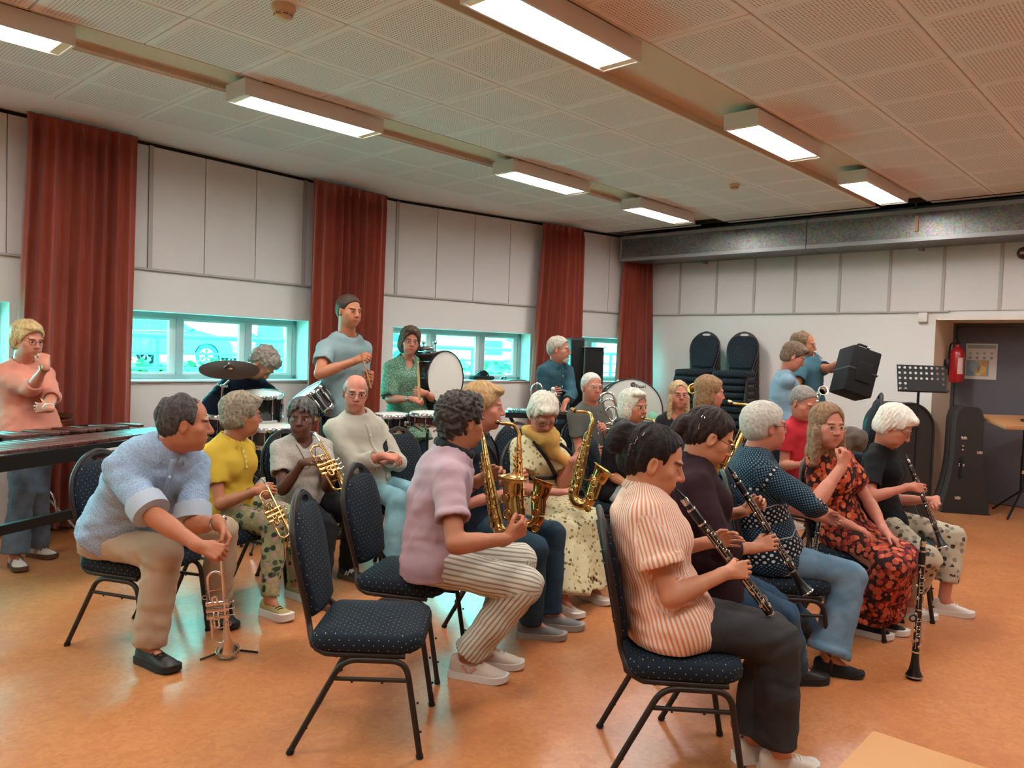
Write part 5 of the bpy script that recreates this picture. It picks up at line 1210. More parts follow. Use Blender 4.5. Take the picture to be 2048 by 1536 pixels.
person('pale_blue_woman', 'woman with short brown hair in pale blue t-shirt standing beside the black case, looking down', 1.68, 'f', PINK, 1.02, .0, seated=False,
    pel=std(1575, 7.1, 1.68), pf=-5, nk=(1572, 744, 7.1), sf=-8, hd=(1588, 713, 7.05), hy=-14, hp=28, hr=0,
    RA=dict(e=(1564, 800), w=(1580, 850, 6.95)), LA=dict(w=(1612, 840, 7.25)), lid=.002, brow='#5a4636',
    hair=('side', '#4a382c', '#86705c', .006), res=1.35, top=dict(name='t_shirt', mat=cloth('plain', '#7f9bab'), sl=.62, hem=-.12, e=.016, se=.018, neck=.066), bot=dict(mat=cloth('denim', '#2a3442', '#3a4656'), len=1.0), shoes=S_WHITE)

person('teal_polo_case', 'man with glasses in teal polo shirt lifting a black instrument case', 1.80, 'm', TAN, 1.06, .03, seated=False,
    pel=std(1620, 7.6, 1.80), pf=-35, nk=(1617, 716, 7.6), sf=-40, hd=(1608, 689, 7.55), hy=-28, hp=8, hr=6,
    RA=dict(e=(1590, 785), w=(1605, 830, 7.35)), LA=dict(e=(1662, 730), w=(1688, 722, 7.1), f=(.8, -.3, .1), p=(0, -.2, -1), c=.7, t=.5, pref=(.3, 0, -.6)), lid=.0025, brow='#5a4030',
    hair=('receding', '#5a4636', '#8d755a', .008), glasses='#8a7a6c', res=1.35, top=dict(name='polo_shirt', mat=cloth('plain', '#3c6470'), sl=.62, hem=-.12, e=.018, se=.018, sflare=.01, collar=True, neck=.064), bot=dict(mat=cloth('denim', '#1c2430', '#28313e'), len=1.0), shoes=S_BLACK)
# ================================================================== CHAIRS
def pad_mat():
    t = NT('navy_upholstery'); v = t.attr('pc')
    d = t.math('MAXIMUM', t.dots(v, .036, .0017), t.dots(t.shift(v, (.018, .018, 0)), .036, .0017))
    f = t.noise(t.obj(), 9, 3); base = t.mix(f, srgb('#0a1520'), srgb('#12222e'))
    t.col(t.mix(d, base, srgb('#c0ab72'))); t.pr(rough=.85, sheen=.0, spec=.3); t.bump(t.noise(t.obj(), 800, 2), .3, .002); return t.m
M_PAD = pad_mat()
M_FRAME = plain('bronze_frame', '#332b26', .45, .55, grain=.15, gscale=500)
M_PLAST = plain('black_plastic', '#15151a', .5)
M_GLIDE = plain('glide_black', '#0f0e0e', .7)
def pad(name, outline, depth, M, o, parent, mat, dome=.012, rnd=.022):
    """upholstered cushion: outline in its own plane (x,y), thickness along z, edges rounded"""
    P = np.array(outline, float); c = P.mean(0); n = len(P); N = np.roll(P, -1, 0) - np.roll(P, 1, 0); N = np.c_[N[:, 1], -N[:, 0]]; N /= np.linalg.norm(N, axis=1)[:, None]
    if ((P[0] - c) @ N[0]) < 0: N = -N
    V = []; UV = []; F = []
    lev = [(-.012, 0.0), (0, .010), (.002, depth * .5), (0, depth - rnd), (-rnd * .3, depth - rnd * .3), (-rnd, depth)]
    for off, z in lev:
        Q = P + N * off; V.append(np.c_[Q, np.full(n, z)]); UV.append(P + N * (depth - z))
    for s_ in (.66, .33):
        Q = c + (P - N * rnd - c) * s_; V.append(np.c_[Q, np.full(n, depth + dome * (1 - s_ ** 2))]); UV.append(Q)
    nr = len(V); V = np.concatenate(V + [[[c[0], c[1], depth + dome]]]); UV = np.concatenate(UV + [[c]])
    for i in range(nr - 1):
        for k in range(n): l = (k + 1) % n; F.append((i * n + k, i * n + l, (i + 1) * n + l, (i + 1) * n + k))
    for k in range(n): F.append(((nr - 1) * n + k, (nr - 1) * n + (k + 1) % n, nr * n))
    F.append(tuple(range(n - 1, -1, -1)))
    m = MB(); m.add(V @ np.asarray(M).T + np.asarray(o), F); ob = m.build(name, mat, parent, 60)
    at = ob.data.attributes.new('pc', 'FLOAT_VECTOR', 'POINT'); at.data.foreach_set('vector', np.c_[UV, np.zeros(len(UV))].astype(F32).ravel()); return ob
def back_half(z):
    return float(np.interp(z, [.44, .52, .60, .68, .75, .81, .86, .895, .916, .925], [.140, .152, .174, .189, .188, .170, .136, .094, .052, .0]))
def back_y(z): return float(np.interp(z, [.375, .45, .56, .70, .93], [-.175, -.215, -.232, -.258, -.305]))
def make_chair():
    t = thing('banquet_chair', 'chair', 'chair')
    sw_, ft = .215, .215
    so = [(-.19, -.205), (.19, -.205)]
    seat = []
    for cx, cy, r_, a0 in ((.165, -.155, .05, -90), (.125, .115, .095, 0), (-.125, .115, .095, 90), (-.165, -.155, .05, 180)):
        for a in np.linspace(a0, a0 + 90, 7): seat.append((cx + r_ * math.cos(rad(a)), cy + r_ * math.sin(rad(a))))
    pad('seat', seat, .066, np.eye(3), (0, 0, .379), t, M_PAD)
    m = MB(); m.rbox((-.17, -.17, .366), (.17, .17, .382), .006); m.build('seat_base', M_PLAST, t, 40)
    # back cushion lies in the leaning plane
    zs = np.linspace(.50, .848, 14); lean = math.atan2(.075, .36)
    outl = [(back_half(z) - .006, z) for z in zs] + [((back_half(.848) - .006) * math.cos(a), .848 + .026 * math.sin(a)) for a in np.linspace(.3, PI - .3, 9)] + [(-(back_half(z) - .006), z) for z in zs[::-1]] + [(-.13, .478), (-.06, .468), (0, .466), (.06, .468), (.13, .478)]
    ca, sa = math.cos(lean), math.sin(lean)
    Mb = np.array([[1, 0, 0], [0, -sa, ca], [0, ca, sa]])   # plane x, up the back, towards the sitter
    pad('backrest', [(x, (z - .46) / ca) for x, z in outl], .045, Mb, (0, -.226, .46), t, M_PAD, .012, .018)
    # handle with its slot at the top
    hc = (0, .893); out = []; inn = []
    for a in np.arange(32) * 2 * PI / 32:
        d = np.array([math.cos(a), math.sin(a)]); R_ = .01
        while R_ < .3:
            q = np.array(hc) + d * R_
            if q[1] > .922 or q[1] < .850 + .02 * (1 - min(1, abs(q[0]) / .15) ** 2) or abs(q[0]) > back_half(q[1]): break
            R_ += .002
        out.append(np.array(hc) + d * R_); inn.append(np.array(hc) + np.array([.058 * d[0], .017 * d[1]]))
    m = MB(); V = []
    for w in (-.012, .014):
        for L_ in (out, inn): V += [(x, back_y(z) + w, z) for x, z in L_]
    F = []
    for k in range(32):
        l = (k + 1) % 32; F += [(k, l, 32 + l, 32 + k), (64 + k, 96 + k, 96 + l, 64 + l), (32 + k, 32 + l, 96 + l, 96 + k), (k, 64 + k, 64 + l, l)]
    m.add(V, F); m.build('handle', M_PLAST, t, 40)
    # tubes
    zz = np.r_[np.linspace(.46, .88, 12), .905, .92, .927]
    right = [(.205, .15, .372), (.205, -.10, .372)] + [(.205, -.15, .378), (.195, -.19, .405)]; right += [(max(.0, back_half(z) + .004), back_y(z), z) for z in zz]
    full = right + [(-x, y, z) for x, y, z in right[::-1][1:]]
    m = MB(); m.tube(spline(full, 2), .0115, 8, ref=(0, 0, 1)); m.build('back_frame', M_FRAME, t, 50)
    for s in (-1, 1):
        for nm, pts in (('leg', [(s * .213, -.06, .356), (s * .213, -.262, .004)]), ('leg', [(s * .213, .14, .356), (s * .213, .215, .004)])):
            (x0, y0, z0), (x1, y1, z1) = pts; sg = -1 if y0 < 0 else 1
            P = fillet([(x0, .04, z0), (x0, y0 + sg * .015, z0), (x1, y1, z1)], .075, 6); m = MB(); m.tube(P, .0115, 8, ref=(1, 0, 0)); lg = m.build(nm, M_FRAME, t, 50)
            m = MB(); m.tube([(x1, y1 - (y1 - y0) * .04, .016), (x1, y1, 0.0)], .0138, 8); m.build('glide', M_GLIDE, lg, 40)
            for f_ in (.42, .72):
                q = np.array([x0, y0 + sg * .03, z0]) * (1 - f_) + np.array([x1, y1, z1]) * f_; m = MB(); m.ball(q + np.array([0, .012, -.004]), .0055, 6); b_ = m.build('bumper', M_GLIDE, lg, 60)
        m = MB(); m.tube([(s * .213, -.115, .285), (s * .213, .158, .285)], .0085, 8); st = m.build('stretcher', M_FRAME, t, 50)
        for y in (-.04, .07): m = MB(); m.ball((s * .213, y, .275), .0055, 6); m.build('bumper', M_GLIDE, st, 60)
    m = MB(); m.tube([(-.2, .12, .366), (.2, .12, .366)], .010, 8); m.build('cross_rail', M_FRAME, t, 50)
    m = MB(); m.tube([(-.2, -.10, .366), (.2, -.10, .366)], .010, 8); m.build('cross_rail', M_FRAME, t, 50)
    return t
chair0 = make_chair(); chair_used = [0]
def chair(x, y, face, label, group='navy banquet chairs in the rows', z=0.0, tilt=0.0):
    c = chair0 if not chair_used[0] else copy_tree(chair0); chair_used[0] = 1
    c.location = (float(x), float(y), float(z)); c.rotation_euler = (tilt, 0, rad(face - 90)); c['label'] = label; c['group'] = group; return c
chair(-.505, 3.01, 0, 'empty navy dotted chair in front, with nobody near its seat')
CH = dict(front_clarinet=('chair under the orange striped blouse', (.64, 2.85), -4), lilac_saxophone=('chair under the man in the lilac polo, its seat half free', (-.45, 3.70), -13), trumpet_man=('chair under the man in the pale blue shirt', (-1.80, 3.86), -18),
    second_clarinet='chair under the maroon sweater', third_clarinet='chair under the grey-haired woman in the dotted sweater', flower_dress='chair under the orange flowered dress', white_hair_clarinet='chair under the white-haired woman in black at the end of the clarinets', navy_saxophone='chair under the blond saxophonist', scarf_saxophone='chair under the woman with the yellow scarf',
    yellow_polo='chair under the yellow polo shirt', cream_shirt_cornet='chair under the woman with grey dreadlocks', bald_man='chair under the bald man', grey_shirt_horn='chair under the man in the grey shirt', black_top_saxophone='chair under the woman with the white bob', black_tee='chair under the woman in the black t-shirt', grey_top_saxophone='chair under the woman in the dark grey top', red_polo='chair under the person in the red polo')
for k_, v_ in CH.items():
    p_ = PEOPLE[k_]
    if isinstance(v_, tuple): chair(v_[1][0], v_[1][1], v_[2], 'navy dotted ' + v_[0])
    else:
        q = p_['Pv'] + p_['fp'] * .075; chair(q[0], q[1], math.degrees(math.atan2(p_['fp'][1], p_['fp'][0])), 'navy dotted ' + v_)
q = atD(806, 866, 5.55); chair(q[0] + .18, q[1] - .12, -40, 'empty navy chair between the bald man and the lilac polo, seen in part')
q = atD(1030, 832, 6.3); chair(q[0] + .1, q[1] - .22, -75, 'empty dark chair with slotted back behind the woman with the yellow scarf')
# stacks against the far wall and a low one by the big case
def stack(x, y, face, n, label, group, dz=.084, df=.012):
    d = facing(face)
    for i in range(n):
        w = ['lowest', 'second from the floor', 'third from the floor', 'fourth from the floor', 'fifth from the floor', 'sixth from the floor', 'seventh from the floor', 'eighth from the floor', 'ninth from the floor', 'tenth from the floor', 'eleventh from the floor'][i] if i < n - 1 else 'topmost'
        chair(x + d[0] * df * i, y + d[1] * df * i, face, '%s chair %s' % (w, label), group, z=dz * i)
q = rm(8.86, 5.02); stack(q[0], q[1], -126, 12, 'of the left stack against the far wall', 'left stack of banquet chairs')
q = rm(8.86, 4.50); stack(q[0], q[1], -126, 12, 'of the right stack against the far wall', 'right stack of banquet chairs')
stack(2.70, 6.42, 162, 5, 'of the low stack beside the arched case', 'low stack of banquet chairs', df=-.0)
# ================================================================== INSTRUMENTS
def metal(name, c, rough=.2):
    return plain(name, c, rough, 1.0)
M_GOLD = metal('gold_lacquer', '#caa764', .22); M_SILVER = metal('silver_plate', '#d8d2c9', .16); M_ROSE = metal('rose_silver', '#dccdc2', .17); M_CHROME = metal('chrome', '#cfd2d4', .12)
M_EBON = plain('ebony', '#0e0d0d', .3); M_MOUTH = plain('ebonite', '#0b0b0b', .25); M_BLACKM = plain('black_metal', '#131314', .4, .2)
def clarinet(label, top, end, up=(0, 0, 1), L=None, group='clarinets', bell=True):
    top, end = np.asarray(top, float), np.asarray(end, float); ax = unit(end - top); L = L or np.linalg.norm(end - top); s = L / (.66 if bell else .55)
    t = thing('clarinet', label, 'clarinet', end, 0, group); F = frame(ax, up); base = end; X = lambda a, b=0, c=0: top + s * (ax * a + F[:, 0] * b + F[:, 2] * c)
    lt = lambda prof, nm, mat, n=16: (lambda m: (m.lathe([(r * s, h * s) for r, h in prof], top, ax, n, up=tuple(F[:, 2])), m.build(nm, mat, t, 35, base=base)))(MB())
    lt([(.0035, 0), (.0065, .012), (.009, .03), (.0115, .05), (.0118, .088)], 'mouthpiece', M_MOUTH)
    lt([(.0128, .04), (.0132, .042), (.0132, .064), (.0126, .066)], 'ligature', M_SILVER)
    m = MB()
    for h in (.047, .058): m.tube([X(h, -.012, -.014), X(h, -.02, -.014)], .0016 * s, 5)
    lt([(.0138, .088), (.0152, .094), (.0160, .118), (.0148, .150)], 'barrel', M_EBON)
    lt([(.0140, .152), (.0138, .154), (.0138, .352)], 'upper_joint', M_EBON); lt([(.0148, .356), (.0146, .36), (.0150, .545), (.0152, .548)], 'lower_joint', M_EBON)
    if bell: lt([(.0158, .551), (.016, .565), (.0185, .6), (.025, .632), (.0365, .656), (.038, .66), (.034, .659), (.02, .62)], 'bell', M_EBON, 22); lt([(.0372, .6545), (.0386, .657), (.0384, .661), (.036, .6605)], 'bell_ring', M_SILVER, 22)
    for h in (.0875, .151, .354, .5495): lt([(.0155, h - .004), (.0166, h - .003), (.0166, h + .003), (.0155, h + .004)], 'ring', M_SILVER)
    m = MB()
    for h, b in ((.20, 0), (.235, 0), (.268, 0), (.40, 0), (.435, 0), (.468, 0)): m.ring(X(h, b, .0152), .0075 * s, .0016 * s, F[:, 2], 12, 5)
    for h, b, c, r in ((.18, .009, .012, .006), (.30, .011, .011, .0075), (.325, -.011, .011, .0075), (.285, -.010, .012, .006), (.49, .006, .015, .0085), (.52, -.008, .015, .009), (.50, .015, .004, .008), (.245, .014, .005, .006), (.215, -.014, .006, .006), (.375, .013, .008, .0075), (.45, .014, .008, .006)):
        m.lathe([(r * s, 0), (r * s, .003 * s), (r * .6 * s, .0045 * s), (0, .005 * s)], X(h, b, c), F[:, 2] * .9 + F[:, 0] * (b * 30), 10)
    for a, b, x, z in ((.165, .34, .009, .0155), (.17, .335, -.009, .0155), (.19, .33, .0155, .007), (.37, .53, .010, .0165), (.365, .54, -.010, .0165), (.40, .52, .016, .008), (.43, .50, -.016, .008), (.22, .31, -.0155, .008)):
        m.tube([X(a, x, z), X(b, x, z)], .0017 * s, 6)
        for h in (a, (a + b) / 2, b): m.ball(X(h, x * .95, z * .95), .003 * s, 6)
    for a, b, x in ((.39, .43, .018), (.415, .455, .021), (.48, .505, -.017)): m.tube([X(a, x, .012), X((a + b) / 2, x * 1.15, .015), X(b, x * .9, .014)], .003 * s, 5, flat=.5)
    ko = m.build('keywork', M_SILVER, t, 50, base=base); ko['kind'] = 'stuff'; return t
def saxophone(label, M, J, B, side, mat=None, bell=.5, s=1.0, vis=True, bellto=None):
    """M mouthpiece tip, J top of the body tube, B lowest point of the bow, side: where the bell stands"""
    mat = mat or M_GOLD; M, J, B = (np.asarray(q, float) for q in (M, J, B)); ax = unit(B - J); side = unit(np.asarray(side, float) - ax * (np.asarray(side, float) @ ax)); L = np.linalg.norm(B - J); k = L / .50 * s
    up = np.cross(ax, side); t = thing('saxophone', label, 'saxophone', B, 0, 'saxophones'); base = B
    X = lambda a, b=0, c=0: J + ax * a * L + side * b * k + up * c * k
    m = MB(); m.tube([X(0), X(.25), X(.55), X(.86)], [.0125 * k, .0175 * k, .0245 * k, .031 * k], 16); m.build('body_tube', mat, t, 60, base=base)
    bow = [X(.86)] + [X(.86 + .115 * math.sin(a), .055 * (1 - math.cos(a))) for a in np.linspace(.25, PI - .1, 9)]
    m = MB(); m.tube(bow, np.linspace(.031, .037, len(bow)) * k, 16); m.build('bow', mat, t, 60, base=base)
    hb = .86 - bell; top_ = [X(.86, .11), X(.80, .112), X(.62, .118), X(hb + .14, .128), X(hb + .07, .136), X(hb + .03, .142), X(hb, .148)]
    m = MB(); m.tube(spline(top_, 3), np.interp(np.linspace(0, 1, 19), [0, .3, .6, .8, .92, 1], [.037, .042, .048, .055, .064, .074]) * k, 22, caps=False)
    bo = m.build('bell', mat, t, 60, base=base); sm = bo.modifiers.new('thick', 'SOLIDIFY'); sm.thickness = .002
    d = unit(top_[-1] - top_[-2]); m = MB(); m.ring(top_[-1], .0742 * k, .0028 * k, d, 26, 6); m.build('bell_rim', mat, t, 60, base=base)
    u = unit(M - J); e = J - ax * .05 * k; mid = e * .45 + M * .55 - ax * .035 * k * 0 + np.array([0, 0, .012])
    nk_ = spline([J, J - ax * .035 * k, e * .8 + M * .2 - ax * .022 * k, M * .62 + J * .38 - ax * .022 * k, M * .8 + J * .2 - ax * .006 * k], 4)
    m = MB(); m.tube(nk_, np.linspace(.0125, .0085, len(nk_)) * k, 12); m.build('neck', mat, t, 60, base=base)
    m = MB(); m.tube([nk_[-3], M * .55 + nk_[-3] * .45, M], [.0135 * k, .0125 * k, .005 * k], 12); m.build('mouthpiece', M_MOUTH, t, 60, base=base)
    m = MB(); q = M * .45 + nk_[-3] * .55; dd = unit(M - nk_[-3]); m.tube([q - dd * .012 * k, q + dd * .014 * k], .0142 * k, 12); m.build('ligature', mat, t, 40, base=base)
    m = MB(); rr_ = lambda a: np.interp(a, [0, .25, .55, .86], [.0125, .0175, .0245, .031])
    for i, a in enumerate(np.linspace(.10, .84, 15)):
        r = np.interp(a, [.1, .85], [.008, .019]); dr = unit(up * (1 if i % 3 else .4) + side * (.35 if i % 2 else -.45)); c = J + ax * a * L + dr * (rr_(a) + .004) * k
        m.lathe([(r * k, 0), (r * k, .004 * k), (r * .85 * k, .006 * k), (r * .3 * k, .0065 * k), (0, .0085 * k)], c, dr, 14)
    for a in (.2, .36, .52):
        c = X(hb + a, .12, .052); m.lathe([(.02 * k, 0), (.021 * k, .006 * k), (0, .009 * k)], c, up, 14); m.ring(c + up * .012 * k, .022 * k, .002 * k, up, 14, 5)
    for j, (b_, c_) in enumerate(((.012, .034), (-.016, .034), (-.034, .012), (.034, .02), (-.03, -.018), (0, .042))):
        m.tube([X(.06 + .03 * j, b_ * .6, c_ * .75), X(.5, b_, c_), X(.84 - .02 * j, b_ * 1.1, c_ * 1.1)], .0022 * k, 6)
        for a in np.linspace(.12, .8, 7): m.lathe([(.0042 * k, -.004 * k), (.0042 * k, .004 * k)], X(a, b_ * np.interp(a, [0, .5, .84], [.6, 1, 1.1]), c_ * np.interp(a, [0, .5, .84], [.75, 1, 1.1])), ax, 7)
    for a in (.2, .24, .28, .42, .47, .52): m.lathe([(.0075 * k, 0), (.0075 * k, .003 * k), (.005 * k, .0036 * k)], X(a, -.012, .042), up, 9)
    m.tube([X(.66, .02, .03), X(.66, .07, .04), X(.62, .118, .03)], .003 * k, 6)
    ko = m.build('keywork', mat, t, 50, base=base); ko['kind'] = 'stuff'; return t
def trumpet(label, mouth, bell, side, mat, name='trumpet', s=1.0, group='trumpets and cornets', stretch=1.0):
    """mouth: rim of the mouthpiece, bell: centre of the bell rim, side: where the valve bottoms point"""
    mouth, bell = np.asarray(mouth, float), np.asarray(bell, float); ax = unit(mouth - bell); L = np.linalg.norm(mouth - bell); k = L / .50; side = unit(np.asarray(side, float) - ax * (np.asarray(side, float) @ ax)); up = np.cross(ax, side)
    t = thing(name, label, 'trumpet', bell, 0, group); base = bell; k2 = k * s
    X = lambda a, b=0, c=0: bell + ax * a * k + side * b * k2 + up * c * k2
    P = [X(0), X(.012), X(.03), X(.06), X(.11), X(.18), X(.38)] + [X(.38 + .036 * math.sin(a), .036 * (1 - math.cos(a))) for a in np.linspace(.3, PI, 8)] + [X(.26, .072)]
    R = [.060, .048, .036, .024, .016, .0105, .0066] + [.006] * 9
    m = MB(); m.tube(P, np.array(R) * k2, 18, caps=False); bo = m.build('bell', mat, t, 60, base=base); sm = bo.modifiers.new('thick', 'SOLIDIFY'); sm.thickness = .0015; m = MB(); m.ring(X(0), .060 * k2, .002 * k2, ax, 24, 6); m.build('bell_rim', mat, t, 60, base=base)
    m = MB(); P = [X(.425, .0, .018), X(.06 + .03, .0, .018)] + [X(.09 - .034 * math.sin(a), .034 * (1 - math.cos(a)), .018) for a in np.linspace(.3, PI, 8)] + [X(.19, .068, .018)]
    m.tube(P, .0062 * k2, 10); lo = m.build('leadpipe', mat, t, 60, base=base)
    m = MB(); m.tube([X(.425, .0, .018), X(.47, .0, .012), X(.487, 0, .008), X(.5, 0, 0)], np.array([.0075, .0058, .010, .0135]) * k2, 12); m.build('mouthpiece', M_SILVER, t, 50, base=base)
    for i in range(3):
        a = .195 + .034 * i; m = MB(); m.lathe([(.0125 * k2, -.02 * k2), (.015 * k2, -.018 * k2), (.015 * k2, -.012 * k2), (.0138 * k2, -.011 * k2), (.0138 * k2, .078 * k2), (.0152 * k2, .079 * k2), (.0152 * k2, .086 * k2), (.008 * k2, .089 * k2)], X(a, 0, .010), side, 14)
        v = m.build('valve_casing', mat, t, 40, base=base); m = MB(); m.lathe([(.003 * k2, -.042 * k2), (.003 * k2, -.018 * k2)], X(a, 0, .01), side, 8); m.lathe([(.0085 * k2, -.046 * k2), (.009 * k2, -.042 * k2), (.008 * k2, -.040 * k2)], X(a, 0, .01), side, 12); m.build('piston', M_SILVER, v, 40, base=base)
    m = MB()
    for a, sg, l in ((.195, 1, .02), (.229, 1, .012), (.263, -1, .03)):
        q = [X(a, .03, .01), X(a + (.012 if sg < 0 else -.012), .03, .01 + .03), X(a - sg * (.02 + l), .03, .035), X(a - sg * (.02 + l), .052, .035), X(a - .012 * sg, .052, .035), X(a, .052, .01)]
        m.tube(fillet(q, .012 * k2, 3), .0055 * k2, 8)
    so = m.build('valve_slides', mat, t, 50, base=base); so['kind'] = 'stuff'
    m = MB()
    for a in (.13, .33): m.tube([X(a, .004), X(a, .034, .01), X(a, .066, .012)], .0028 * k2, 6)
    m.ring(X(.15, -.012, .012), .013 * k2, .0024 * k2, up, 14, 5); m.ring(X(.3, .09, .014), .012 * k2, .0022 * k2, up, 14, 5)
    so = m.build('braces', mat, t, 50, base=base); so['kind'] = 'stuff'; return t

# clarinets in use
pp = PEOPLE
clarinet('black clarinet played by the woman in the orange striped blouse', atD(1353, 979, 2.84), atD(1541, 1229, 2.80), (.35, -.75, .5), bell=False, L=.56)
clarinet('black clarinet played by the woman in the maroon sweater', atD(1456, 932, 3.33), atD(1612, 1186, 3.22), (.35, -.75, .5))
clarinet('black clarinet held upright between the dotted sweater and the flowered dress', atD(1652, 965, 4.12), atD(1630, 1090, 4.08), (0, -1, .2), L=.5)
clarinet('black clarinet played by the white-haired woman at the end of the row', atD(1811, 908, 4.60), atD(1886, 1095, 4.40), (.3, -.8, .4))
b_ = atz(1828, 1352, .012); tp = np.array([b_[0] + .02, b_[1] + .02, .70])
clarinet('black clarinet standing upright on the floor on its bell, mouthpiece end up', tp, b_, (-.1, -1, .0))
q = thing('instrument_peg', 'small black peg stand inside the bell of the clarinet on the floor', 'stand', b_)
m = MB(); m.lathe([(.03, -.012), (.032, -.004), (.012, .006), (.009, .08), (0, .085)], b_, (0, 0, 1), 16); m.build('peg', M_BLACKM, q, 40, base=b_)
m = MB(); c_ = np.array([b_[0] - .005, b_[1] - .02, .30]); m.ring(c_ + np.array([-.03, -.01, .0]), .016, .004, (0, 1, .2), 14, 6); m.build('thumb_hook', M_BLACKM, q, 50, base=b_)
# saxophones
saxophone('gold saxophone held by the man in the lilac polo', atD(944, 866, 3.80), atD(968, 888, 3.74), atD(1000, 1078, 3.62), (.75, -.55, .2), bell=.44)
saxophone('darker gold saxophone played by the blond saxophonist', atD(985, 839, 4.30), atD(1038, 880, 4.26), atD(1040, 1058, 4.10), (.85, -.4, .1), metal('dark_lacquer', '#a8743f', .22), bell=.36)
saxophone('bright gold saxophone of the woman with the yellow scarf', atD(1139, 817, 4.72), atD(1182, 852, 4.64), atD(1142, 1008, 4.58), (.9, -.25, .1), bell=.38)
saxophone('gold saxophone of the woman with the white bob, mostly hidden', atD(1281, 832, 5.38), atD(1312, 862, 5.30), atD(1306, 985, 5.28), (.8, -.5, .1))
saxophone('gold saxophone beside the woman in the dark grey top, neck pointing at the stacked chairs', atD(1452, 801, 5.60), atD(1500, 832, 5.5), atD(1448, 955, 5.42), (-.75, -.6, .1), bell=.3)
# brass
trumpet('silver trumpet standing on its bell on the floor', atD(442, 1108, 3.44), atz(456, 1300, .035), (-.95, -.3, 0), M_ROSE, s=.8)
b_ = atz(456, 1303, 0); q = thing('trumpet_stand', 'black folding tripod under the silver trumpet on the floor', 'stand', b_)
m = MB(); m.lathe([(.018, .004), (.016, .03), (.008, .10), (0, .12)], b_, (0, 0, 1), 14); m.build('peg', M_BLACKM, q, 40, base=b_)
for a in (-5, 118, 235): m = MB(); d = facing(a); m.tube([b_ + np.array([0, 0, .012]), b_ + d * .15 + np.array([0, 0, .006])], .0055, 6, flat=.7); m.build('leg', M_BLACKM, q, 40, base=b_)
trumpet('gold cornet resting on the lap of the person in the yellow polo', atD(527, 957, 4.22), atD(590, 1085, 4.08), (-.6, -.2, -.25), metal('cornet_brass', '#d0a56a', .18), 'cornet', 1.0)
trumpet('gold flugelhorn held upright by the woman with grey dreadlocks', atD(630, 868, 4.72), atD(700, 992, 4.50), (-.6, -.5, -.3), metal('cornet_brass', '#d0a56a', .18), 'flugelhorn', 1.1)
trumpet('silver trumpet raised behind the person in the red polo, bell to the right', atD(1622, 803, 6.45), atD(1647, 781, 6.15), (0, .2, -1), M_SILVER, 'trumpet', 1.0)
trumpet('gold horn behind the woman in the dark grey top, bell towards the viewer', atD(1420, 800, 6.45), atD(1385, 777, 6.2), (0, .2, -1), M_GOLD, 'cornet', 1.0)
def looped_horn(label, pts_list, bellc, D, mat, name):
    c = atD(bellc[0], bellc[1], D); t = thing(name, label, 'trombone', (c[0], c[1], .6), 0); base = np.array([c[0], c[1], .6])
    for nm, r, cl, P in pts_list:
        m = MB(); m.tube(spline([atD(x, y, D + dd) for x, y, dd in P], 5, closed=cl), r, 10, closed=cl); m.build(nm, mat, t, 60, base=base)
    return t
looped_horn('silver valve trombone standing before the man in the grey shirt', [('outer_loop', .010, True, [(1203, 795, 0), (1208, 787, 0), (1220, 786, 0), (1228, 794, 0), (1233, 820, 0), (1232, 836, 0), (1222, 843, 0), (1214, 832, 0)]), ('inner_loop', .009, True, [(1213, 822, -.05), (1220, 814, -.05), (1231, 816, -.05), (1235, 830, -.05), (1231, 842, -.05), (1220, 840, -.05)]), ('cross_bend', .008, False, [(1204, 806, -.02), (1213, 799, -.06), (1225, 800, -.06), (1231, 808, -.02)]),
    ('slide_tube', .008, False, [(1218, 843, 0), (1215, 870, 0), (1212, 960, -.1)]), ('slide_tube', .008, False, [(1228, 842, 0), (1224, 870, 0), (1222, 960, -.1)]), ('valve_casing', .017, False, [(1212, 848, -.03), (1228, 850, -.03), (1236, 853, -.03)]), ('valve_casing', .017, False, [(1212, 858, -.03), (1226, 860, -.03), (1234, 863, -.03)])], (1218, 850), 6.4, M_SILVER, 'valve_trombone')
looped_horn('silver trombone loop standing left of the bearded man', [('tuning_slide', .011, False, [(1063, 815, 0), (1063, 785, 0), (1067, 771, 0), (1075, 767, 0), (1082, 772, 0), (1085, 785, 0), (1085, 815, 0)]), ('inner_bend', .008, False, [(1069, 812, -.03), (1069, 793, -.03), (1074, 785, -.03), (1080, 789, -.03), (1081, 812, -.03)]), ('stay', .006, False, [(1064, 800, 0), (1075, 802, 0), (1085, 800, 0)]), ('slide_tube', .009, False, [(1063, 815, 0), (1066, 900, -.1), (1068, 985, -.1)]), ('slide_tube', .009, False, [(1085, 815, 0), (1084, 900, -.1), (1083, 985, -.1)])], (1074, 790), 7.2, M_SILVER, 'trombone')

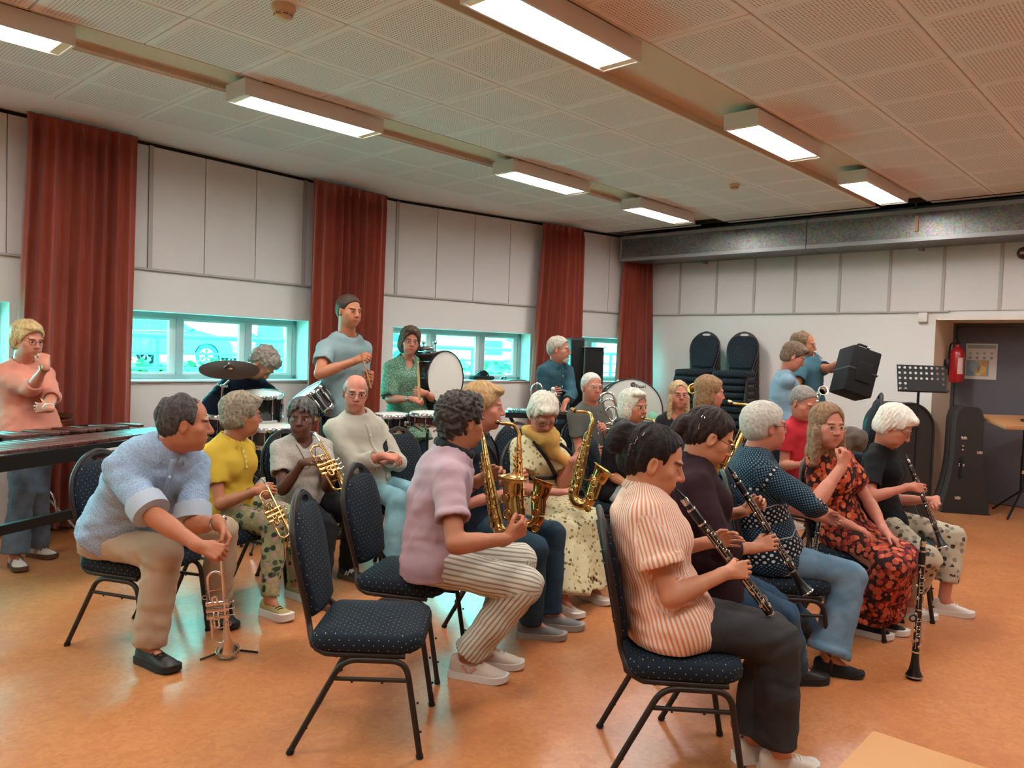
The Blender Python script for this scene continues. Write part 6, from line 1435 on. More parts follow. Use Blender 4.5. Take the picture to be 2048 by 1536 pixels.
# ---- drums
M_SHELLB = plain('black_shell', '#141416', .18, coat=.5); M_SHELLM = plain('maroon_shell', '#3d1418', .2, coat=.5); M_HEADW = plain('drum_skin', '#d9d6cd', .5); M_HEADG = plain('grey_skin', '#b4b3aa', .5)
def drum(t, c, ax, r, dep, shell, head, base, lugs=8, hoop=None, nm=''):
    """shell, two skins, two hoops, tension lugs; c centre of the top skin, ax out of the top"""
    ax = unit(ax); c = np.asarray(c, float); F = frame(ax, (0, 0, 1) if abs(ax[2]) < .9 else (1, 0, 0)); hoop = hoop or M_CHROME
    m = MB(); m.lathe([(r * .985, -dep + .004), (r, -dep + .006), (r, -.006), (r * .985, -.004)], c, ax, 36); m.build('shell', shell, t, 40, base=base)
    for z, w in ((0, 1), (-dep, -1)):
        m = MB(); m.lathe([(r * 1.0, z - .001 * w), (r * .98, z + .003 * w), (0, z + .004 * w)], c, ax, 36); m.build('drum_head', head, t, 40, base=base)
        m = MB(); m.lathe([(r + .003, z - .022 * w), (r + .012, z - .022 * w), (r + .012, z - .004 * w), (r + .006, z + .009 * w), (r + .001, z + .009 * w), (r + .003, z - .022 * w)], c, ax, 36); m.build('hoop', hoop, t, 40, base=base)
    for i in range(lugs):
        a = 2 * PI * i / lugs; d = F[:, 0] * math.cos(a) + F[:, 2] * math.sin(a); m = MB(); m.tube([c + d * (r + .009) + ax * .004, c + d * (r + .009) - ax * (dep + .004)], .003, 6); m.tube([c + d * (r + .006) - ax * dep * .34, c + d * (r + .006) - ax * dep * .66], .009, 8); m.build('lug', M_CHROME, t, 50, base=base)
    return t
def tri_legs(t, c, h, base, sp=.28, mat=None, a0=20):
    mat = mat or M_CHROME
    m = MB(); m.tube([(c[0], c[1], .06), (c[0], c[1], h)], .012, 8); m.build('pole', mat, t, 50, base=base)
    for i in range(3):
        d = facing(a0 + 120 * i); m = MB(); m.tube([(c[0], c[1], .32)] + [(c[0] + d[0] * sp, c[1] + d[1] * sp, .012)], .009, 7); lg = m.build('leg', mat, t, 50, base=base); m = MB(); m.ball((c[0] + d[0] * sp, c[1] + d[1] * sp, .012), .014, 8); m.build('rubber_foot', M_GLIDE, lg, 60, base=base)
# drum kit
def kit_drum(label, px_, D, tilt, r, dep, shell, cat='drum', legs=True, name='tom_drum'):
    c = atD(*px_, D); base = np.array([c[0], c[1], 0]); t = thing(name, label, cat, base); drum(t, c, tilt, r, dep, shell, M_HEADW, base)
    if legs:
        b = c - unit(tilt) * dep; tri_legs(t, (b[0], b[1]), b[2] - .01, base)
    return t
kit_drum('upright black tom drum with chrome hoops behind the yellow polo', (527, 787), 5.95, (.05, -.12, 1), .142, .20, M_SHELLB)
kit_drum('black tom drum tilted to the right, next to the standing man in pale blue', (613, 785), 6.0, (-.55, -.25, .8), .13, .19, M_SHELLB)
c = atD(545, 853, 5.75); t = thing('snare_drum', 'black snare drum below the upright tom', 'drum', (c[0], c[1], 0)); drum(t, c, (.0, -.05, 1), .165, .14, M_SHELLB, M_HEADW, np.array([c[0], c[1], 0]), 10); tri_legs(t, (c[0], c[1]), c[2] - .15, np.array([c[0], c[1], 0]))
c = atD(455, 830, 6.0); t = thing('floor_tom', 'large black floor tom at the left of the drum kit', 'drum', (c[0], c[1], 0)); drum(t, c, (0, 0, 1), .19, .38, M_SHELLB, M_HEADW, np.array([c[0], c[1], 0]))
for i in range(3):
    d = facing(30 + 120 * i); m = MB(); m.tube([c + d * .205 - np.array([0, 0, .1]), np.array([c[0], c[1], 0]) + d * .21 + np.array([0, 0, .01])], .008, 7); m.build('leg', M_CHROME, t, 50, base=np.array([c[0], c[1], 0]))
c = atD(560, 905, 6.1); t = thing('bass_drum', 'black bass drum lying on its side in the drum kit', 'drum', (c[0], c[1], 0)); drum(t, np.array([c[0] + .1, c[1] - .2, .30]), (.5, -.85, 0), .27, .42, M_SHELLB, M_HEADW, np.array([c[0], c[1], 0]), 8, M_SHELLB)
for s_ in (-1, 1): m = MB(); p0 = np.array([c[0] + .05, c[1] - .12, .2]) + np.array([.85, .5, 0]) * s_ * .25; m.tube([p0, p0 + np.array([.85 * s_ * .12, .5 * s_ * .12 - .03, -.19])], .008, 7); m.build('spur', M_CHROME, t, 50, base=np.array([c[0], c[1], 0]))
c = atD(459, 738, 5.85); base = np.array([c[0] - .1, c[1], 0]); t = thing('cymbal', 'large dark bronze cymbal on a chrome stand in front of the window', 'cymbal', base); axc = unit((.10, -.30, 1))
m = MB(); m.lathe([(0, .026), (.02, .025), (.036, .016), (.042, .010), (.12, .005), (.216, -.004), (.217, -.006), (.12, .003), (.04, .008), (0, .022)], c, axc, 48); m.build('cymbal_plate', plain('bronze_dark', '#4a3526', .35, .9), t, 30, base=base)
p1 = c + axc * .05; p2 = c - axc * .09; p3 = atD(446, 772, 5.9); p4 = np.array([p3[0] - .06, p3[1] + .05, .62])
m = MB(); m.tube([p1, p2, p3], .008, 8); m.build('boom_arm', M_CHROME, t, 50, base=base); m = MB(); m.tube([p3, p4, (p4[0] - .02, p4[1], .08)], .011, 8); m.build('pole', M_CHROME, t, 50, base=base)
m = MB(); m.lathe([(.012, -.02), (.014, 0), (.012, .02)], p3, (1, 0, 0), 12); m.ball(p3 + np.array([.03, -.01, 0]), .012, 8); m.ball(p3 + np.array([-.03, -.01, .01]), .012, 8); m.build('tilter', M_CHROME, t, 50, base=base)
m = MB(); m.lathe([(.012, .026), (.014, .03), (.01, .05)], c, axc, 10); m.build('wing_nut', M_CHROME, t, 50, base=base)
for i in range(3): d = facing(80 + 120 * i); m = MB(); m.tube([(p4[0] - .02, p4[1], .35), (p4[0] - .02 + d[0] * .25, p4[1] + d[1] * .25, .012)], .008, 7); m.build('leg', M_CHROME, t, 50, base=base)
c = atD(452, 905, 6.5); q = PEOPLE['drummer']['Pv']; base = np.array([q[0], q[1], 0]); t = thing('drum_stool', 'round black stool under the bent drummer', 'stool', base); m = MB(); m.lathe([(.15, 0), (.165, .02), (.165, .06), (.14, .075), (0, .08)], (q[0], q[1], .45), (0, 0, 1), 26); m.build('seat', M_PLAST, t, 50, base=base); tri_legs(t, q, .45, base, .24)
# snares on stands before the woman in green
for lb, px_, D, r, dep, sh in (('black snare drum on a chrome stand beside the bald man', (783, 829), 6.2, .135, .125, M_SHELLB), ('maroon snare drum on a black stand behind the lilac polo', (856, 826), 6.2, .14, .09, M_SHELLM)):
    c = atD(*px_, D); base = np.array([c[0], c[1], 0]); t = thing('snare_drum', lb, 'drum', base); drum(t, c, (0, -.03, 1), r, dep, sh, M_HEADW, base, 10)
    for i in range(3): d = facing(30 + 120 * i); m = MB(); m.tube([c + d * .05 - np.array([0, 0, dep + .06]), c + d * (r + .01) - np.array([0, 0, dep + .012]), c + d * (r + .012) - np.array([0, 0, dep - .02])], .007, 7); m.build('basket_arm', M_CHROME, t, 50, base=base)
    tri_legs(t, c, c[2] - dep - .04, base, .25, M_BLACKM if sh is M_SHELLM else M_CHROME)
    m = MB(); m.rbox((-.03, -.012, -.02), (.03, .012, .02), .004, None, c + np.array([r * .9, -.06, -dep * .5])); m.build('strainer', M_CHROME, t, 50, base=base)
# upright marching bass drum
c = atD(891, 756, 6.95); axd = unit((.80, -.60, .02)); base = np.array([c[0], c[1], 0]); t = thing('marching_bass_drum', 'upright bass drum with white skins on a stand in front of the window', 'drum', base); drum(t, c, axd, .235, .32, M_SHELLB, M_HEADW, base, 10, M_SHELLB)
cc = c - axd * .16
for s_ in (-1, 1): m = MB(); m.tube([cc + axd * s_ * .1 + np.array([0, 0, -.26]), cc + axd * s_ * .1 + np.array([0, 0, -.8]), cc + axd * s_ * .22 + np.array([0, 0, -c[2] + .012])], .012, 8); m.build('stand_leg', M_BLACKM, t, 50, base=base)
for s_ in (-.09, .05): m = MB(); m.tube([cc + axd * s_ + np.array([-.02, 0, .24]), cc + axd * s_ + np.array([-.02, 0, .30])], .008, 8); m.ball(cc + axd * s_ + np.array([-.02, 0, .315]), .02, 10); m.build('carrier_knob', M_CHROME, t, 50, base=base)
m = MB(); m.rbox((-.16, -.02, -.02), (.06, .02, .02), .01, None, cc + np.array([-.05, .05, .262])); m.build('carrier_bar', M_CHROME, t, 50, base=base)
m = MB(); m.rbox((-.2, -.015, -.09), (.12, .015, .09), .01, None, cc + np.array([-.06, .0, -.25])); m.build('sling', M_BLACKM, t, 50, base=base)
# concert bass drum with lettering
c = atD(1262, 822, 7.75); axd = unit((.05, -1, .10)); base = np.array([c[0], c[1], 0]); t = thing('concert_bass_drum', 'big concert bass drum with grey skin and maroon shell near the corner curtain', 'drum', base); drum(t, c, axd, .315, .36, M_SHELLM, M_HEADG, base, 10, plain('dark_hoop', '#27201d', .35))
F = frame(axd); lc = c + axd * .007 + F[:, 2] * .262
m = MB(); m.ring(lc + np.array([.015, 0, 0]), .022, .004, axd, 20, 6, flat=.4); m.ring(lc + np.array([.015, 0, 0]), .011, .003, axd, 16, 6, flat=.4); m.build('emblem', plain('ink', '#17181a', .6), t, 40, base=base)
fc = bpy.data.curves.new('lettering', 'FONT'); fc.body = 'Pearl'; fc.size = .05; fc.extrude = .0008; fo_ = bpy.data.objects.new('lettering_source', fc); COL.objects.link(fo_); bpy.context.view_layer.update(); me = bpy.data.meshes.new_from_object(fo_.evaluated_get(bpy.context.evaluated_depsgraph_get())); bpy.data.objects.remove(fo_); fo = link('lettering', me, t); me.materials.clear(); me.materials.append(plain('ink', '#17181a', .6)); fo['kind'] = 'stuff'
xr = np.array([1.0, 0, 0]); xr = unit(xr - axd * (xr @ axd)); yr = np.cross(axd, xr); pos = lc + xr * .042 - yr * .03 + axd * .001 - base
fo.matrix_local = Matrix(((xr[0], yr[0], axd[0], pos[0]), (xr[1], yr[1], axd[1], pos[1]), (xr[2], yr[2], axd[2], pos[2]), (0, 0, 0, 1)))
for s_ in (-1, 1): m = MB(); m.tube([c - axd * .18 + np.array([s_ * .33, 0, -.1]), c - axd * .18 + np.array([s_ * .33, 0, -c[2] + .012])], .016, 8); m.build('stand_leg', M_BLACKM, t, 50, base=base)
m = MB(); m.tube([c - axd * .18 + np.array([-.33, 0, -c[2] + .05]), c - axd * .18 + np.array([.33, 0, -c[2] + .05])], .014, 8); m.build('stand_bar', M_BLACKM, t, 50, base=base)
# ---- marimba at the left
M_ROSEW = plain('rosewood', '#5d2f28', .45, vary=.25)
A_, B_ = atz(-60, 915, .80), None
P0 = np.array([-2.86, 3.95, 0]); P1 = np.array([-2.40, 5.62, 0]); d = unit(P1 - P0); w = np.array([-d[1], d[0], 0]); Lm = np.linalg.norm(P1 - P0); base = (P0 + P1) / 2
t = thing('marimba', 'long rosewood marimba on a black frame in front of the woman in salmon', 'marimba', base); Mm = np.stack([d, w, [0, 0, 1]], 1)
nb = 26
for i in range(nb):
    u = (i + .5) / nb; x = u * Lm; hl = .40 - .18 * u
    m = MB(); m.rbox((x - Lm / nb * .42, -.03, 0), (x + Lm / nb * .42, hl, .02), .004, Mm, P0 + np.array([0, 0, .845]), 1); m.build('bar', M_ROSEW, t, 40, base=base)
    if i % 7 not in (2, 6) and i < nb - 1:
        m = MB(); m.rbox((x + Lm / nb * .1, hl + .02, 0), (x + Lm / nb * .9, hl + .34 - .1 * u, .02), .004, Mm, P0 + np.array([0, 0, .868]), 1); m.build('bar', M_ROSEW, t, 40, base=base)
m = MB(); m.box((-.02, -.075, 0), (Lm + .02, -.05, .085), Mm, P0 + np.array([0, 0, .758])); m.build('front_rail', M_BLACKM, t, 0, base=base)
m = MB(); m.box((.98, -.0775, .035), (1.13, -.0755, .05), Mm, P0 + np.array([0, 0, .758])); m.build('name_strip', plain('label_white', '#d8d6d2', .4), t, 0, base=base)
m = MB(); m.box((-.02, .75, 0), (Lm + .02, .775, .085), Mm, P0 + np.array([0, 0, .77])); m.build('rear_rail', M_BLACKM, t, 0, base=base)
for x in (-.02, Lm - .01):
    m = MB(); m.box((x, -.05, .0), (x + .03, .75, .07), Mm, P0 + np.array([0, 0, .765])); m.build('end_rail', M_BLACKM, t, 0, base=base)
    for y in (-.03, .72):
        m = MB(); m.box((x, y, 0), (x + .03, y + .04, .77), Mm, P0); m.build('leg', M_BLACKM, t, 0, base=base)
m = MB(); m.box((0, -.045, 0), (Lm, -.01, .055), Mm, P0 + np.array([0, 0, .405])); m.build('lower_stretcher', M_BLACKM, t, 0, base=base)
m = MB(); q = P0 + d * 1.12 - w * .03; m.lathe([(.012, .34), (.012, .40)], q, (0, 0, 1), 10); m.lathe([(.03, .33), (.032, .335), (.03, .345)], q, (0, 0, 1), 14); m.build('level_foot', M_BLACKM, t, 40, base=base)
# hi-hat pedal frame behind it
q = atz(98, 1085, 0); q = np.array([q[0] - .05, 5.7, 0]); t = thing('hi_hat_stand', 'chrome hi-hat stand with two small cymbals behind the marimba', 'stand', q)
tri_legs(t, q, .95, q, .25)
for z, sg in ((.90, -1), (.925, 1)): m = MB(); m.lathe([(0, .03 * sg), (.03, .025 * sg), (.045, .012 * sg), (.165, 0), (.166, .002 * sg), (.03, .028 * sg)], q + np.array([0, 0, z]), (0, 0, 1), 32); m.build('cymbal_plate', plain('bronze_dark', '#7a5232', .35, .9), t, 30, base=q)
m = MB(); m.tube(spline([q + np.array([.02, -.1, .42]), q + np.array([.07, -.16, .45]), q + np.array([.17, -.2, .36]), q + np.array([.2, -.2, .2])], 5), .007, 8); m.build('linkage', M_CHROME, t, 50, base=q)
m = MB(); m.box((-.04, -.3, .02), (.04, -.04, .035), rotx(.1), q); m.build('pedal', M_CHROME, t, 0, base=q)
# glockenspiel near the bearded man
c = atD(1085, 822, 7.2); base = np.array([c[0], c[1], 0]); t = thing('glockenspiel', 'small glockenspiel on a black stand in front of the bearded man', 'glockenspiel', base)
for i in range(16): m = MB(); m.rbox((-.32 + .04 * i, -.12 + .003 * i, 0), (-.285 + .04 * i, .12 - .003 * i, .01), .002, None, c, 1); m.build('bar', M_SILVER, t, 40, base=base)
m = MB(); m.box((-.34, -.16, -.06), (.34, .16, -.012), None, c); m.build('case', M_BLACKM, t, 0, base=base)
for s_ in (-1, 1):
    for u in (-1, 1): m = MB(); m.tube([c + np.array([s_ * .3, u * .12, -.06]), (c[0] + s_ * .25 * -1, c[1] + u * .12, .012)], .012, 7); m.build('leg', M_BLACKM, t, 50, base=base)
# mallets and sticks in hands
def stick(label, a, b, r=.006, ball=None, name='drumstick', mat=None, group=None):
    a, b = np.asarray(a, float), np.asarray(b, float); t = thing(name, label, 'mallet' if ball else 'drumstick', a, 0, group); m = MB(); m.tube([a, a * .3 + b * .7, b], [r, r * .9, r * .6], 8); m.build('shaft', mat or plain('stick_wood', '#c79a68', .5), t, 50, base=a)
    m = MB(); m.ball(b, ball or r * .95, 12); m.build('head', plain('mallet_felt', '#d9d6d0', .9) if ball else (mat or plain('stick_wood', '#c79a68', .5)), t, 60, base=a); return t
stick('wooden drumstick in the hands of the tall man in pale blue', atD(722, 705, 5.88), atD(742, 775, 5.95))
stick('wooden drum mallet held upright by the woman in the green tunic', atD(839, 800, 6.55), atD(836, 725, 6.5), .011)
stick('white-headed mallet of the bearded man, upper one', atD(1118, 806, 7.35), atD(1106, 778, 7.25), .004, .019)
stick('white-headed mallet of the bearded man, lower one', atD(1122, 810, 7.35), atD(1110, 788, 7.25), .004, .019)
# ================================================================== FURNITURE, CASES AND SMALL THINGS
# music stand
c = atD(1843, 757, 6.9); base = np.array([c[0], c[1], 0]); t = thing('music_stand', 'black music stand with perforated desk beside the fire extinguisher', 'music stand', base)
hw, hh, nx_, ny_ = .205, .12, 9, 5; tl = rad(14); Mx = rotz(rad(-6)) @ rotx(-tl); V = []; F = []; n = 12
def desk_grid():
    m = MB(); cw, ch = 2 * hw / nx_, 2 * hh / ny_
    for i in range(nx_):
        for j in range(ny_):
            cx, cz = -hw + cw * (i + .5), -hh + ch * (j + .5)
            hole = not (j < 1 and i > 1) and not (j < 2 and 1 < i < 8)
            sq = []
            for k in range(n):
                a = 2 * PI * k / n + PI / 4; q = np.array([math.cos(a), math.sin(a)]); q = q / max(abs(q)); sq.append((cx + q[0] * cw / 2, cz + q[1] * ch / 2))
            if hole:
                ci = [(cx + .0115 * math.cos(2 * PI * k / n + PI / 4), cz + .0115 * math.sin(2 * PI * k / n + PI / 4)) for k in range(n)]
                m.add([(x, 0, z) for x, z in sq + ci], [(k, (k + 1) % n, n + (k + 1) % n, n + k) for k in range(n)])
            else: m.add([(x, 0, z) for x, z in sq], [tuple(range(n))])
    return m
m = desk_grid(); V = np.concatenate(m.v) @ Mx.T + c; m.v = [V]; o = m.build('desk', M_BLACKM, t, 0, base=base); sm = o.modifiers.new('thick', 'SOLIDIFY'); sm.thickness = .002
m = MB(); m.box((-hw, -.055, -hh - .004), (hw, .004, -hh), Mx, c); m.box((-hw, -.055, -hh), (hw, -.052, -hh + .012), Mx, c); m.build('ledge', M_BLACKM, t, 0, base=base)
m = MB(); m.tube([c + np.array([0, .03, -.06]), c + np.array([0, .04, -.14]), (c[0], c[1] + .04, .3)], .011, 10); m.build('pole', M_BLACKM, t, 50, base=base)
for i in range(3): d = facing(-90 + 120 * i); m = MB(); m.tube([(c[0], c[1] + .04, .3), (c[0] + d[0] * .28, c[1] + .04 + d[1] * .28, .012)], .009, 8); m.build('leg', M_BLACKM, t, 50, base=base)
# instrument cases
M_CASE = plain('case_leather', '#211d1c', .5, vary=.2, grain=.2, gscale=250); M_CASE2 = plain('case_cloth', '#0e0e10', .9, grain=.3)
def arch(w, h, n=14, r=None):
    r = r or w / 2; P = [(-w / 2, 0), (w / 2, 0)]; return P + [(w / 2 - r + r * math.cos(a), h - r + r * math.sin(a)) for a in np.linspace(0, PI / 2, n)] + [(-w / 2 + r + r * math.cos(a), h - r + r * math.sin(a)) for a in np.linspace(PI / 2, PI, n)]
b = atD(1788, 1000, 7.5); b[2] = 0; t = thing('drum_case', 'big black arched case standing upright behind the white-haired clarinettist', 'case', b, rad(8))
Mz = np.array([[1, 0, 0], [0, 0, -1], [0, 1, 0]])
m = MB(); m.prism(arch(.54, 1.15, r=.25), .30, Mz, (0, .15, 0)); m.build('shell', M_CASE, t, 30)
m = MB(); P = np.array([(x, -.151, z) for x, z in arch(.535, 1.145, r=.25)]); m.tube(P, .012, 8, closed=True); m.build('rim', M_CASE, t, 50)
m = MB(); m.tube(fillet([(-.08, -.16, .92), (-.08, -.2, .92), (.08, -.2, .92), (.08, -.16, .92)], .03), .012, 8); m.build('handle', M_CASE2, t, 50)
b = atz(1920, 1022, 0); t = thing('euphonium_case', 'dark brown-black bell-shaped instrument case with silver latches by the door', 'case', b, rad(-14))
prof = [(-.20, 0), (.20, 0), (.215, .03), (.205, .12), (.165, .30), (.135, .55), (.13, .85), (.125, .98), (.10, 1.07), (.05, 1.10), (-.05, 1.10), (-.10, 1.07), (-.125, .98), (-.13, .85), (-.135, .55), (-.165, .30), (-.205, .12), (-.215, .03)]
m = MB(); m.prism([tuple(q) for q in spline(prof, 3, closed=True)], .17, Mz, (0, .0, 0)); m.build('lid', M_CASE, t, 35)
m = MB(); m.prism([tuple(np.array(q) * np.array([1.03, 1.0])) for q in spline(prof, 3, closed=True)], .17, Mz, (0, .175, 0)); m.build('shell', M_CASE, t, 35)
for x, z in ((-.05, .78), (-.06, .50), (-.08, .16), (.10, .64)):
    m = MB(); m.rbox((x - .028, -.178, z - .016), (x + .028, -.165, z + .016), .005); m.build('latch', M_CHROME, t, 40)
for z in (.66, .70): m = MB(); m.rbox((-.065, -.176, z - .008), (-.045, -.168, z + .008), .003); m.build('stud', M_CHROME, t, 40)
m = MB(); m.tube(fillet([(-.06, -.168, .58), (-.065, -.2, .58), (-.07, -.2, .38), (-.07, -.168, .38)], .03), .010, 8); m.build('handle', M_CASE2, t, 50)
m = MB(); m.lathe([(.012, 0), (.016, .02), (0, .03)], (0, 0, 1.098), (0, 0, 1), 12); m.build('strap_button', M_CHROME, t, 40)
# case in the hand of the man in teal
c = atD(1709, 746, 6.95); t = thing('instrument_case', 'boxy black instrument case tipped in the hand of the man in teal', 'case', c); Mc = rotz(rad(4)) @ roty(rad(17)) @ rotx(rad(-10))
m = MB(); m.rbox((-.13, -.13, -.21), (.14, .13, .21), .018, Mc); m.build('shell', M_CASE2, t, 40)
m = MB(); m.rbox((-.134, -.136, -.01), (.144, .136, .006), .004, Mc); m.build('zip_band', plain('zip_dark', '#26262a', .5), t, 40)
m = MB(); m.tube((fillet([(-.06, -.03, .21), (-.05, -.03, .255), (.05, -.03, .255), (.06, -.03, .21)], .03)) @ Mc.T, .010, 8); m.build('handle', M_CASE2, t, 50)
m = MB(); m.rbox((-.06, -.15, -.10), (.08, -.128, .08), .012, Mc); m.build('front_pocket', M_CASE2, t, 40)
m = MB(); m.rbox((-.01, -.13, .21), (.02, -.115, .225), .003, Mc); m.build('buckle', M_CHROME, t, 40)
# tripod table with cable
zt = .985; c = atD(2052, 832, 7.95); c[2] = zt; base = np.array([c[0], c[1], 0]); t = thing('tripod_table', 'small wooden table top on a black tripod in front of the door', 'table', base, 0)
M_BEECH = plain('beech_top', '#c08a5c', .45, vary=.1)
m = MB(); m.rbox((-.36, -.21, -.045), (.36, .21, 0), .006, rotz(rad(4)) @ rotx(rad(11)), c); m.build('top', M_BEECH, t, 40, base=base)
m = MB(); m.tube([c - np.array([0, 0, .04]), (c[0], c[1], .30)], .016, 10); m.tube([(c[0], c[1], .62), (c[0], c[1], .25)], .021, 10); m.build('pole', M_BLACKM, t, 50, base=base)
m = MB(); m.lathe([(.026, 0), (.026, .035)], (c[0], c[1], .44), (0, 0, 1), 12); m.build('clamp', M_CHROME, t, 40, base=base)
for a in (-140, -20, 100): d = facing(a); m = MB(); m.tube([(c[0], c[1], .27), (c[0] + d[0] * .36, c[1] + d[1] * .36, .012)], .011, 8); m.build('leg', M_BLACKM, t, 50, base=base)
m = MB(); r_ = random.Random(4); P = [(c[0] + .07 + math.cos(a) * (.11 + .035 * math.sin(2.3 * a)), c[1] - .03 + math.sin(a) * (.075 + .02 * math.cos(3.1 * a)), zt + .006 + .003 * math.sin(5 * a) + .194 * (-.03 + math.sin(a) * (.075 + .02 * math.cos(3.1 * a)))) for a in np.linspace(0, 17, 90)]
q = thing('cable', 'thin black cable coiled on the small tripod table', 'cable', (c[0] + .07, c[1] - .03, zt)); m.tube(P, .004, 6); m.build('coil', plain('cable_black', '#171412', .6), q, 60, base=(c[0] + .07, c[1] - .03, zt))
# wooden table whose corner shows at the bottom edge
K = atz(1746, 1459, .745); e1 = unit(atz(1671, 1536, .745) - K); e2 = unit(atz(1981, 1536, .745) - K); base = K + (e1 * .45 + e2 * .4); base[2] = 0
e2 = unit(e2 - e1 * (e2 @ e1)) ; t = thing('wooden_table', 'corner of a light wooden table at the bottom edge of the picture', 'table', base)
Mt = np.stack([e1, e2, np.array([0, 0, 1.0]) * (1 if np.cross(e1, e2)[2] > 0 else 1)], 1); m = MB(); m.rbox((0, 0, -.028), (1.0, .75, 0), .005, Mt, K); m.build('top', plain('table_wood', '#c98d55', .4, vary=.12, coat=.2), t, 40, base=base)
m = MB(); m.box((.05, .05, -.09), (.95, .07, -.028), Mt, K); m.build('apron', M_BLACKM, t, 0, base=base); m = MB(); m.box((.05, .07, -.09), (.07, .7, -.028), Mt, K); m.build('apron', M_BLACKM, t, 0, base=base)
for x, y in ((.07, .07), (.93, .07), (.07, .68), (.93, .68)): q = K + e1 * x + e2 * y; m = MB(); m.tube([(q[0], q[1], .717), (q[0], q[1], 0)], .018, 10); m.build('leg', M_BLACKM, t, 50, base=base)
# fire extinguisher on the niche jamb
c = rm(XF + .42, NY - .125, 1.53); t = thing('fire_extinguisher', 'red fire extinguisher on the jamb of the door niche', 'fire extinguisher', c, ROT); M_RED = plain('extinguisher_red', '#a5131c', .3, coat=.4)
m = MB(); m.lathe([(.02, -.2), (.062, -.19), (.072, -.17), (.072, .12), (.06, .165), (.03, .19), (.022, .205), (.022, .225)], n=24); m.build('cylinder', M_RED, t, 40)
m = MB(); m.rbox((-.02, -.02, .225), (.02, .02, .265), .006); m.tube([(0, .0, .255), (-.09, 0, .275)], .008, 6); m.tube([(0, 0, .265), (-.08, 0, .30)], .008, 6); m.build('valve_head', M_BLACKM, t, 40)
m = MB(); m.tube(spline([(0, .02, .245), (-.0, .07, .22), (.02, .085, .05), (.02, .082, -.12)], 5), .010, 8); m.build('hose', M_BLACKM, t, 50)
m = MB(); m.lathe([(.0725, -.1), (.0728, -.1), (.0728, .08), (.0725, .08)], n=24); V = np.concatenate(m.v); m2 = MB()
for i in range(7): a0, a1 = 3.5 + i * .12, 3.5 + (i + 1) * .12; m2.add([(.0732 * math.cos(a0), .0732 * math.sin(a0), -.1), (.0732 * math.cos(a1), .0732 * math.sin(a1), -.1), (.0732 * math.cos(a1), .0732 * math.sin(a1), .08), (.0732 * math.cos(a0), .0732 * math.sin(a0), .08)], [(0, 1, 2, 3)])
m2.build('label', plain('label_cream', '#d3b5a8', .5), t, 50)
m = MB(); m.rbox((-.03, .07, -.05), (.03, .12, .06), .006); m.build('wall_bracket', M_BLACKM, t, 40)
# poster on the door
def on_x(x, y, X):
    v = ray(x, y); c_, s_ = math.cos(ROT), math.sin(ROT); vx = v[0] * c_ + v[1] * s_; vy = -v[0] * s_ + v[1] * c_; return np.array([X, vy * X / vx, EYE + v[2] * X / vx])
pc = on_x(1962, 723, XF + .742);
t = thing('poster', 'white paper notice with a colour picture on the dark door', 'poster', rm(*pc), ROT); m = MB(); m.box((0, -.155, -.2), (.002, .155, .2)); 
def on_paper(y0, y1, z0, z1, mat, nm, x=-.0006):
    m = MB(); m.box((x, y0, z0), (0, y1, z1)); return m.build(nm, mat, t, 0)
m.build('sheet', plain('paper', '#c9c7bd', .7), t, 0)
on_paper(-.14, .14, .145, .185, plain('print_green', '#8a978a', .7), 'header')
for i in range(4):
    for j in range(2): y = .11 - .07 * i; m = MB(); m.lathe([(.016, 0), (.016, .0006), (0, .0006)], (0, y, .09 - .05 * j), (-1, 0, 0), 14); m.build('icon', plain('print_grey%d' % ((i * 3 + j) % 3), ['#a3a399', '#8b8b86', '#5c5c5a'][(i * 3 + j) % 3], .7), t, 0)
on_paper(-.08, .145, -.165, .015, plain('print_blue', '#7d95a3', .7), 'picture'); on_paper(-.06, .06, -.16, .01, plain('print_ochre', '#c79a55', .7), 'picture', -.0012)
for (y, z, r, cc_) in ((.06, -.06, .06, '#8f9fa6'), (.0, -.09, .05, '#d9b06a'), (-.04, -.02, .035, '#b98a4c'), (.02, -.13, .03, '#e0c48c')):
    m = MB(); m.lathe([(r, 0), (r, .0004), (0, .0004)], (-.0012, y, z), (-1, 0, 0), 18); m.build('print_shape', plain('print' + cc_, cc_, .7), t, 0)
# small box beside the niche, exit lamp, sensor
c = rm(XF - .03, 2.555, 2.03); t = thing('alarm_box', 'small white box on the wall at the corner of the door niche', 'box', c, ROT); m = MB(); m.rbox((-.03, -.045, -.05), (.03, .045, .05), .008); m.build('housing', plain('white_lacquer', '#d9d0c6', .4), t, 40); m = MB(); m.box((-.02, -.046, -.055), (.02, .046, -.05)); m.build('seam', M_TRIM, t, 0)
c = rm(XF - .03, 1.66, 2.665); t = thing('wall_sounder', 'round dark red wall sounder high on the far wall at the right edge', 'alarm', c, ROT)
m = MB(); m.lathe([(.055, 0), (.062, .01), (.062, .035), (.04, .05), (.03, .045), (0, .045)], (.03, 0, 0), (-1, 0, 0), 26); m.build('sounder', plain('sounder_red', '#4d1418', .4), t, 40); m = MB(); m.rbox((-.03, -.03, -.012), (-.012, .03, .012), .004); m.build('grille', plain('sounder_white', '#b8a8a0', .5), t, 40)
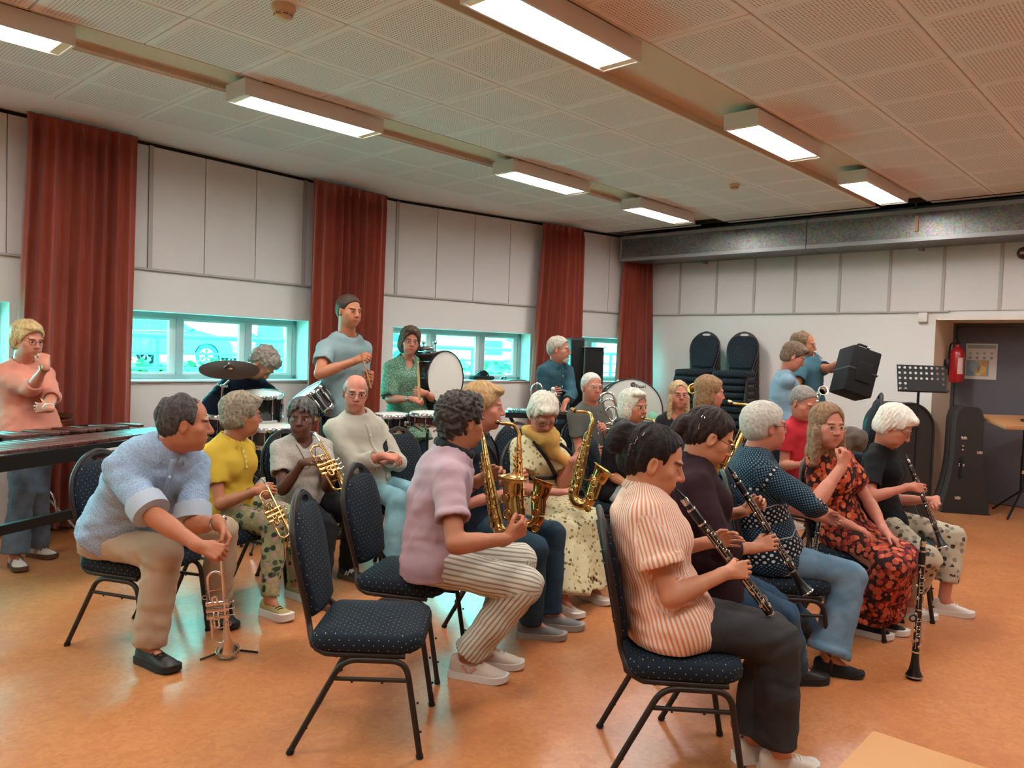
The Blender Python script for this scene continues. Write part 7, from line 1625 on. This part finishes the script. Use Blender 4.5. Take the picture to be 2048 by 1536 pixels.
# loudspeakers in the corner
def box_thing(name, label, cat, px_, D, w, dp, h, z0, rz, mat, face_=True):
    c = atD(*px_, D); t = thing(name, label, cat, (c[0], c[1], z0), rad(rz)); m = MB(); m.rbox((-w / 2, -dp / 2, 0), (w / 2, dp / 2, h), .012); m.build('cabinet', mat, t, 40)
    if face_:
        m = MB(); m.rbox((-w * .44, -dp / 2 - .008, .02), (w * .44, -dp / 2 + .002, h - .02), .006); m.build('grille', plain('grille_cloth', '#0c0c0d', .9), t, 40)
    return t
c = box_thing('loudspeaker', 'tall black loudspeaker before the small corner window', 'loudspeaker', (1150, 720), 8.35, .15, .2, .78, .90, 10, M_PLAST); m = MB(); m.tube([(0, 0, 0), (0, 0, -.9)], .02, 10); m.build('stand_pole', M_BLACKM, c, 50)
for a in (-90, 30, 150): d = facing(a); m = MB(); m.tube([(0, 0, -.6), (d[0] * .3, d[1] * .3, -.888)], .011, 8); m.build('stand_leg', M_BLACKM, c, 50)
c = box_thing('loudspeaker', 'black loudspeaker on the right before the corner window, under a glass plate', 'loudspeaker', (1187, 740), 8.25, .2, .2, .6, .98, -4, M_PLAST); m = MB(); m.rbox((-.12, -.13, .6), (.14, .12, .607), .002); m.build('top_plate', plain('grey_plate', '#7a8a8a', .2), c, 40); m = MB(); m.box((-.08, -.08, -.98), (.08, .08, 0)); m.build('plinth', M_BLACKM, c, 0)
c = box_thing('flight_case', 'large black case on the floor below the loudspeakers', 'case', (1165, 800), 7.95, .36, .34, .86, 0, 6, M_CASE2, False); m = MB(); m.box((-.183, -.173, .42), (.183, .173, .44)); m.build('band', plain('zip_dark', '#26262a', .5), c, 0)
# green cloth over a low cupboard
c = atD(1328, 880, 7.5); c[2] = 0; S = Sdf(); cx, cy = c[0], c[1]
S.ell((cx, cy, .35), (.17, .16, .62), None, 0); S.ell((cx + .06, cy - .02, .3), (.17, .15, .62), None, .05); S.ell((cx - .12, cy, .7), (.09, .1, .28), None, .06); S.cut((0, 0, .0), (0, 0, -1), (cx - 1, cy - 1, -1), (cx + 1, cy + 1, 2))
V, Q = S.mesh(.016); N = vnorm(V, Q); an = np.arctan2(V[:, 1] - cy, V[:, 0] - cx); V = V + N * (.014 * np.sin(an * 14 + 2 * wob(V, 9, 4)) * np.clip(1.15 - V[:, 2], 0, 1))[:, None]; V[:, 2] = np.maximum(V[:, 2], 0)
o = qmesh('green_cloth', V, Q, plain('mint_cloth', '#6fa58a', .85, vary=.1), None, c); o.location = tuple(c); tag(o, 'mint green cloth draped over something low behind the blond woman in black', 'cloth')
# grey jacket over the low stack
c = atD(1703, 868, 6.1); S = Sdf(); S.ell(c, (.09, .08, .05), None, 0); S.ell(c + np.array([.05, -.02, -.05]), (.06, .07, .08), None, .04); S.ell(c + np.array([-.05, 0, -.08]), (.06, .07, .1), None, .04); V, Q = S.mesh(.011); V = V + vnorm(V, Q) * (.012 * wob(V, 30, 8, 1.6))[:, None]
o = qmesh('grey_jacket', V, Q, plain('jacket_grey', '#5a5048', .9, vary=.15), None, c); o.location = tuple(c); tag(o, 'crumpled grey jacket lying over the low stack of chairs', 'jacket')
# things on the window sill behind the upright bass drum
def on_sill(x, dx=.09, z=SILL + .014): q = wl(x, dx); return rm(q[0], q[1], z)
c = on_sill(6.66); t = thing('black_bag', 'black bag lying on the window sill beside the upright bass drum', 'bag', c, ROT - rad(9)); m = MB(); m.rbox((-.16, -.05, 0), (.16, .06, .05), .02); m.build('body', M_CASE2, t, 40); m = MB(); m.rbox((-.05, -.03, .04), (.07, .05, .11), .025); m.build('top_pouch', M_CASE2, t, 40); m = MB(); m.tube(spline([(-.1, 0, .05), (-.05, -.03, .1), (.02, -.03, .11), (.08, -.03, .05)], 5), .008, 6); m.build('strap', M_BLACKM, t, 50)
c = on_sill(6.95); t = thing('headphones', 'small silver headphones lying on the window sill', 'headphones', c, ROT - rad(9)); m = MB(); m.ring((0, 0, .02), .05, .004, (.2, 0, 1), 20, 6, a0=0, a1=4.2); m.build('headband', M_CHROME, t, 50)
for a in (0, 4.2): m = MB(); m.ball((.05 * math.cos(a), .05 * math.sin(a), .022), .02, 10); m.build('ear_cup', M_BLACKM, t, 60)
c = on_sill(7.12, .03); t = thing('sheet_music', 'thin dark folder lying on the window sill near its right end', 'folder', c, ROT - rad(9)); m = MB(); m.rbox((-.12, -.06, 0), (.12, .07, .008), .002); m.build('cover', plain('folder_dark', '#23302f', .5), t, 40)
for k_, (x, lb) in enumerate(((3.15, 'white paper lying on the sill behind the cymbal, left one'), (3.42, 'small white paper on the sill behind the cymbal, right one'))):
    c = on_sill(x, .06); t = thing('paper_sheet', lb, 'paper', c, ROT + .3 * k_); m = MB(); m.box((-.07, -.04, 0), (.07, .05, .002)); m.build('sheet', plain('paper', '#c9c7bd', .7), t, 0)

# ------------------------------------------------------------------ worn and held small things
def surf(key, t, ang, off=.004):
    """a point on the clothed trunk of a person: t up the spine, ang round from the front (towards the right side)"""
    p = PEOPLE[key]
    if 'bvh' not in p:
        me = p['top'].data; p['bvh'] = BVHTree.FromPolygons([v.co for v in me.vertices], [f.vertices[:] for f in me.polygons])
    tc = min(1, max(0, t)); f_ = unit(p['fp'] * (1 - tc) + p['fs'] * tc); l_ = np.array([f_[1], -f_[0], 0]); d = f_ * math.cos(ang) + l_ * math.sin(ang); o = p['sp'](t) - p['base']
    h = p['bvh'].ray_cast(Vector(o + d * .6), Vector(-d), .6)
    q = (np.array(h[0]) if h[0] is not None else o + d * .13) + d * off
    return q + p['base']
def strap(key, pts, r, mat, name='harness_strap', flat=.35, closed=False):
    p = PEOPLE[key]; m = MB(); m.tube(spline([surf(key, *q) if len(q) < 4 else np.array(q[:3]) for q in pts], 5, closed), r, 8, closed, flat=flat); return m.build(name, mat, p['root'], 60, base=p['base'])
k_ = 'scarf_saxophone'; p = PEOPLE[k_]; M_SCARF = plain('mustard_scarf', '#c2954a', .85, vary=.12)
S = Sdf(); Nk = p['Nk']; fs = p['fs']; ls = p['ls']; ax = unit(p['Hc'] - Nk)
for i in range(12):
    a0, a1 = 2 * PI * i / 12, 2 * PI * (i + 1) / 12; q = lambda a: Nk + ax * (.032 - .05 * max(0, math.cos(a))) + (fs * math.cos(a) * (.085 + .02 * max(0, math.cos(a))) + ls * math.sin(a) * .082)
    S.cone(q(a0), q(a1), .034, .034, .02)
s1, s2, s3 = surf(k_, .80, -.1, .01), surf(k_, .62, -.45, .012), surf(k_, .34, -.75, .02)
S.cone(Nk + fs * .10 - ax * .01, s1, .06, .045, .04); S.cone(s1, s2, .045, .028, .03); S.cone(s2, s3, .028, .026, .02); S.cone(s2, s3 + np.array([-.05, -.02, .02]), .024, .022, .02)
V, Q = S.mesh(.011); V = V + vnorm(V, Q) * (.007 * wob(V * np.array([1, 1, .7]), 42, 12, 1.6))[:, None]; qmesh('scarf', V, Q, M_SCARF, p['root'], p['base'])
strap(k_, [(.95, .95, .012), (.8, .5, .012), (.62, .2, .012), (.45, -.15, .012), (.40, -.5, .012)], .012, M_BLACKM); strap(k_, [(.42, 1.5, .008), (.42, .9, .012), (.42, .3, .014), (.42, -.3, .012), (.44, -1.0, .008)], .013, M_BLACKM); strap(k_, [(.9, -.9, .012), (.7, -.9, .012), (.45, -.6, .012)], .012, M_BLACKM)
k_ = 'lilac_saxophone'; p = PEOPLE[k_]; S = Sdf(); ax = unit(p['Hc'] - p['Nk'])
for i in range(14):
    a0, a1 = 2 * PI * i / 14, 2 * PI * (i + 1) / 14; q = lambda a: p['Nk'] + ax * (.03 - .03 * math.cos(a)) + (p['fs'] * math.cos(a) * .082 + p['ls'] * math.sin(a) * .085); S.cone(q(a0), q(a1), .021, .021, .012)
V, Q = S.mesh(.008); qmesh('neck_strap', V, Q, plain('strap_black', '#121216', .85), p['root'], p['base'])
k_ = 'navy_saxophone'; strap(k_, [(.95, 1.0, .01), (.8, .45, .012), (.6, .1, .014)], .011, M_BLACKM, 'neck_strap'); strap(k_, [(.95, -1.0, .01), (.8, -.45, .012), (.6, .1, .014)], .011, M_BLACKM, 'neck_strap')
# glasses on a cord
k_ = 'cream_shirt_cornet'; p = PEOPLE[k_]; g = surf(k_, .62, .05, .02); m = MB()
for s_ in (-1, 1): m.tube([g + p['ls'] * (s_ * .028 + .024 * math.cos(a)) + p['fs'] * .004 + np.array([0, 0, -.012 * s_ + .017 * math.sin(a)]) for a in np.arange(14) * 2 * PI / 14], .0022, 5, closed=True)
m.build('hanging_glasses', plain('spectacle_frame', '#3a2d26', .3, .2), p['root'], 60, base=p['base'])
strap(k_, [(.95, .6, .004), (.8, .3, .006), (.64, .2, .014)], .0022, M_BLACKM, 'glasses_cord', 1); strap(k_, [(.95, -.6, .004), (.8, -.3, .006), (.64, -.12, .014)], .0022, M_BLACKM, 'glasses_cord', 1)
def band(key, sd, name, mat, r, f_=.93, w=.009, lab=None, face_=False):
    p = PEOPLE[key]; a = p['arm'][sd]; ax = unit(a['W'] - a['E']); c = a['E'] * (1 - f_) + a['W'] * f_; m = MB(); m.lathe([(r - .002, -w), (r + .002, -w), (r + .003, 0), (r + .002, w), (r - .002, w)], c, ax, 20)
    if face_: n_ = unit(-np.asarray(a['p'], float)); n_ = unit(n_ - ax * (n_ @ ax)); m.lathe([(.016, r - .004), (.017, r + .006), (.013, r + .008), (0, r + .008)], c, n_, 16)
    m.build(name, mat, p['root'], 50, base=p['base'])
band('trumpet_man', 'L', 'wristwatch', M_CHROME, .034, .95, .008, None, True); band('salmon_sweater', 'L', 'wristwatch', plain('watch_white', '#cfc8c0', .4), .029, .93, .009, None, True); band('salmon_sweater', 'R', 'bracelet', M_GOLD, .029, .9, .003)
band('green_dress', 'R', 'bracelet', M_ROSE, .028, .86, .005); band('green_dress', 'R', 'bracelet', M_ROSE, .028, .93, .005); band('lilac_saxophone', 'L', 'bracelet', plain('leather_cord', '#4a2a1c', .7), .033, .8, .004)
def fingerring(key, sd, mat=M_GOLD):
    p = PEOPLE[key]; a = p['arm'][sd]; 
for key, sd in (('trumpet_man', 'R'), ('cream_shirt_cornet', 'R'), ('white_hair_clarinet', 'R')):
    p = PEOPLE[key]; a = p['arm'][sd]; d = unit(a['f']); pn = unit(a['p'] - d * (a['p'] @ d)); ac = np.cross(pn, d) * (-1 if sd == 'R' else 1); c = a['W'] + d * .100 * .95 - ac * .010; m = MB(); m.ring(c, .0105, .0016, unit(d + pn * .4), 16, 6); m.build('finger_ring', M_GOLD, p['root'], 60, base=p['base'])
# hair clips, ear studs
for key, loc, L in (('front_clarinet', (.085, -.098, .05), .10), ('second_clarinet', (.075, -.095, .03), .05)):
    p = PEOPLE[key]; hob = p['hair']; Mh = rotz(rad((-4 if key == 'front_clarinet' else 2) - 90)) @ rotx(-rad(17 if key == 'front_clarinet' else 27)); bv = BVHTree.FromPolygons([v.co for v in hob.data.vertices], [f.vertices[:] for f in hob.data.polygons]); m = MB()
    for i in range(7):
        q = p['Hc'] + Mh @ (np.array(loc) + np.array([0, -.012 * math.sin(i * .5), (i - 3) * L / 6])); h = bv.find_nearest(Vector(q - p['base'])); c = np.array(h[0]) + p['base'] + np.array(h[1]) * .003
        m.ring(c, .0075, .0022, np.array(h[1]), 10, 5)
    o = m.build('hair_clip', M_CHROME, p['root'], 60, base=p['base']); o['kind'] = 'stuff'

# ------------------------------------------------------------------ OUTSIDE THE WINDOWS
GZ = .82
t_ = NT('grass_ground'); f_ = t_.noise(t_.obj(), 3, 4); t_.col(t_.ramp(f_, [(.35, srgb('#9fa896')), (.65, srgb('#d4d4c8'))])); t_.pr(rough=.95)
mb = MB(); p0 = wl(-4.2, .35); p1 = wl(5.4, .4); p2 = wl(9.6, .35); mb.add([(p0[0], p0[1], GZ), (p1[0], p1[1], GZ), (p2[0], p2[1], GZ), (30, p2[1] + 2, GZ), (60, 70, GZ), (-60, 70, GZ), (-30, 7, GZ)], [(0, 1, 2, 3, 4, 5, 6)]); o = mb.build('ground_outside', t_.m, None, 0, rotz=ROT); struct(o)
mb = MB(); mb.box((-30, 17, GZ), (45, 30, GZ + .02)); o = mb.build('road_outside', plain('asphalt', '#dcdcd8', .9), None, 0, rotz=ROT); struct(o)
# railing in front of the windows
ry = 9.4; base = np.array([5, ry, 0]); t = thing('railing', 'low metal railing with three bars outside the windows', 'railing', rm(*base), ROT); M_RAIL = plain('rail_grey', '#4d5557', .5, .3)
for z, r in ((1.56, .032), (1.36, .014), (1.18, .014)): m = MB(); m.tube([(-3, ry, z), (14, ry, z)], r, 8); m.build('rail', M_RAIL, t, 50, base=base)
for i in range(13): m = MB(); x = -2.6 + 1.3 * i; m.box((x - .025, ry - .02, GZ), (x + .025, ry + .02, 1.56)); m.build('post', M_RAIL, t, 0, base=base)
# parked car
def car(px_, D, rz, label, paint):
    c = atD(px_, 700, D); c[2] = GZ; t = thing('car', label, 'car', c, rad(rz)); side = [(-2.1, .35), (-2.15, .62), (-2.05, .88), (-1.75, .98), (-1.2, 1.36), (-.5, 1.47), (.35, 1.42), (1.05, 1.05), (1.75, .9), (2.08, .72), (2.15, .45), (2.1, .3)]
    out = []
    for x, z in side: out.append((x, z))
    out += [(1.75, .3)] + [(1.38 + .37 * math.cos(a), .33 + .37 * math.sin(a)) for a in np.linspace(.1, PI - .1, 9)] + [(-.95, .3)] + [(-1.32 + .37 * math.cos(a), .33 + .37 * math.sin(a)) for a in np.linspace(.1, PI - .1, 9)] + [(-1.75, .3)]
    m = MB(); m.prism(out, 1.66, Mz, (0, .83, 0)); m.build('bodywork', paint, t, 30)
    gl = plain('car_glass', '#2c3a40', .1)
    for P in ([(-1.62, 1.0), (-1.15, 1.3), (-.45, 1.4), (-.35, 1.0)], [(-.25, 1.0), (-.35, 1.4), (.3, 1.36), (.88, 1.04)]):
        for y in (-.835, .815): m = MB(); m.prism(P, .02, Mz, (0, y + .02, 0)); m.build('window', gl, t, 0)
    for x in (-1.32, 1.38):
        for y in (-.84, .66):
            m = MB(); m.lathe([(.2, 0), (.33, .0), (.345, .03), (.345, .15), (.33, .18), (.2, .18)], (x, y, .33), (0, 1, 0), 28); w_ = m.build('tyre', plain('tyre', '#15161a', .8), t, 40); m = MB()
            for k in range(6): a = k * PI / 3; m.tube([(x + .05 * math.cos(a), y - .003, .33 + .05 * math.sin(a)), (x + .19 * math.cos(a - .16), y - .003, .33 + .19 * math.sin(a - .16))], .02, 6, flat=.5); m.tube([(x + .05 * math.cos(a), y - .003, .33 + .05 * math.sin(a)), (x + .19 * math.cos(a + .16), y - .003, .33 + .19 * math.sin(a + .16))], .02, 6, flat=.5)
            m.ring((x, y, .33), .2, .018, (0, 1, 0), 24, 6); m.build('rim', M_CHROME, w_, 50)
    m = MB(); m.tube([(-1.7, -.84, .98), (1.0, -.84, 1.02)], .012, 6); m.build('trim_strip', M_CHROME, t, 50); m = MB(); m.rbox((.8, -.98, 1.0), (.95, -.83, 1.12), .03); m.build('mirror', paint, t, 40)
    m = MB(); m.rbox((1.9, -.8, .62), (2.12, -.45, .74), .03); m.build('headlamp', plain('lamp_clear', '#d8dde0', .1), t, 40); m = MB(); m.box((-.3, -.834, .35), (-.29, -.832, 1.0)); m.build('door_seam', M_BLACKM, t, 0)
    return t
car(352, 23, -6, 'dark blue car parked outside, seen through the left window', plain('car_blue', '#2a4a63', .25, .3, coat=.6))
car(760, 30, 160, 'light car parked outside, seen through the middle window', plain('car_light', '#7a8a8c', .3, .3, coat=.6))
M_LEAF = plain('leaf_green', '#4f7a48', .8, vary=.2); M_BARK = plain('bark', '#5a5046', .9, vary=.2, grain=.5, gscale=20)
def tree(px_, D, h, r, label, seed, lean=0):
    c = atD(px_, 700, D); c[2] = GZ; t = thing('tree', label, 'tree', c); m = MB(); m.tube(spline([(0, 0, 0), (lean * .3, 0, h * .35), (lean, 0, h)], 5), np.linspace(r * 1.25, r * .7, 11), 12); m.build('trunk', M_BARK, t, 60); g = np.random.default_rng(seed); cr = MB()
    for i in range(420):
        p_ = g.normal(size=3) * np.array([1.5, 1.5, .9]) + np.array([lean, 0, h + .6]); a = frame(g.normal(size=3)); s_ = g.uniform(.1, .22); cr.add([p_ + a[:, 0] * s_, p_ + a[:, 1] * s_ * .6, p_ - a[:, 0] * s_, p_ - a[:, 1] * s_ * .6], [(0, 1, 2, 3)])
    o = cr.build('foliage', M_LEAF, t, 0); o['kind'] = 'stuff'; return t
tree(540, 15, 2.3, .26, 'tree with thick trunk outside the left window, right pane', 3); tree(1180, 24, 2.6, .2, 'tree outside beyond the corner window', 5); tree(275, 34, 2.2, .2, 'distant tree behind the blue car outside', 7, .3)
def hedge(x0, x1, y, z1, label, seed):
    base = rm((x0 + x1) / 2, y, GZ); g = np.random.default_rng(seed); m = MB()
    for i in range(900):
        p_ = np.array([g.uniform(x0, x1) - (x0 + x1) / 2, g.normal() * .35, (z1 - GZ) * g.uniform(0, 1) ** .7 + .1 * math.sin(i)]); a = frame(g.normal(size=3)); s_ = g.uniform(.08, .17); m.add([p_ + a[:, 0] * s_, p_ + a[:, 1] * s_ * .7, p_ - a[:, 0] * s_, p_ - a[:, 1] * s_ * .7], [(0, 1, 2, 3)])
    o = m.build('hedge', M_LEAF, None, 0); o.location = tuple(base); o.rotation_euler = (0, 0, ROT); o['kind'] = 'stuff'; return o
hedge(3.5, 9.5, 14.5, 1.08, 'hedge', 11); hedge(9.9, 18, 15.5, 1.2, 'hedge', 12); hedge(-2, 3.4, 14.8, 1.12, 'hedge', 13)
for o_ in [o for o in SC.objects if o.name.startswith('hedge')]: tag(o_, {'hedge': 'low clipped hedge outside between the railing and the road, middle stretch', 'hedge.001': 'taller hedge outside beyond the middle window', 'hedge.002': 'low hedge outside below the parked blue car'}[o_.name], 'hedge')
c = atD(930, 700, 46); c[2] = GZ; t = thing('house', 'pale house with a low pitched roof far outside the middle window', 'house', c, rad(20)); m = MB(); m.box((-3, -2, 0), (3, 2, 1.9)); m.build('wall', plain('house_wall', '#a8b0ae', .9), t, 0); m = MB(); m.prism([(-2.5, 0), (2.5, 0), (0, .9)], 7, np.array([[0, 0, 1], [1, 0, 0], [0, 1, 0]]), (-3.5, 0, 1.9)); m.build('roof', plain('house_roof', '#4d5a5c', .9), t, 0); m = MB(); m.box((.6, -2.03, .6), (1.6, -1.98, 1.4)); m.build('window', plain('car_glass', '#2c3a40', .1), t, 0)
